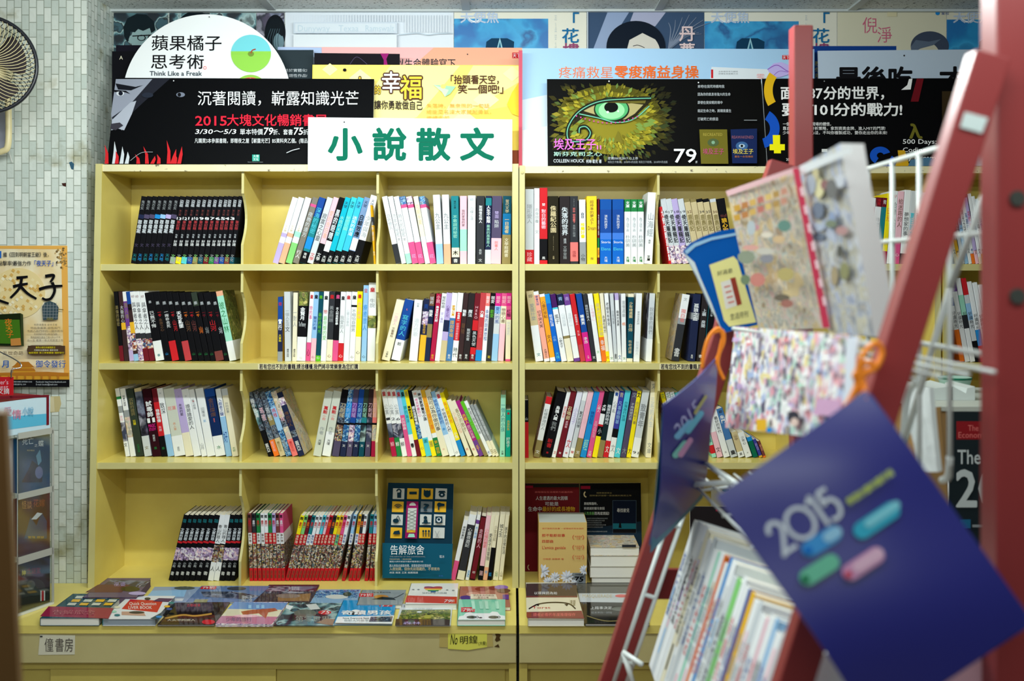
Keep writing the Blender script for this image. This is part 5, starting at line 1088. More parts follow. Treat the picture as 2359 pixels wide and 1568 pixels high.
# standing and stacked books of the bottom row
def cv(pl):
    pl.poly([(881,1250),(1043,1252),(1040,1333),(881,1331)], (16,84,110))
    ys = (1124, 1154, 1184, 1214); xs = (905, 938, 971, 1003)
    for r, y in enumerate(ys):
        for c_, x in enumerate(xs):
            if c_ == 1 and r: continue
            x0 = x-r*1.8-(0 if c_ else 0); col = 'Y' if (r, c_) in ((0,1),(0,2),(1,0),(1,3),(3,0),(3,2)) else ((120,130,136) if (r, c_) == (1,2) else (206,210,206))
            pl.poly([(x0-.5,y+25),(x0+26,y+25.5),(x0+27,y+1),(x0+.5,y)], col)
    ik = (16,50,66)
    pl.ring(919, 1131, 3, 6, ik, -180, 60, 14); pl.rect(915, 1134, 924, 1146, ik); pl.rect(943, 1132, 960, 1138, ik); pl.ell(984, 1137, 8, 8, ik); pl.poly([(977,1126),(982,1132),(976,1134)], ik); pl.poly([(991,1127),(987,1132),(992,1134)], ik); pl.poly([(1009,1134),(1012,1130),(1024,1130),(1027,1134)], ik); pl.ell(1018, 1139, 7, 5.5, ik); pl.ell(1018, 1139, 2.5, 2, 'G')
    for r0 in (3, 6.5, 10): pl.ring(917, 1172, r0, r0+1.8, ik, 220, 320, 10)
    pl.text('?', 976, 1159, 988, 1176, ik, .02); pl.ell(1012, 1162, 5, 5, ik); pl.poly([(1012,1158),(1024,1160),(1024,1165),(1012,1166)], ik); pl.rect(1009, 1165, 1012, 1174, ik)
    pl.ell(912, 1199, 7, 5, ik); pl.stroke([(912,1198),(917,1188),(922,1200)], 1.5, ik); pl.ell(980, 1192, 4, 4, ik); pl.poly([(975,1204),(977,1196),(984,1196),(986,1204)], ik); pl.rect(972, 1203, 992, 1205.5, ik); pl.rect(1003, 1189, 1019, 1204, ik); pl.ell(1011, 1197, 5.5, 5.5, 'G'); pl.ell(1011, 1196, 3, 3, ik)
    pl.poly([(905,1230),(908,1223),(920,1221),(922,1230)], ik)
    for x in (974, 980, 987): pl.rect(x, 1222, x+2, 1236, ik); pl.ell(x+1, 1223, 2.2, 3, ik, n=10)
    pl.stroke([(1002,1222),(1010,1238)], 1.2, 'g'); pl.stroke([(1012,1222),(1004,1238)], 1.2, 'g')
    pl.poly([(933,1239),(961,1240),(964,1155),(937,1154)], (150,24,92)); pl.ell(950.5, 1164, 7.5, 7, (214,218,210), 180, 360); pl.poly([(937.5,1222),(957,1222),(960,1170),(940,1170)], (206,212,206)); pl.poly([(937,1226),(957,1226),(957,1220),(937,1220)], 'Y'); pl.poly([(939,1237),(956,1237),(954,1229),(942,1229)], 'L')
    for i in range(6):
        y = 1174+i*8; pl.stroke([(939.5-i*.3,y),(958.5-i*.3,y+9)], .8, (130,140,134)); pl.stroke([(958.8-i*.3,y),(939.5-i*.3,y+9)], .8, (130,140,134))
    pl.text('告解旅舍', 898, 1254, 978, 1278, 'w'); pl.text('電冰', 1012, 1278, 1024, 1285, 'G'); pl.text('THE INMATES OF THE CONFESSIONAL', 898, 1280, 980, 1283, 'g')
    pl.text('不能言說的秘密，一場深夜的聽書', 897, 1286, 948, 1289, 'E'); pl.text('獲獎大師作家創作最好看推理小說', 897, 1291, 975, 1295, 'G'); pl.text('旅人的告白換取房費，是罪是愛的犯罪旅程', 897, 1299, 993, 1306, 'G'); pl.text('入夜始開，但你先前隱藏的，不得寬待', 897, 1306, 1013, 1314, 'E'); pl.text('林某 陳某 王某 推薦閱讀', 897, 1316, 963, 1321, 'G'); pl.text('文化', 1010, 1324, 1021, 1328, (60,100,190))
board('display_book', 'large dark blue cover with orange and white icon squares, standing in the bottom right bay', 'book', (894.5,1111.5),(1045,1114),(1040,1333),(881,1331), 3.125, 3.06, (14,52,72), cv, .008)
def rb(pl):
    pl.rect(1211, 1114, 1334, 1122, (40,40,40)); pl.rect(1211, 1118, 1228, 1124, 'R')
    pl.text('給每個在生活裡努力前進的你', 1232, 1131, 1320, 1135, 'C'); pl.text('人生遭遇的最大困頓', 1234, 1142, 1308, 1152, 'w'); pl.text('可能是', 1255, 1155, 1287, 1165, 'w'); pl.text('生命中', 1216, 1166, 1249, 1178, 'w', .01); pl.text('最好的成長禮物', 1249, 1166, 1325, 1178, 'Y', .01); pl.ring(1223, 1306, 6, 8, 'E', 120, 230, 10)
board('display_book', 'dark red cover with white and gold lettering, standing behind the kraft box', 'book', (1209,1113),(1334,1113),(1334,1335),(1209,1335), 3.19, 3.16, (116,28,34), rb, .01)
def kb(pl):
    pl.rect(1338, 1119, 1360, 1126, 'R'); pl.text('黑暗降臨時，', 1345, 1156, 1380, 1163, 'w'); pl.text('將熄滅的螢光會因', 1345, 1167, 1393, 1174, 'w'); pl.text('人性良善', 1345, 1178, 1369, 1186, 'l'); pl.text('而再度燃起?', 1369, 1178, 1404, 1186, 'w')
    pl.poly([(1336,1220),(1478,1200),(1478,1300),(1336,1300)], (24,44,62)); pl.rect(1411, 1152, 1466, 1228, (70,90,110)); pl.rect(1412, 1153, 1465, 1227, (14,24,46)); pl.text('尋找彼兒', 1421, 1170, 1450, 1180, 'w'); pl.rect(1412, 1205, 1465, 1218, (30,110,130)); pl.poly([(1425,1215),(1427,1203),(1430,1203),(1432,1216)], 'k'); pl.rect(1412, 1218, 1465, 1227, 'k')
    for i, y in enumerate((1192, 1197, 1202, 1207, 1212, 1222)): pl.text('溫暖而深刻的感動故事在夜裡', 1351, y, 1400-(i*7) % 17, y+3.4, 'g')
    pl.ring(1352, 1138, 5, 8, 'E', 100, 240, 10); pl.text('國際書評媒體一致推薦的真情之作', 1358, 1139, 1455, 1143, 'z'); pl.text('國際書獎得主', 1374, 1133, 1410, 1137, 'z')
board('display_book', 'black cover with a small night scene, standing behind the stack of white books', 'book', (1336,1113),(1476,1112),(1480,1338),(1336,1338), 3.19, 3.16, (16,18,22), kb, .012)
# kraft box set
yb_ = 3.02; t = thing('book_box', 'tall kraft box set printed with white daisies, in front of the dark red cover', 'book box', (PX(1297, yb_), yb_+.06, ZLEDGE))
mb = MB(); x0, x1 = PX(1241, yb_), PX(1352, yb_); zt = PZ(1203, yb_); mb.box((x0, yb_, ZLEDGE+.001), (x1, yb_+.125, zt), (214,182,112)); pl = Pl((0,yb_,0), (1,yb_,0), (0,yb_,1), mb)
ro = (206,84,60); pl.text('那不勒斯的故事 一部寫給所有女孩的', 1249, 1215, 1345, 1219, ro)
pl.text('那不勒斯故事', 1248, 1229, 1302, 1236.5, ro, .01); pl.text('四部曲', 1248, 1242.5, 1275, 1250, ro, .01); pl.text("L'amica geniale", 1249, 1257, 1303, 1264, ro, .004); pl.text('艾琳娜 斐蘭德 著', 1250, 1285, 1299, 1289, ro)
for y in (1237, 1260, 1283):
    pl.ring(1336, y, 16, 17.3, ro, 145, 215, 10, .55); pl.ring(1328, y, 16, 17.3, ro, -35, 35, 10, .55); pl.text('年度最佳', 1324, y-4, 1341, y, ro); pl.text('好書', 1328, y+1, 1337, y+5, ro)
for cx, cy, r in ((1250,1315,17),(1279,1329,13),(1306,1328,16),(1346,1312,12),(1262,1339,12),(1322,1342,9)):
    for j in range(11):
        a = 2*math.pi*j/11; ux, uy = math.cos(a), math.sin(a)
        q = [(cx+ux*2-uy*1.2, cy+uy*2+ux*1.2), (cx+ux*r*.7-uy*r*.17, cy+uy*r*.7+ux*r*.17), (cx+ux*r, cy+uy*r), (cx+ux*r*.7+uy*r*.17, cy+uy*r*.7-ux*r*.17), (cx+ux*2+uy*1.2, cy+uy*2-ux*1.2)]
        if max(p_[0] for p_ in q) < 1352 and min(p_[0] for p_ in q) > 1241: pl.poly(q, (226,230,240) if j % 2 else (206,212,228))
    pl.ell(cx, cy, 3, 2.4, (190,196,210), n=12)
mb.build('case', t, bevel=.0012)
mb = MB(); pl = Pl((0,yb_-.0012,0), (1,yb_-.0012,0), (0,yb_-.0012,1), mb); pl.rect(1318, 1319, 1349, 1347, (128,136,142)); pl.text('75', 1322, 1327, 1342, 1339, 'k', .03, slant=3); pl.text('特價優惠', 1325, 1320.5, 1341, 1325, 'd'); pl.text('NO.7 FINAL', 1324, 1341, 1343, 1344, 'd'); mb.build('price_sticker', t)
mb = MB(); mb.box((x0+.002, yb_+.002, zt), (x1-.002, yb_+.123, zt+.0008), M((190,196,190))); mb.build('lid', t)
# white stack of thick books
zz = ZLEDGE+.0005; y0 = 3.03
for i, (hh, lab) in enumerate(((16, 'thick white book at the foot of the stack beside the kraft box'), (25, 'thick white book, second from below in the stack beside the kraft box'), (25, 'thick white book, second from top in the stack beside the kraft box'), (20, 'white book with brown picture cover on top of the stack beside the kraft box'))):
    h_ = hh*y0/F; dx = (.004, -.001, .001, 0)[i]; t = thing('book', lab, 'book', (PX(1420, y0), y0+.07, zz), group='books stacked beside the kraft box')
    a, b = PX(1360, y0)+dx, PX(1473, y0)+dx; mb = MB(); cvm = M('K' if i == 3 else (200,196,184))
    for z in (zz, zz+h_-.0012): mb.box((a, y0, z), (b, y0+.14, z+.001), cvm)
    mb.box((a, y0+.139, zz), (b, y0+.14, zz+h_-.0004), cvm)
    if i == 3:
        pl = Pl((0,0,zz+h_), (1,0,zz+h_), (0,1,zz+h_), mb); pl.rect(1433, 1254, 1465, 1260, 'd')
    mb.build('cover', t); mb = MB(); mb.box((a+.001, y0+.002, zz+.0012), (b-.001, y0+.138, zz+h_-.0014), PAGESW); mb.build('page_block', t); zz += h_
# things half hidden beyond the folder
board('display_book', 'pale small cover seen between the two blue folders, bottom row of the middle bookcase', 'book', (1639,1121),(1720,1121),(1720,1250),(1639,1250), 3.19, 3.17, (206,208,200), lambda pl: pl.ell(1672, 1128, 8, 5, 'u'), .01)
board('display_book', 'black cover just below the pale one, between the two blue folders', 'book', (1590,1166),(1740,1167),(1740,1330),(1590,1330), 3.10, 3.07, (30,26,30), lambda pl: pl.text('新書', 1648, 1172, 1664, 1178, 'R'), .01)

# ================================================================== by the tiled pillar
YP = 3.042
PARCH = pr('parchment_print', (240,220,160), .4); N_, L_, B_ = nodes(PARCH)
tc = N_.new('ShaderNodeTexCoord'); nz = N_.new('ShaderNodeTexNoise'); nz.inputs['Scale'].default_value = 9; nz.inputs['Detail'].default_value = 5
rp = N_.new('ShaderNodeValToRGB'); rp.color_ramp.elements[0].position = .35; rp.color_ramp.elements[0].color = (*lin((240,206,134)), 1); rp.color_ramp.elements[1].position = .62; rp.color_ramp.elements[1].color = (*lin((250,240,208)), 1)
L_.new(tc.outputs['Object'], nz.inputs['Vector']); L_.new(nz.outputs[0], rp.inputs[0]); L_.new(rp.outputs[0], B_.inputs['Base Color'])
def night(pl):
    ye = (238,178,86); pl.poly([(141,566),(155,566),(160,872),(148,872),(143,700)], ye); pl.poly([(-60,566),(155,566),(155,574),(-60,572)], ye)
    r0 = random.Random(8)
    for i in range(60): x, y = r0.gauss(141, 7), r0.gauss(594, 12); pl.eps = .00002; (123 < x < 154 and 568 < y < 620) and pl.ell(x, y, r0.uniform(1,3.4), r0.uniform(1,3), r0.choice([(150,122,72),(176,146,86),(120,96,58),(196,160,96)]), n=8)
    pl.eps = .0003
    pl.ell(42, 675, 62, 58, (240,218,158))
    rs = random.Random(5)
    for i in range(70):
        a = rs.uniform(0, 6.28); r = math.sqrt(rs.random()); x, y = 42+58*r*math.cos(a), 675+54*r*math.sin(a); pl.eps = .00002
        pl.poly([(x-4,y),(x,y-5),(x+5,y-1),(x+2,y+4)], rs.choice([(246,228,176),(222,178,96),(250,240,206)]))
    pl.eps = .0003
    pl.rect(-30, 578, 3, 594, (40,110,200)); pl.text('繼《回到明朝當王爺》後，', 7, 580, 118, 592, 'd', .006); pl.text('網路點擊率!最強力作', -26, 600, 72, 612, 'd', .006); pl.text('「夜天子」', 72, 599, 130, 613, (36,90,190), .012); pl.text('!', 129, 601, 132, 611, 'd')
    for st in ([(38,640),(64,637)], [(30,660),(46,656),(64,653)], [(50,640),(44,664),(24,686)], [(48,660),(64,676),(84,688)], [(104,636),(124,634),(116,650)], [(90,666),(112,660),(144,658)], [(120,650),(126,668),(118,686),(106,690),(97,686)], [(-30,680),(-6,690),(20,699)], [(-20,650),(0,658)]):
        pl.stroke(st, (7, 5), 'k')
    pl.poly([(97,706),(103,697),(115,693),(128,698),(135,708),(133,736),(99,737)], (64,84,92)); pl.rect(107, 730, 123, 737, (110,110,70)); pl.stroke([(134,712),(146,713)], 2, (130,110,60))
    for i in range(5): pl.stroke([(98,703+i*7),(134,703+i*7)], .8, 'g')
    for i in range(5): pl.stroke([(102+i*7,697),(101+i*7,734)], .8, 'g')
    pl.poly([(-40,726),(47,721),(53,797),(-40,795)], (26,40,18)); pl.poly([(-30,736),(45,736),(49,792),(-30,790)], (70,120,30)); pl.text('夜', 10, 733, 28, 750, (240,130,40)); pl.text('天', 12, 748, 30, 764, (240,150,40)); pl.text('子', 14, 762, 32, 778, (240,130,40)); pl.poly([(24,780),(47,778),(49,795),(25,796)], (206,140,70)); pl.poly([(47,721),(53,724),(55,797),(49,797)], (60,70,40))
    for i, t in enumerate(('他跌進塵埃 卻非王者', '他出身富家 卻有風門', '市井八卦門中的一個年輕役', '命本思想變年歲若山廟約葫芦調和', '最終因緣生逢出了另一片小天地', '這一生 看第一卷大明風雲之色')): pl.text(t, 78-(i % 3)*8, 745+i*7.2, 132+(i % 3)*7, 750.5+i*7.2, (120,104,84))
    pl.capsule(106, 806, 88, 22, 0, (84,62,44)); pl.rect(64, 796, 150, 816, (84,62,44)); pl.text('黃飛小說已改編電影王', 82, 797.5, 128, 802.5, 'y'); pl.text('月關粉絲團集結 獨家首發', 78, 804, 134, 808.5, 'e'); pl.text('抽獎獨家 第三季實體書 隨即發行', 66, 810, 148, 814.5, 'y')
    pl.text('亂世奇葩', 6, 808, 54, 818, (90,70,50)); pl.text('月', 4, 829, 23, 847, (30,90,180), .02); pl.text('御令發行', 82, 829, 152, 847, (30,90,180), .01)
    br = (190,120,40); pl.poly([(-40,872),(-40,860),(30,858),(34,846),(40,834),(66,833),(72,846),(80,850),(82,858),(160,858),(160,874),(-40,874)], (222,160,50))
    pl.poly([(26,846),(80,846),(72,839),(66,833),(40,833),(34,840)], br); pl.poly([(24,854),(82,854),(78,848),(28,848)], br); pl.poly([(-30,864),(158,866),(158,859),(110,856),(-30,859)], br)
    for i in range(9): pl.rect(-20+i*19, 864, -16+i*19, 872, br)
    pl.rect(-60, 874, 160, 891, 'k'); pl.text('好讀文化事業 台中市 0800-123456', 30, 877, 74, 881, 'G'); pl.text('好讀出版 TEL 2359', 30, 883, 60, 887, 'G'); pl.text('Facebook: http://www.facebook.com', 83, 877, 152, 881, 'G'); pl.text('E-mail: books@mail.com', 83, 883, 132, 887, 'G')
board('wall_poster', 'golden parchment poster with black calligraphy on the tiled pillar', 'poster', (-75,566),(154.5,565),(160.5,890.5),(-75,890), YP, YP, PARCH, night, .0015)
mb = MB(); pl = Pl(P(0,0,3.0445), P(100,0,3.0445), P(0,100,3.0445), mb)
pl.poly([(112,913),(138,912),(141,930),(136,948),(114,950)], (206,190,140)); pl.poly([(115,914),(124,914),(126,948),(116,948)], (222,210,170))
tag(mb.build('tape_patch', loc=P(126, 948, 3.044)), 'yellowed tape patch on the tiles below the golden parchment poster', 'tape')
for q, c_, lab in ((((159,374),(165,372),(171,378),(169,391),(164,389)), (58,96,120), 'small blue-grey chip mark on the tiles left of the bookcase top'), (((142,422),(152,421),(152,430),(145,428)), (70,40,36), 'small dark brown mark on the tiles below the blue-grey chip')):
    mb = MB(); pl = Pl(P(0,0,3.0445), P(100,0,3.0445), P(0,100,3.0445), mb); pl.poly(list(q), c_); tag(mb.build('wall_mark', loc=P(*q[-1], 3.044)), lab, 'mark')

# wall fan, only its right part is in the frame
YF = 2.80; k_ = YF/F; cx, cy = -36, 148; R_ = 111*k_; c0 = P(cx, cy, YF)
fan = thing('wall_fan', 'black-guarded wall fan with cream base cut by the left frame edge', 'fan', (c0.x, 3.04, PZ(360, 3.0)))
RZ = Matrix.Rotation(math.radians(14), 4, 'Z')
def fc(x, y, z): return c0+RZ @ Vector((x, y, z))
mb = MB(); mb.tube([fc(R_*math.cos(a), 0, R_*math.sin(a)) for a in [2*math.pi*i/56 for i in range(56)]], .0055, DARKP, 10, True); mb.build('guard_rim', fan, smooth=True)
def spokes(name, dep, n, tw, col, r):
    mb = MB()
    for i in range(n):
        a = 2*math.pi*i/n; pts = []
        for j in range(9):
            q = j/8; rr = R_*(.16+.84*q); aa = a+tw*q*q; pts.append(fc(rr*math.cos(aa), -dep*math.cos(q*math.pi/2)**.8, rr*math.sin(aa)))
        mb.tube(pts, r, col, 5, caps=False)
    if dep < 0:
        for rr in (.3, .5, .7, .86): mb.tube([fc(R_*rr*math.cos(2*math.pi*j/40), -dep*math.cos((rr-.16)/.84*math.pi/2)**.8, R_*rr*math.sin(2*math.pi*j/40)) for j in range(40)], r, col, 5, True)
    mb.build(name, fan, smooth=True)
spokes('front_grille', .045, 60, .5, CREAM, .0009); spokes('rear_grille', -.05, 56, -.3, DARKP, .0011)
mb = MB(); rr = R_*.17; mb.slab([fc(rr*math.cos(2*math.pi*j/28), -.049, rr*math.sin(2*math.pi*j/28)) for j in range(28)], fc(0, .008, 0)-c0, CREAM); mb.build('hub_cap', fan)
for b_ in range(4):
    mb = MB(); g = []
    for i in range(7):
        for j in range(6):
            q = i/6; s_ = j/5; rr = R_*(.2+.62*q); aa = b_*math.pi/2+.35+(s_-.5)*(.5+.75*math.sin(q*2.2)); g.append(fc(rr*math.cos(aa), (s_-.5)*.028, rr*math.sin(aa)))
    mb.add(g, [(i*6+j, i*6+j+1, i*6+j+7, i*6+j+6) for i in range(6) for j in range(5)], (62,56,58)); o = mb.build('blade', fan, smooth=True); s_ = o.modifiers.new('solid', 'SOLIDIFY'); s_.thickness = .002
mb = MB(); pts = []
for q, yy in ((.0,.02),(.8,.02),(1,.035),(1,.12),(.7,.14),(0,.145)): pts.append((q*.05, yy))
ng = 20; mb.add([fc(r*math.cos(2*math.pi*j/ng), y, r*math.sin(2*math.pi*j/ng)) for r, y in pts for j in range(ng)], [(i*ng+j, i*ng+(j+1) % ng, (i+1)*ng+(j+1) % ng, (i+1)*ng+j) for i in range(len(pts)-1) for j in range(ng)], CREAM); mb.build('motor_housing', fan, smooth=True)
mb = MB(); q = [P(x, y, 2.99) for x, y, _ in cat([(10,150),(16,200),(19,240),(19,330),(6,348),(-20,351),(-70,351),(-92,346),(-100,328),(-100,240),(-94,190),(-86,160)], 5)]; mb.tube(q, .0095, CREAM, 10); mb.build('base_frame', fan, smooth=True)
mb = MB(); mb.slab([P(x, y, 3.02) for x, y in ((-96,346),(10,346),(14,335),(12,258),(-94,258))], (0, .02, 0), (168,172,190)); mb.build('base_plate', fan)
mb = MB(); mb.tube([c0+Vector((0,.13,0)), P(cx, 190, 2.98), P(cx, 262, 3.01)], .018, CREAM, 12); mb.build('neck', fan, smooth=True)
mb = MB(); mb.tube(cat([P(20,346,3.03), P(24,360,3.035), P(28,374,3.038)], 4), .0012, (226,226,220), 6); mb.build('cord', fan)

# clear acrylic tower with boxed novels on the counter
A_ = Vector((PX(40, 2.746), 2.746, 0)); B_ = Vector((PX(121, 2.85), 2.85, 0)); dirv = (B_-A_).normalized(); nrm = Vector((dirv.y, -dirv.x, 0)); SL = (B_-A_).length
tower = thing('acrylic_tower', 'clear acrylic display tower at the counter left, before the tiled pillar', 'display rack', (A_+B_)/2-nrm*.06+Vector((0,0,ZLEDGE)))
def tw(u, v, z): return A_+dirv*u*SL-nrm*v*SL+Vector((0,0,z))
ztop = PZ(990, 2.83)
mb = MB(); mb.hexa([tw(u,v,ZLEDGE+.0005) for u, v in ((-.02,-.03),(1.02,-.03),(1.02,1.0),(-.02,1.0))]+[tw(u,v,ZLEDGE+.007) for u, v in ((-.02,-.03),(1.02,-.03),(1.02,1.0),(-.02,1.0))], (222,224,218)); mb.build('base_plate', tower)
tiers = [(1128,1012), (1272,1146), (1410,1292)]
for y1, y0 in tiers[:2]:
    z = PZ(y1+2, 2.80); mb = MB(); mb.hexa([tw(u,v,z-.004) for u, v in ((0,0),(1,0),(1,1),(0,1))]+[tw(u,v,z) for u, v in ((0,0),(1,0),(1,1),(0,1))], ACRYLIC); mb.build('tier', tower)
mb = MB(); mb.hexa([tw(u,v,ztop-.004) for u, v in ((0,0),(1,0),(1,1),(0,1))]+[tw(u,v,ztop) for u, v in ((0,0),(1,0),(1,1),(0,1))], ACRYLIC); mb.build('tier', tower)
for u, v in ((.0,.0),(.985,0),(.985,.985),(0,.985)):
    mb = MB(); mb.hexa([tw(u+a,v+b,ZLEDGE+.007) for a, b in ((0,0),(.015,0),(.015,.015),(0,.015))]+[tw(u+a,v+b,ztop-.004) for a, b in ((0,0),(.015,0),(.015,.015),(0,.015))], (206,210,206)); mb.build('corner_strip', tower)
for u0, v0, u1, v1 in ((.0,-.004,1,-.004),):
    mb = MB(); mb.hexa([tw(0,-.004,ZLEDGE+.007), tw(1,-.004,ZLEDGE+.007), tw(1,-.018,ZLEDGE+.007), tw(0,-.018,ZLEDGE+.007), tw(0,-.004,ztop-.004), tw(1,-.004,ztop-.004), tw(1,-.018,ztop-.004), tw(0,-.018,ztop-.004)], ACRYLIC); mb.build('front_pane', tower)
LIP = pr('frosted_acrylic_lip', (176,178,170), .35)
for y0, y1 in ((990,1004), (1127,1141), (1271,1287)):
    za, zb = PZ(y1, 2.80), PZ(y0, 2.80); mb = MB(); mb.hexa([tw(u,v,za) for u, v in ((0,-.02),(1,-.02),(1,-.035),(0,-.035))]+[tw(u,v,zb) for u, v in ((0,-.02),(1,-.02),(1,-.035),(0,-.035))], LIP); mb.build('lip', tower)
mb = MB(); mb.hexa([tw(u,v,ZLEDGE+.007) for u, v in ((.955,-.02),(1.02,-.02),(1.02,-.035),(.955,-.035))]+[tw(u,v,ztop-.002) for u, v in ((.955,-.02),(1.02,-.02),(1.02,-.035),(.955,-.035))], LIP); mb.build('corner_strip', tower)
def tier_book(label, y0, y1, col, fn, zt=None):
    z0 = ZLEDGE+.0075 if zt is None else PZ(zt, 2.80)+.001; za = PZ(y0, 2.80); mb = MB(); q = [tw(u,v,z0) for u, v in ((.06,.03),(.95,.03),(.95,.22),(.06,.22))]; mb.hexa(q+[p+Vector((0,0,za-z0)) for p in q], col)
    pl = Pl(tw(0,.03,z0), tw(1,.03,z0), tw(0,.03,za), mb, .0004); fn(pl); lo = tw(.5,.12,z0); tag(mb.build('boxed_novel', loc=lo), label, 'book', 'boxed novels in the acrylic tower')
def n1(pl): pl.text('死亡', 51, 1008, 78, 1026, 'w', rise=-3); pl.text('之', 79, 1022, 87, 1029, 'w'); pl.text('蝶', 88, 1013, 101, 1029, 'w'); pl.poly([(50,1110),(66,1080),(74,1060),(88,1072),(98,1090),(97,1110)], (40,44,70)); pl.ell(90, 1088, 9, 14, (120,126,170)); pl.poly([(83,1050),(92,1035),(96,1062),(88,1072)], (110,160,190)); pl.text('青文藝社', 62, 1035, 80, 1039, 'E')
tier_book('dark blue boxed novel in the upper tier of the acrylic tower', 1006, 1126, (34,84,126), n1, 1129)
def n2(pl): pl.text('怪談', 50, 1152, 74, 1172, (210,150,80)); pl.text('花嫁', 76, 1148, 104, 1168, (190,90,60)); pl.poly([(56,1240),(70,1190),(84,1210),(96,1180),(108,1200),(108,1240)], (64,84,120)); pl.poly([(72,1196),(86,1180),(98,1182),(84,1196)], 'w'); pl.text('驚悚 懸疑', 64, 1234, 102, 1240, 'Y')
tier_book('dark red and blue boxed novel in the middle tier of the acrylic tower', 1142, 1270, (86,44,50), n2, 1273)
def n3(pl): pl.text('紳', 50, 1312, 60, 1326, 'y'); pl.text('士謎案', 62, 1306, 94, 1322, (150,30,36)); pl.ell(80, 1352, 24, 20, (70,72,68)); pl.ell(72, 1346, 9, 10, (110,112,106)); pl.rect(93, 1360, 96, 1384, 'w'); pl.rect(96, 1360, 101, 1383, 'r'); pl.rect(101, 1360, 104, 1383, 'w')
tier_book('charcoal boxed novel with red-white stripes in the lowest tier of the acrylic tower', 1288, 1406, (58,54,52), n3)
for i, (y0, y1, lab) in enumerate(((1008, 1129, 'white and yellow spine in the upper tier of the acrylic tower, left side'), (1148, 1273, 'white and yellow spine in the middle tier of the acrylic tower, left side'))):
    z0 = PZ(y1, 2.80)+.001; za = PZ(y0, 2.80); q = [tw(u,v,z0) for u, v in ((.005,.30),(.85,.30),(.85,.46),(.005,.46))]; mb = MB(); mb.hexa(q+[p+Vector((0,0,za-z0)) for p in q], 'w'); c_ = tw(.004,.38,0)
    for j in range(4): z = z0+(za-z0)*(.2+.18*j); mb.poly([tw(.003,.33,z), tw(.003,.44,z), tw(.003,.44,z+.012), tw(.003,.33,z+.012)], 'Y')
    tag(mb.build('boxed_novel', loc=tw(.5,.38,z0)), lab, 'book', 'boxed novels in the acrylic tower')
# pale blue box and red sign on top of the tower
def bxp(px, py): # on the tower's face plane
    n = nrm; r = ray(px, py); t = (A_-Vector((0,0,0))).dot(n)/Vector((r.x, r.y, 0)).dot(n); return ORG+r*t
t = thing('paper_box', 'pale blue box with red edges lying on top of the acrylic tower', 'box', tw(.3,.5,ztop))
mb = MB(); h0 = ztop+.0005; h1 = bxp(112, 912).z; q = [A_+dirv*u-nrm*v for u, v in ((SL*.93,0),(SL*.93,.16),(-.10,.16),(-.10,0))]; q = [Vector((p.x,p.y,h0)) for p in q]
mb.slab(q, (0,0,h1-h0), (206,224,232), (196,220,232)); pl = Pl(q[0], q[3], q[0]+Vector((0,0,.1)), mb, .0005)
mb.poly([p+Vector((0,0,h1-h0+.0006)) for p in q], (140,40,46)); pl.poly([(-60,966),(112,952),(112,977),(-60,1000)], (90,180,214)); pl.poly([(107,913),(113,911),(113,978),(107,979)], 'm'); pl.poly([(-60,914),(113,909),(113,914),(-60,922)], 'm')
pl.text('愛', 8, 936, 28, 958, (200,150,176)); pl.text('情', 28, 942, 50, 966, (214,120,150)); pl.text('小', 52, 936, 64, 958, (80,160,200)); pl.text('說', 64, 936, 78, 958, (80,160,200)); mb.build('carton', t)
t = thing('price_sign', 'red sign with white lettering clipped by a wire hook above the pale blue box', 'sign', P(8, 910, 2.72))
mb = MB(); pl = Pl(P(0,900,2.72), P(30,900,2.72), P(0,880,2.72), mb); mb.slab([pl.at(*q) for q in ((-90,912),(30,910),(30,868),(-90,868))], (0,.003,0), (196,30,40)); pl.text("Reader's", -26, 874, 19, 885, 'P'); pl.text('Digest', -20, 886, 19, 895, 'P'); pl.text('文摘', -6, 894, 22, 908, 'w'); mb.build('plate', t)
mb = MB(); mb.tube(cat([P(-8,806,2.78), P(4,812,2.77), P(28,824,2.75), P(46,836,2.735), P(48,846,2.73), P(30,850,2.72), P(26,858,2.718), P(26,870,2.718)], 6), .0018, CHROME, 8); mb.build('wire_hook', t, smooth=True)

# brown board in front, cut by the left frame edge
mb = MB(); Yb = 1.15; mb.slab([P(-330, 3711, Yb), P(150, 3711, Yb), P(11, 952, Yb), P(-330, 935, Yb)], (-.01, .03, 0), WOOD)
tag(mb.build('display_board', loc=P(-100, 3711, Yb), bevel=.002), 'brown wooden board very near the camera at the left frame edge', 'board')

# ================================================================== the red magazine rack
rack = thing('magazine_rack', 'rust-red iron magazine rack with white wire pockets in the right foreground', 'rack', (.5, 1.6, 0))
def at(px, Y, z): return Vector((PX(px, Y), Y, z))
YN, YFR = 1.2, 2.0
mb = MB(); x = PX(2297, YN); mb.box((x, YN, 0), (x+.05, YN+.045, 2.06), RED); mb.build('post', rack, bevel=.003)
for i, y in enumerate((457, 682)):
    c_ = P(2342, y, YN); mb = MB(); ng = 14; mb.slab([c_+Vector((.0095*math.cos(2*math.pi*j/ng), 0, .0095*math.sin(2*math.pi*j/ng))) for j in range(ng)], (0, -.004, 0), (70,74,70)); mb.build('bolt', rack)
mb = MB(); x = PX(1829, YFR); mb.box((x, YFR, 0), (x+.0395, YFR+.04, PZ(57, YFR)), RED); mb.build('post', rack, bevel=.003)
def rail(px0, py0, px1, py1, Y, w, d, zbot):
    a, b = P(px0, py0, Y), P(px1, py1, Y); q = (a.z-zbot)/(a.z-b.z); b = a+(b-a)*q; mb = MB(); h = Vector((w/2, 0, 0)); k = Vector((0, d, 0)); dz = Vector((0,0,-w*.28))
    mb.hexa([b-h, b+h, b+h+k, b-h+k, a-h, a+h+dz, a+h+k+dz, a-h+k], RED); mb.build('slanted_rail', rack, bevel=.002); return a, b
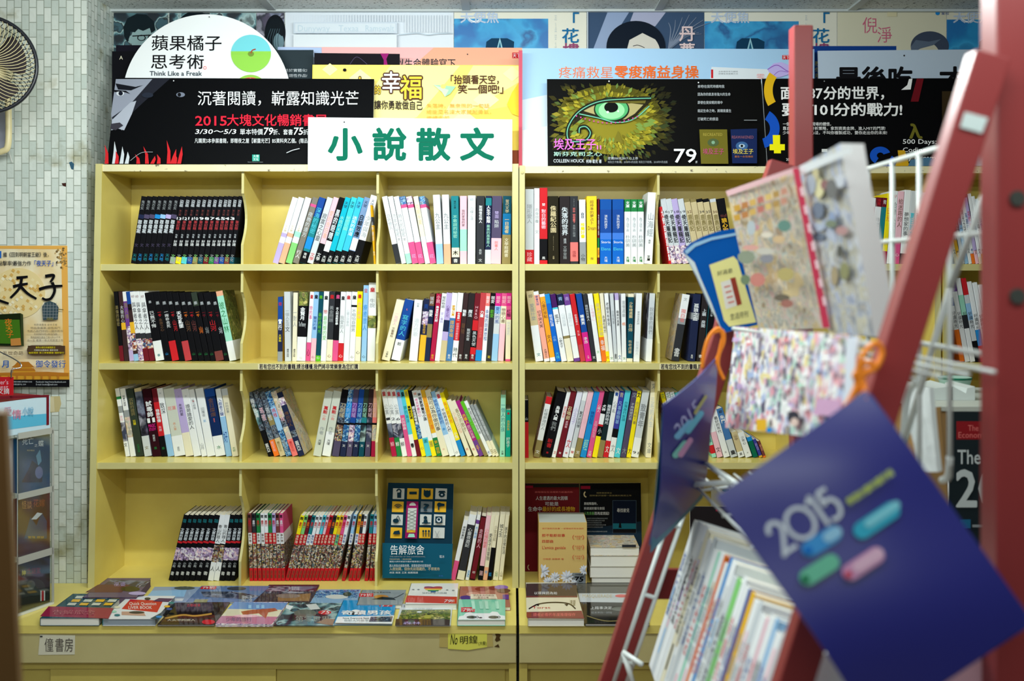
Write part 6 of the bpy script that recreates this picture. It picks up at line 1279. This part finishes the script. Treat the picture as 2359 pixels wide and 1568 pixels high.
na, nb = rail(2291, 112, 1857, 1500, YN-.032, .041, .03, .02)
fa, fb = rail(1806, 366, 1412, 1568, YFR-.02, .050, .03, .02)
def on_rail(a, b, z): q = (a.z-z)/(a.z-b.z); return a+(b-a)*q
# cross bars between the two side frames
for z in (.12, EYE-.86):
    a, b = on_rail(na, nb, z), on_rail(fa, fb, z); mb = MB(); mb.hexa([a+Vector((0,.03,-.015)), a+Vector((.03,.03,-.015)), b+Vector((.03,0,-.015)), b+Vector((0,0,-.015)), a+Vector((0,.03,.015)), a+Vector((.03,.03,.015)), b+Vector((.03,0,.015)), b+Vector((0,0,.015))], REDD); mb.build('cross_bar', rack)
for a, b, x, Y in ((na, nb, PX(2297, YN), YN-.002), (fa, fb, PX(1829, YFR), YFR+.012)):
    for z in (.25, EYE-.60):
        r = on_rail(a, b, z); mb = MB(); mb.box((r.x+.01, Y, z-.06), (x, Y+.012, z+.0), REDD); mb.build('side_plate', rack)
def wires(name, lines, r=.0032):
    mb = MB()
    for l in lines: mb.tube(l, r, WIRE, 8)
    return mb.build(name, rack, smooth=True)
# ladder of wire beside the far rail
dv = Vector((fb.x-fa.x, 0, fb.z-fa.z)).normalized()
def fr(px, py, Y=1.93): return P(px, py, Y)
lad = [[fr(1546,1180), fr(1411,1580)], [fr(1577,1180), fr(1441,1580)]]
for y in (1205, 1368, 1520): t_ = (y-1180)/400; lad.append([fr(1546-135*t_, y), fr(1577-135*t_, y+10)])
wires('wire_side', lad, .0042)
wires('wire_brace', [[fr(1436,1502,1.90), fr(1460,1580,1.88)], [fr(1436,1502,1.90), fr(1478,1530,1.86)]], .005)
# pocket bars from side to side
def span(z, dx=0, y0=YN+.01, y1=YFR-.01): a, b = on_rail(na, nb, z), on_rail(fa, fb, z); return [Vector((a.x+dx, y0-.04, z)), Vector((b.x+dx, y1-.02, z))]
zu = EYE-.099
wires('pocket_bar', [[P(1690,757,1.93), P(2032,797,1.195)]], .0045)
sh = []
for i in range(6): sh.append(span(EYE-.41+.004*i, .02+.028*i))
for y in (1.3, 1.5, 1.7, 1.9): sh.append([Vector((.36, y, EYE-.415)), Vector((.56, y, EYE-.39))])
wires('pocket_floor', sh, .0028)
sh = []
for i in range(4): sh.append(span(EYE-.125+.003*i, .03+.03*i))
wires('pocket_floor', sh, .0028)
sh = [[Vector((.33,1.90,EYE-.405)), P(1690,1110,1.75)], [P(1618,1062,1.92), P(1700,1116,1.62)]]
wires('pocket_front', sh, .005)
# tall wire back on the far side of the posts
XB = .645
def wb(px, z): Y = XB*F/(px-CX); return Vector((XB, Y, z))
zt_ = EYE+.19
vl = [[wb(p, zt_), wb(p, EYE-.30 if p == 2188 else EYE-.50)] for p in (1960, 2000, 2056, 2118, 2188, 2290)]
hl = [[wb(1945, zt_), wb(2290, zt_)]]+[[wb(1945, z), wb(2290, z)] for z in (EYE+.055, EYE-.11, EYE-.5)]
wires('wire_back', vl+hl, .0042)
wires('wire_diagonal', [[wb(2075, EYE-.30), wb(2190, EYE-.02)], [wb(2190, EYE-.02), wb(2290, EYE+.14)]], .005)
wires('wire_hook', [cat([wb(2118, EYE-.17), wb(2090, EYE-.20), wb(2078, EYE-.30)], 6)], .0055)
wires('wire_hook', [cat([wb(2188, EYE-.27), wb(2184, EYE-.30), wb(2170, EYE-.31)], 6)], .0055)
mb = MB(); pl = Pl(P(2240,285,YN-.034), P(2260,285,YN-.034), P(2240,270,YN-.034), mb); mb.slab([pl.at(*q) for q in ((2211,293),(2261,307),(2275,272),(2222,258))], (0,-.0015,0), (214,230,228)); tag(mb.build('tape_label', loc=P(2243, 300, YN-.034)), 'pale blank label stuck on the slanted red rail', 'label')

# newspapers and magazines in the top pocket
def quad_sheet(name, label, cat_, A, B, C_, D, off, mat, draw=None, side=None, group=None, wav=0, nx=10, ny=10, seed=0, eps=.0008):
    """bottom-left, bottom-right, top-right, top-left corners in space; off: thickness vector"""
    mb = MB(); rs = random.Random(seed); g = []; n = (B-A).cross(D-A).normalized(); ph = rs.uniform(0, 6)
    for j in range(ny+1):
        for i in range(nx+1):
            u, v = i/nx, j/ny; p = (A*(1-u)+B*u)*(1-v)+(D*(1-u)+C_*u)*v; g.append(p+n*wav*math.sin(3.1*u*2+ph+v*2.3)*math.sin(math.pi*v*.9+.3))
    f = [(j*(nx+1)+i, j*(nx+1)+i+1, (j+1)*(nx+1)+i+1, (j+1)*(nx+1)+i) for j in range(ny) for i in range(nx)]; N = len(g); off = Vector(off)
    mb.add(g, f, mat); mb.add([p+off for p in g], f, mat)
    rim = [i for i in range(nx+1)]+[(j+1)*(nx+1)-1 for j in range(1, ny+1)]+[ny*(nx+1)+i for i in range(nx-1, -1, -1)]+[j*(nx+1) for j in range(ny-1, 0, -1)]
    mb.add(g+[p+off for p in g], [(rim[k], rim[(k+1) % len(rim)], N+rim[(k+1) % len(rim)], N+rim[k]) for k in range(len(rim))], side or mat)
    if draw: pl = Pl(A, B, D, mb, eps); pl.k = wav; draw(pl)
    lo = min(g, key=lambda v: v.z); return tag(mb.build(name, loc=lo), label, cat_, group)
PAPERE = pr('newspaper_edge', (232,238,238), .7)
def np1(pl):
    pl.poly([(1676,452),(1832,396),(1834,384),(1672,440)], (232,190,196)); [pl.poly([(1690+i*18,474-i*6.4+j*22),(1704+i*18,470-i*6.4+j*22),(1706+i*18,484-i*6.4+j*22),(1692+i*18,488-i*6.4+j*22)], c_) for j in range(2) for i, c_ in enumerate(((206,160,70),(190,130,80),(214,176,100),(196,120,110),(220,190,120),(186,150,90),(206,150,130)))]; pl.poly([(1826,388),(1840,386),(1912,755),(1896,755)], (206,60,90))
    for i in range(7): pl.poly([(1842+i*8.5,432+i*42),(1850+i*8.5,430+i*42),(1854+i*8.5,450+i*42),(1846+i*8.5,452+i*42)], (244,206,216))
    rs = random.Random(4); pl.eps = .0001
    for c_ in ((206,150,160),(150,160,140),(220,190,150),(190,200,206),(120,110,96),(214,140,130),(110,150,140),(232,222,206),(176,120,110),(196,180,120),(150,150,160),(226,170,160),(120,140,110),(210,206,196)):
        x, y = rs.uniform(1712,1820), rs.uniform(500,730); pl.ell(x, y, rs.uniform(7,22), rs.uniform(6,18), c_, n=9)
quad_sheet('newspaper', 'plastic-wrapped colour newspaper with a red spine in the top pocket of the rack', 'newspaper', P(1748,760,1.90), P(1905,756,1.60), P(1836,386,1.60), P(1675,440,1.90), (.022, .004, 0), 'K', np1, PAPERE, wav=.003, seed=2)
def np2(pl):
    rs = random.Random(9); pl.eps = .0001
    for c_ in ((150,166,200),(110,120,140),(96,96,90),(190,150,150),(222,214,170),(150,150,110),(120,130,150),(150,110,110),(176,160,130),(206,210,220),(180,190,210),(120,120,120),(200,190,150),(170,176,190),(130,140,120)):
        x, y = rs.uniform(1850,1930), rs.uniform(400,690); x += (y-400)*.16+12; pl.ell(x, y, rs.uniform(7,18), rs.uniform(8,26), c_, n=9)
    pl.poly([(1842,382),(1870,372),(1960,336),(1962,352),(1870,392),(1846,404)], (222,226,230))
quad_sheet('newspaper', 'blue-grey newspaper with a thick white fold in the top pocket of the rack', 'newspaper', P(1908,762,1.58), P(2012,775,1.37), P(1936,330,1.37), P(1838,385,1.58), (.034, .004, 0), 'I', np2, PAPERE, wav=.003, seed=6)
for i in range(8): pass
def brd(pl):
    pl.poly([(1576,582),(1600,604),(1614,640),(1640,700),(1664,764),(1634,702),(1608,642),(1586,600)], (206,218,220))
    pl.poly([(1634,610),(1690,590),(1699,600),(1742,742),(1680,752),(1668,738)], (232,224,150)); pl.poly([(1660,650),(1694,640),(1708,700),(1672,712)], (226,222,214)); pl.poly([(1682,641),(1694,638),(1709,700),(1698,704)], (150,60,44))
    for i in range(4): pl.poly([(1668+i*3,660+i*12),(1682+i*3,656+i*12),(1683+i*3,659+i*12),(1669+i*3,663+i*12)], (214,120,110))
    pl.text('好消息', 1652, 624, 1688, 636, 'd', rise=-8); pl.text('生活月刊', 1682, 722, 1724, 738, 'd', rise=-8)
    pl.poly([(1577,578),(1600,560),(1640,546),(1694,536),(1696,542),(1640,553),(1602,568),(1582,586)], (150,190,220))
board('folder', 'bright blue folder with a yellow label and curled head, left of the newspapers', 'folder', (1574,570),(1690,526),(1766,743),(1668,766), 1.97, 1.93, (0,84,168), brd, .003, outline=[(1668,766),(1766,743),(1735,650),(1712,590),(1692,526),(1655,532),(1618,545),(1590,560),(1573,578),(1584,598),(1606,640),(1632,700)], side=(190,206,214))
# comic print hanging over the pocket bar
CP = [P(1672,985,1.915), P(1955,1015,1.25), P(1978,772,1.25), P(1692,752,1.915)]
def cmx(pl):
    rs = random.Random(12)
    for i in range(70):
        u, v = rs.random()*.92, rs.random()*.9; x = 1684+u*280; y = 765+v*220; w_, h_ = rs.uniform(5,16), rs.uniform(5,14); c_ = rs.choice([(236,190,206),(206,180,220),(236,220,160),(170,190,224),(226,150,156),(150,140,160),(250,250,250),(190,224,206),(250,250,250),(110,106,124)])
        pl.eps = .00003; pl.poly([(x,y),(x+w_,y+1),(x+w_-2,y+h_),(x-2,y+h_)], c_)
    pl.eps = .0008; pl.poly([(1884,915),(1938,922),(1935,960),(1872,955)], (214,170,206)); pl.poly([(1950,775),(1975,776),(1962,930),(1942,930)], (220,226,238)); pl.ell(1828, 962, 14, 16, (60,60,70)); pl.ell(1830, 972, 9, 10, (226,200,190)); pl.rect(1742, 965, 1766, 992, 'Y'); pl.ell(1772, 990, 7, 6, 'B')
quad_sheet('comic_print', 'white colourful comic print hanging over the wire bar, above the large blue folder', 'print', *CP, (.002, 0, 0), 'Q', cmx, wav=.004, seed=3)

# spines in the lower pocket: lined up from the far side towards the camera, heads leaning back like the rails
rs = random.Random(21); up = (na-nb); up = Vector((up.x, 0, up.z)).normalized(); back = Vector((up.z, 0, -up.x))
YS0, YS1 = 1.90, 1.24
SP = [('w',1),('G',.8),('w',1.2),('w',.7),('e',.9),('w',1.1),('G',.8),('w',1),('L',.5),('w',.9),('o',.45),('w',.7),('B',.5),('w',1),('G',.8),('l',.9),('w',.8),('w',.6),('b',.5),('Y',.75),('w',.8),('G',.7),('w',.9),('P',.4),('w',.8),('s',.5),('w',.9),('G',.8),('w',.7)]
n_ = len(SP); ths = [q for _, q in SP]; sc_ = (YS0-YS1)/sum(ths); fol = [c for c, _ in SP]; nmz = [NM(c)+' magazine' for c in fol]
Y = YS0
MG = ('k' ,)
for i in range(n_):
    th = ths[i]*sc_; y1 = Y-th*.97; z = EYE-.462; base = Vector((.352, 0, z)); c_ = fol[i]; L_m = .30+rs.uniform(-.012, .006)
    p0 = base-up*.30; h = up*L_m; d_ = back*.14
    q = [Vector((p0.x, y1, p0.z)), Vector((p0.x, Y, p0.z)), Vector((p0.x, Y, p0.z))+d_, Vector((p0.x, y1, p0.z))+d_]
    t = thing('magazine', f'{nmz[i]}, {ORD[i]} from the far rail in the lower rack pocket', 'magazine', (p0.x+.05, (Y+y1)/2, p0.z-.045), group='magazines in the lower rack pocket')
    mb = MB(); top = [p+h for p in q]; e_ = .0012
    sp = [q[0], q[1], q[1]+h, q[0]+h]; col = M((226,230,230) if c_ in 'we' and False else c_)
    mb.slab(sp, back*e_, col)
    for yy, s_ in ((y1, 1), (Y, -1)): mb.slab([Vector((p0.x, yy, p0.z)), Vector((p0.x, yy, p0.z))+d_, Vector((p0.x, yy, p0.z))+d_+h, Vector((p0.x, yy, p0.z))+h], (0, s_*.0006, 0), col)
    pl = Pl(q[0], q[1], q[1]+h, mb, .0004)
    o_ = pl.nx(); fnq = lambda a, b: q[0]+(q[1]-q[0])*(.85-.7*a)+h*(.35+.45*b)+pl.n*o_
    text(mb, rs.choice(['好生活','美麗佳人','月刊雜誌','旅行誌','健康家庭']), fnq, rs.choice(['g','r','b','d','v']), 0, True)
    for k in range(2 if c_ in 'wGe' else 0):
        a0 = rs.uniform(.02, .8); c2 = rs.choice(['d','V','P','s','G','E','L','G','g','P']); u0 = rs.uniform(.1,.5); mb.poly([q[0]+(q[1]-q[0])*u+h*v+pl.n*.0003 for u, v in ((u0,a0),(u0+.35,a0),(u0+.35,a0+.16),(u0,a0+.16))], c2)
    mb.build('cover', t)
    mb = MB(); e2 = Vector((0, .0008, 0)); mb.slab([q[0]+back*.0014+e2, q[1]+back*.0014-e2, q[2]-e2, q[3]+e2], up*(L_m-.0015), PAGESW); mb.build('page_block', t)
    Y -= th
# taller row behind them
Y = 1.86; fo2 = ['d','G','w','K','e','w','Y','P']
for i in range(8):
    th = .078; y1 = Y-th*.96; p0 = Vector((.352, 0, EYE-.462))-up*.22+back*.150; h = up*(.285+.004*(i % 3)); d_ = back*.09
    q = [Vector((p0.x, y1, p0.z)), Vector((p0.x, Y, p0.z)), Vector((p0.x, Y, p0.z))+d_, Vector((p0.x, y1, p0.z))+d_]
    mb = MB(); mb.slab(q, h, M(fo2[i]), M(fo2[i])); tp = [p+h+up*.0005 for p in q]; mb.poly(tp, PAGESW if i % 3 else M('K'))
    tag(mb.build('magazine_bundle', loc=(p0.x+.04, (Y+y1)/2, p0.z-.03)), f'{NM(fo2[i])} bundle behind the spines, {ORD[i]} from the far rail', 'magazine', 'magazine bundles at the back of the lower rack pocket'); Y -= th

# two blue folders that hang by orange strings
FOLD = pr('violet_blue_plastic', (42,44,130), .33, .9); FOLDE = pr('dark_blue_plastic_edge', (30,60,140), .3); TEALP = pr('teal_plastic_edge', (40,120,150), .4)
def folder(label, pts3, px, draw, thick, back_off, edge, bul=.017):
    """pts3: top, right, bottom, left corners of the cover in space"""
    a, b, c_, d_ = pts3; c_ = d_+(b-a) if px is None else Pl(d_, b, a).at(*px); pts3 = [a, b, c_, d_]; ctr = sum(pts3, Vector())/4
    t = thing('plastic_folder', label, 'folder', c_); mb = MB(); pl = Pl(d_, c_, a, mb, .0005); e1 = (b-a); L1 = e1.length; e1 = e1/L1; e2 = (d_-a).normalized(); L2 = (d_-a).length
    def warp(h):
        u = max(0, min(1, (h-a).dot(e1)/L1)); v = max(0, min(1, (h-a).dot(e2)/L2)); return bul*(math.sin(math.pi*u)*(.6+.4*v)+.5*math.sin(math.pi*v)+.18*math.sin(9*u+2*v))
    n1, n2 = 28, 18; g = []
    for j in range(n2+1):
        for i in range(n1+1): u, v = i/n1, j/n2; p = (a*(1-u)+b*u)*(1-v)+(d_*(1-u)+c_*u)*v; g.append(p+pl.n*warp(p))
    N = len(g); fs = [(j*(n1+1)+i, j*(n1+1)+i+1, (j+1)*(n1+1)+i+1, (j+1)*(n1+1)+i) for j in range(n2) for i in range(n1)]
    mb.add(g, fs, FOLD); mb.add([p-pl.n*thick for p in g], fs, FOLD)
    rim = list(range(n1+1))+[(j+1)*(n1+1)-1 for j in range(1, n2+1)]+[n2*(n1+1)+i for i in range(n1-1, -1, -1)]+[j*(n1+1) for j in range(n2-1, 0, -1)]
    mb.add(g+[p-pl.n*thick for p in g], [(rim[k], rim[(k+1) % len(rim)], N+rim[(k+1) % len(rim)], N+rim[k]) for k in range(len(rim))], FOLDE)
    pl.warp = warp
    draw(pl); mb.build('front_cover', t, smooth=True)
    mb = MB(); o_ = -pl.n*thick+back_off; mb.slab([d_+o_, c_+o_, b+o_, a+o_], -pl.n*thick, edge, edge); mb.build('back_cover', t)
    mb = MB(); e = a+(ctr-a).normalized()*.012; ng = 14; mb.tube([e+pl.n*.001+(d_-a).normalized()*.004*math.cos(2*math.pi*j/ng)+(b-a).normalized()*.004*math.sin(2*math.pi*j/ng) for j in range(ng)], .001, (220,190,120), 6, True); mb.build('eyelet', t)
    return t, e
YB = 1.125
T_, R__, Bm, L__ = (1993,898), (2372,1432), (2010,1672), (1648,1143)
def bigdraw(pl):
    gy = (206,214,224); A = math.radians(-35.5); ca, sa = math.cos(A), math.sin(A)
    def dg(pts, w=13): pl.stroke([(1798+.77*x*ca-.88*y*sa, 1280+.77*x*sa+.88*y*ca) for x, y in pts], w*.78, gy)
    dg([(4,-66),(10,-82),(26,-88),(42,-78),(44,-62),(34,-44),(6,-4),(8,-5),(50,-5)]); dg([(96+40*math.cos(t/12*math.pi)*.98, -46+41*math.sin(t/12*math.pi)) for t in range(25)], 12)
    dg([(140,-76),(150,-80),(160,-86),(160,-40),(160,0)], 12); dg([(214,-82),(186,-82),(184,-62),(182,-50),(196,-56),(212,-48),(218,-28),(208,-8),(190,-2),(176,-8)], 12)
    u = (.81,-.587)
    pl.capsule(1882, 1246, 100, 38, -33, (70,150,214)); pl.capsule(1906, 1230, 46, 26, -33, (150,200,230)); pl.capsule(2007, 1198, 122, 40, -33, (60,170,200)); pl.capsule(2020, 1184, 96, 20, -33, (130,206,222)); pl.capsule(1876, 1310, 100, 38, -33, (110,190,160)); pl.capsule(1974, 1296, 108, 38, -33, (206,150,190)); pl.capsule(1985, 1288, 80, 26, -33, (222,182,206))
    for x, y, c_ in ((1852,1265,(20,110,200)),(1845,1331,(20,110,70)),(1940,1320,(200,70,90))): pl.ell(x, y, 8, 8, c_)
    pl.textq('學習計畫年曆手冊', (1944,1166), (106,-72), (-10,-15), (190,206,100), .03)
bt, be = folder('large violet-blue folder reading 2015 that hangs in the right foreground', [P(*T_, YB+.010), P(*R__, YB-.05), None, P(*L__, YB-.02)], Bm, bigdraw, .0015, Vector((.011,.010,-.005)), FOLDE)
K_ = .93
def lf(px, py, Y): return P(px, py, Y*K_)
lt3 = [lf(1652,822,1.95), lf(1663,0,2.08)*0+lf(1618,1132,2.08), None, lf(1526,931,1.80)]
a_, b_, d_ = lt3[0], lt3[1], lt3[3]; 
def smalldraw(pl):
    pl.textq('2015', (1555,1008), (48,-66), (-12,-30), (176,180,222)); 
    for q, c_ in (((1565,985,56,13,-50),(120,180,220)), ((1590,968,64,14,-52),(110,186,214)), ((1556,1030,48,13,-52),(130,200,190)), ((1568,1026,52,12,-55),(200,150,190)), ((1604,928,52,7,-55),(170,170,110))): pl.capsule(*q, c_)
st, se = folder('narrow violet-blue folder hanging edge-on at the far rail of the rack', lt3, None, smalldraw, .0015, Vector((.004,.012,-.016)), TEALP, .009)
def string(label, pts, r=.0028):
    t_ = MB()
    for q in pts: t_.tube(cat(q, 6), r, ORANGE, 8)
    lo = min((v for v in t_.v), key=lambda v: v.z); tag(t_.build('string', loc=lo, smooth=True), label, 'string')
s = lambda px, py, y=1.145: P(px, py, y)
string('orange string bow tied on the slanted red rail above the large folder', [[be, s(1988,880), s(1978,850), s(1990,815), s(2018,790,1.15), s(2032,812,1.15), s(2018,846), s(1992,862), s(1975,888), s(1958,922), s(1946,940)], [s(2000,852), s(1968,868), s(1992,836), s(2014,842), s(1996,858)], [be, s(1984,900), s(1972,868), s(1985,846)]], .0034)
z_ = lambda px, py: P(px, py, 1.80)
string('orange string loops at the far rail, above the narrow folder', [[se, z_(1662,800), z_(1664,770), z_(1654,756), z_(1634,775), z_(1622,812), z_(1618,848)], [z_(1668,766), z_(1660,800), z_(1654,840), z_(1668,874)], [z_(1640,766), z_(1664,762), z_(1668,784), z_(1660,806)]], .0034)

# behind the rack: carton stand, magazine, papers
YM = 2.22
t = thing('carton_stand', 'brown cardboard stand behind the wire back of the rack', 'stand', (1.12, 2.45, 0))
x0, x1 = PX(2132, 2.25), PX(2460, 2.25); zc = PZ(946, 2.25)
mb = MB(); mb.box((x0, 2.25, 0), (x1, 2.60, zc), CARD); mb.build('carton', t, bevel=.003)
mb = MB(); mb.box((x0-.01, 2.24, zc), (x1, 2.61, zc+.012), (206,210,200)); mb.build('lid', t, bevel=.002)
def eco(pl):
    pl.rect(2203, 970, 2290, 1012, (150,34,40)); pl.text('The', 2230, 978, 2254, 992, 'C'); pl.text('Economist', 2208, 994, 2282, 1008, 'C')
    pl.text('The World in', 2206, 1034, 2394, 1068, (206,214,214), .012); pl.text('2015', 2204, 1078, 2402, 1166, (206,214,214), .02); pl.rect(2212, 1196, 2236, 1216, (40,110,150)); pl.rect(2240, 1208, 2300, 1214, 'g'); pl.ell(2270, 1262, 16, 10, (120,90,84))
board('magazine', 'black magazine with a red masthead box leaning on the cardboard stand', 'magazine', (2186,948),(2412,948),(2412,1290),(2186,1290), 2.238, 2.20, (34,44,48), eco, .006)
quad_sheet('paper_sleeve', 'curled white paper sleeve hanging on the wire back of the rack', 'paper', P(2118,1082,1.58), P(2160,1088,1.56), P(2140,893,1.70), P(2076,893,1.72), (.012,.01,0), (236,242,242), None, wav=.004, seed=8)
quad_sheet('cardboard_sheet', 'tan cardboard sheet leaning beside the black magazine', 'cardboard', Vector((PX(2262,1.95),1.95,.001)), Vector((PX(2292,1.94),1.94,.001)), P(2166,938,1.94), P(2130,942,1.95), (.006,.01,0), CARD)
for i, (xa, xb_, ya, lab) in enumerate(((2126, 2192, 888, 'white paper box at the left on the cardboard stand'), (2196, 2246, 890, 'white paper box with a slanted top on the cardboard stand'))):
    yy = 2.34; mb = MB(); z0 = zc+.0125; a, b = PX(xa, yy), PX(xb_, yy); zz1 = PZ(ya, yy)
    mb.slab([(a,yy,z0),(b,yy,z0),(b,yy,zz1),(b-.018,yy,zz1-.004),(a+.03,yy,zz1-.016 if i else zz1-.006),(a,yy,zz1)], (0,.12,0), (222,230,228)); tag(mb.build('paper_box', loc=((a+b)/2, yy+.06, z0)), lab, 'box')
yy = 2.47; c_ = Vector((PX(2216, yy), yy+.04, 0)); z0 = zc+.0125; zz1 = PZ(872, yy); mb = MB(); ng = 28; prof = [(.022, z0), (.030, z0+.004), (.038, zz1-.01), (.040, zz1), (.037, zz1), (.028, z0+.008)]
mb.add([c_+Vector((r*math.cos(2*math.pi*j/ng), r*math.sin(2*math.pi*j/ng), z)) for r, z in prof for j in range(ng)], [(i*ng+j, i*ng+(j+1) % ng, (i+1)*ng+(j+1) % ng, (i+1)*ng+j) for i in range(len(prof)-1) for j in range(ng)]+[tuple(range(5*ng, 6*ng))], (170,206,190))
mb.add([c_+Vector((r*math.cos(2*math.pi*j/ng), r*math.sin(2*math.pi*j/ng), z)) for r, z in ((.0405,zz1-.004),(.0405,zz1+.0005)) for j in range(ng)], [(j, (j+1) % ng, ng+(j+1) % ng, ng+j) for j in range(ng)], (30,120,90))
tag(mb.build('dish', loc=(c_.x, c_.y, z0), smooth=True), 'small pale dish with a green rim on the cardboard stand', 'dish')
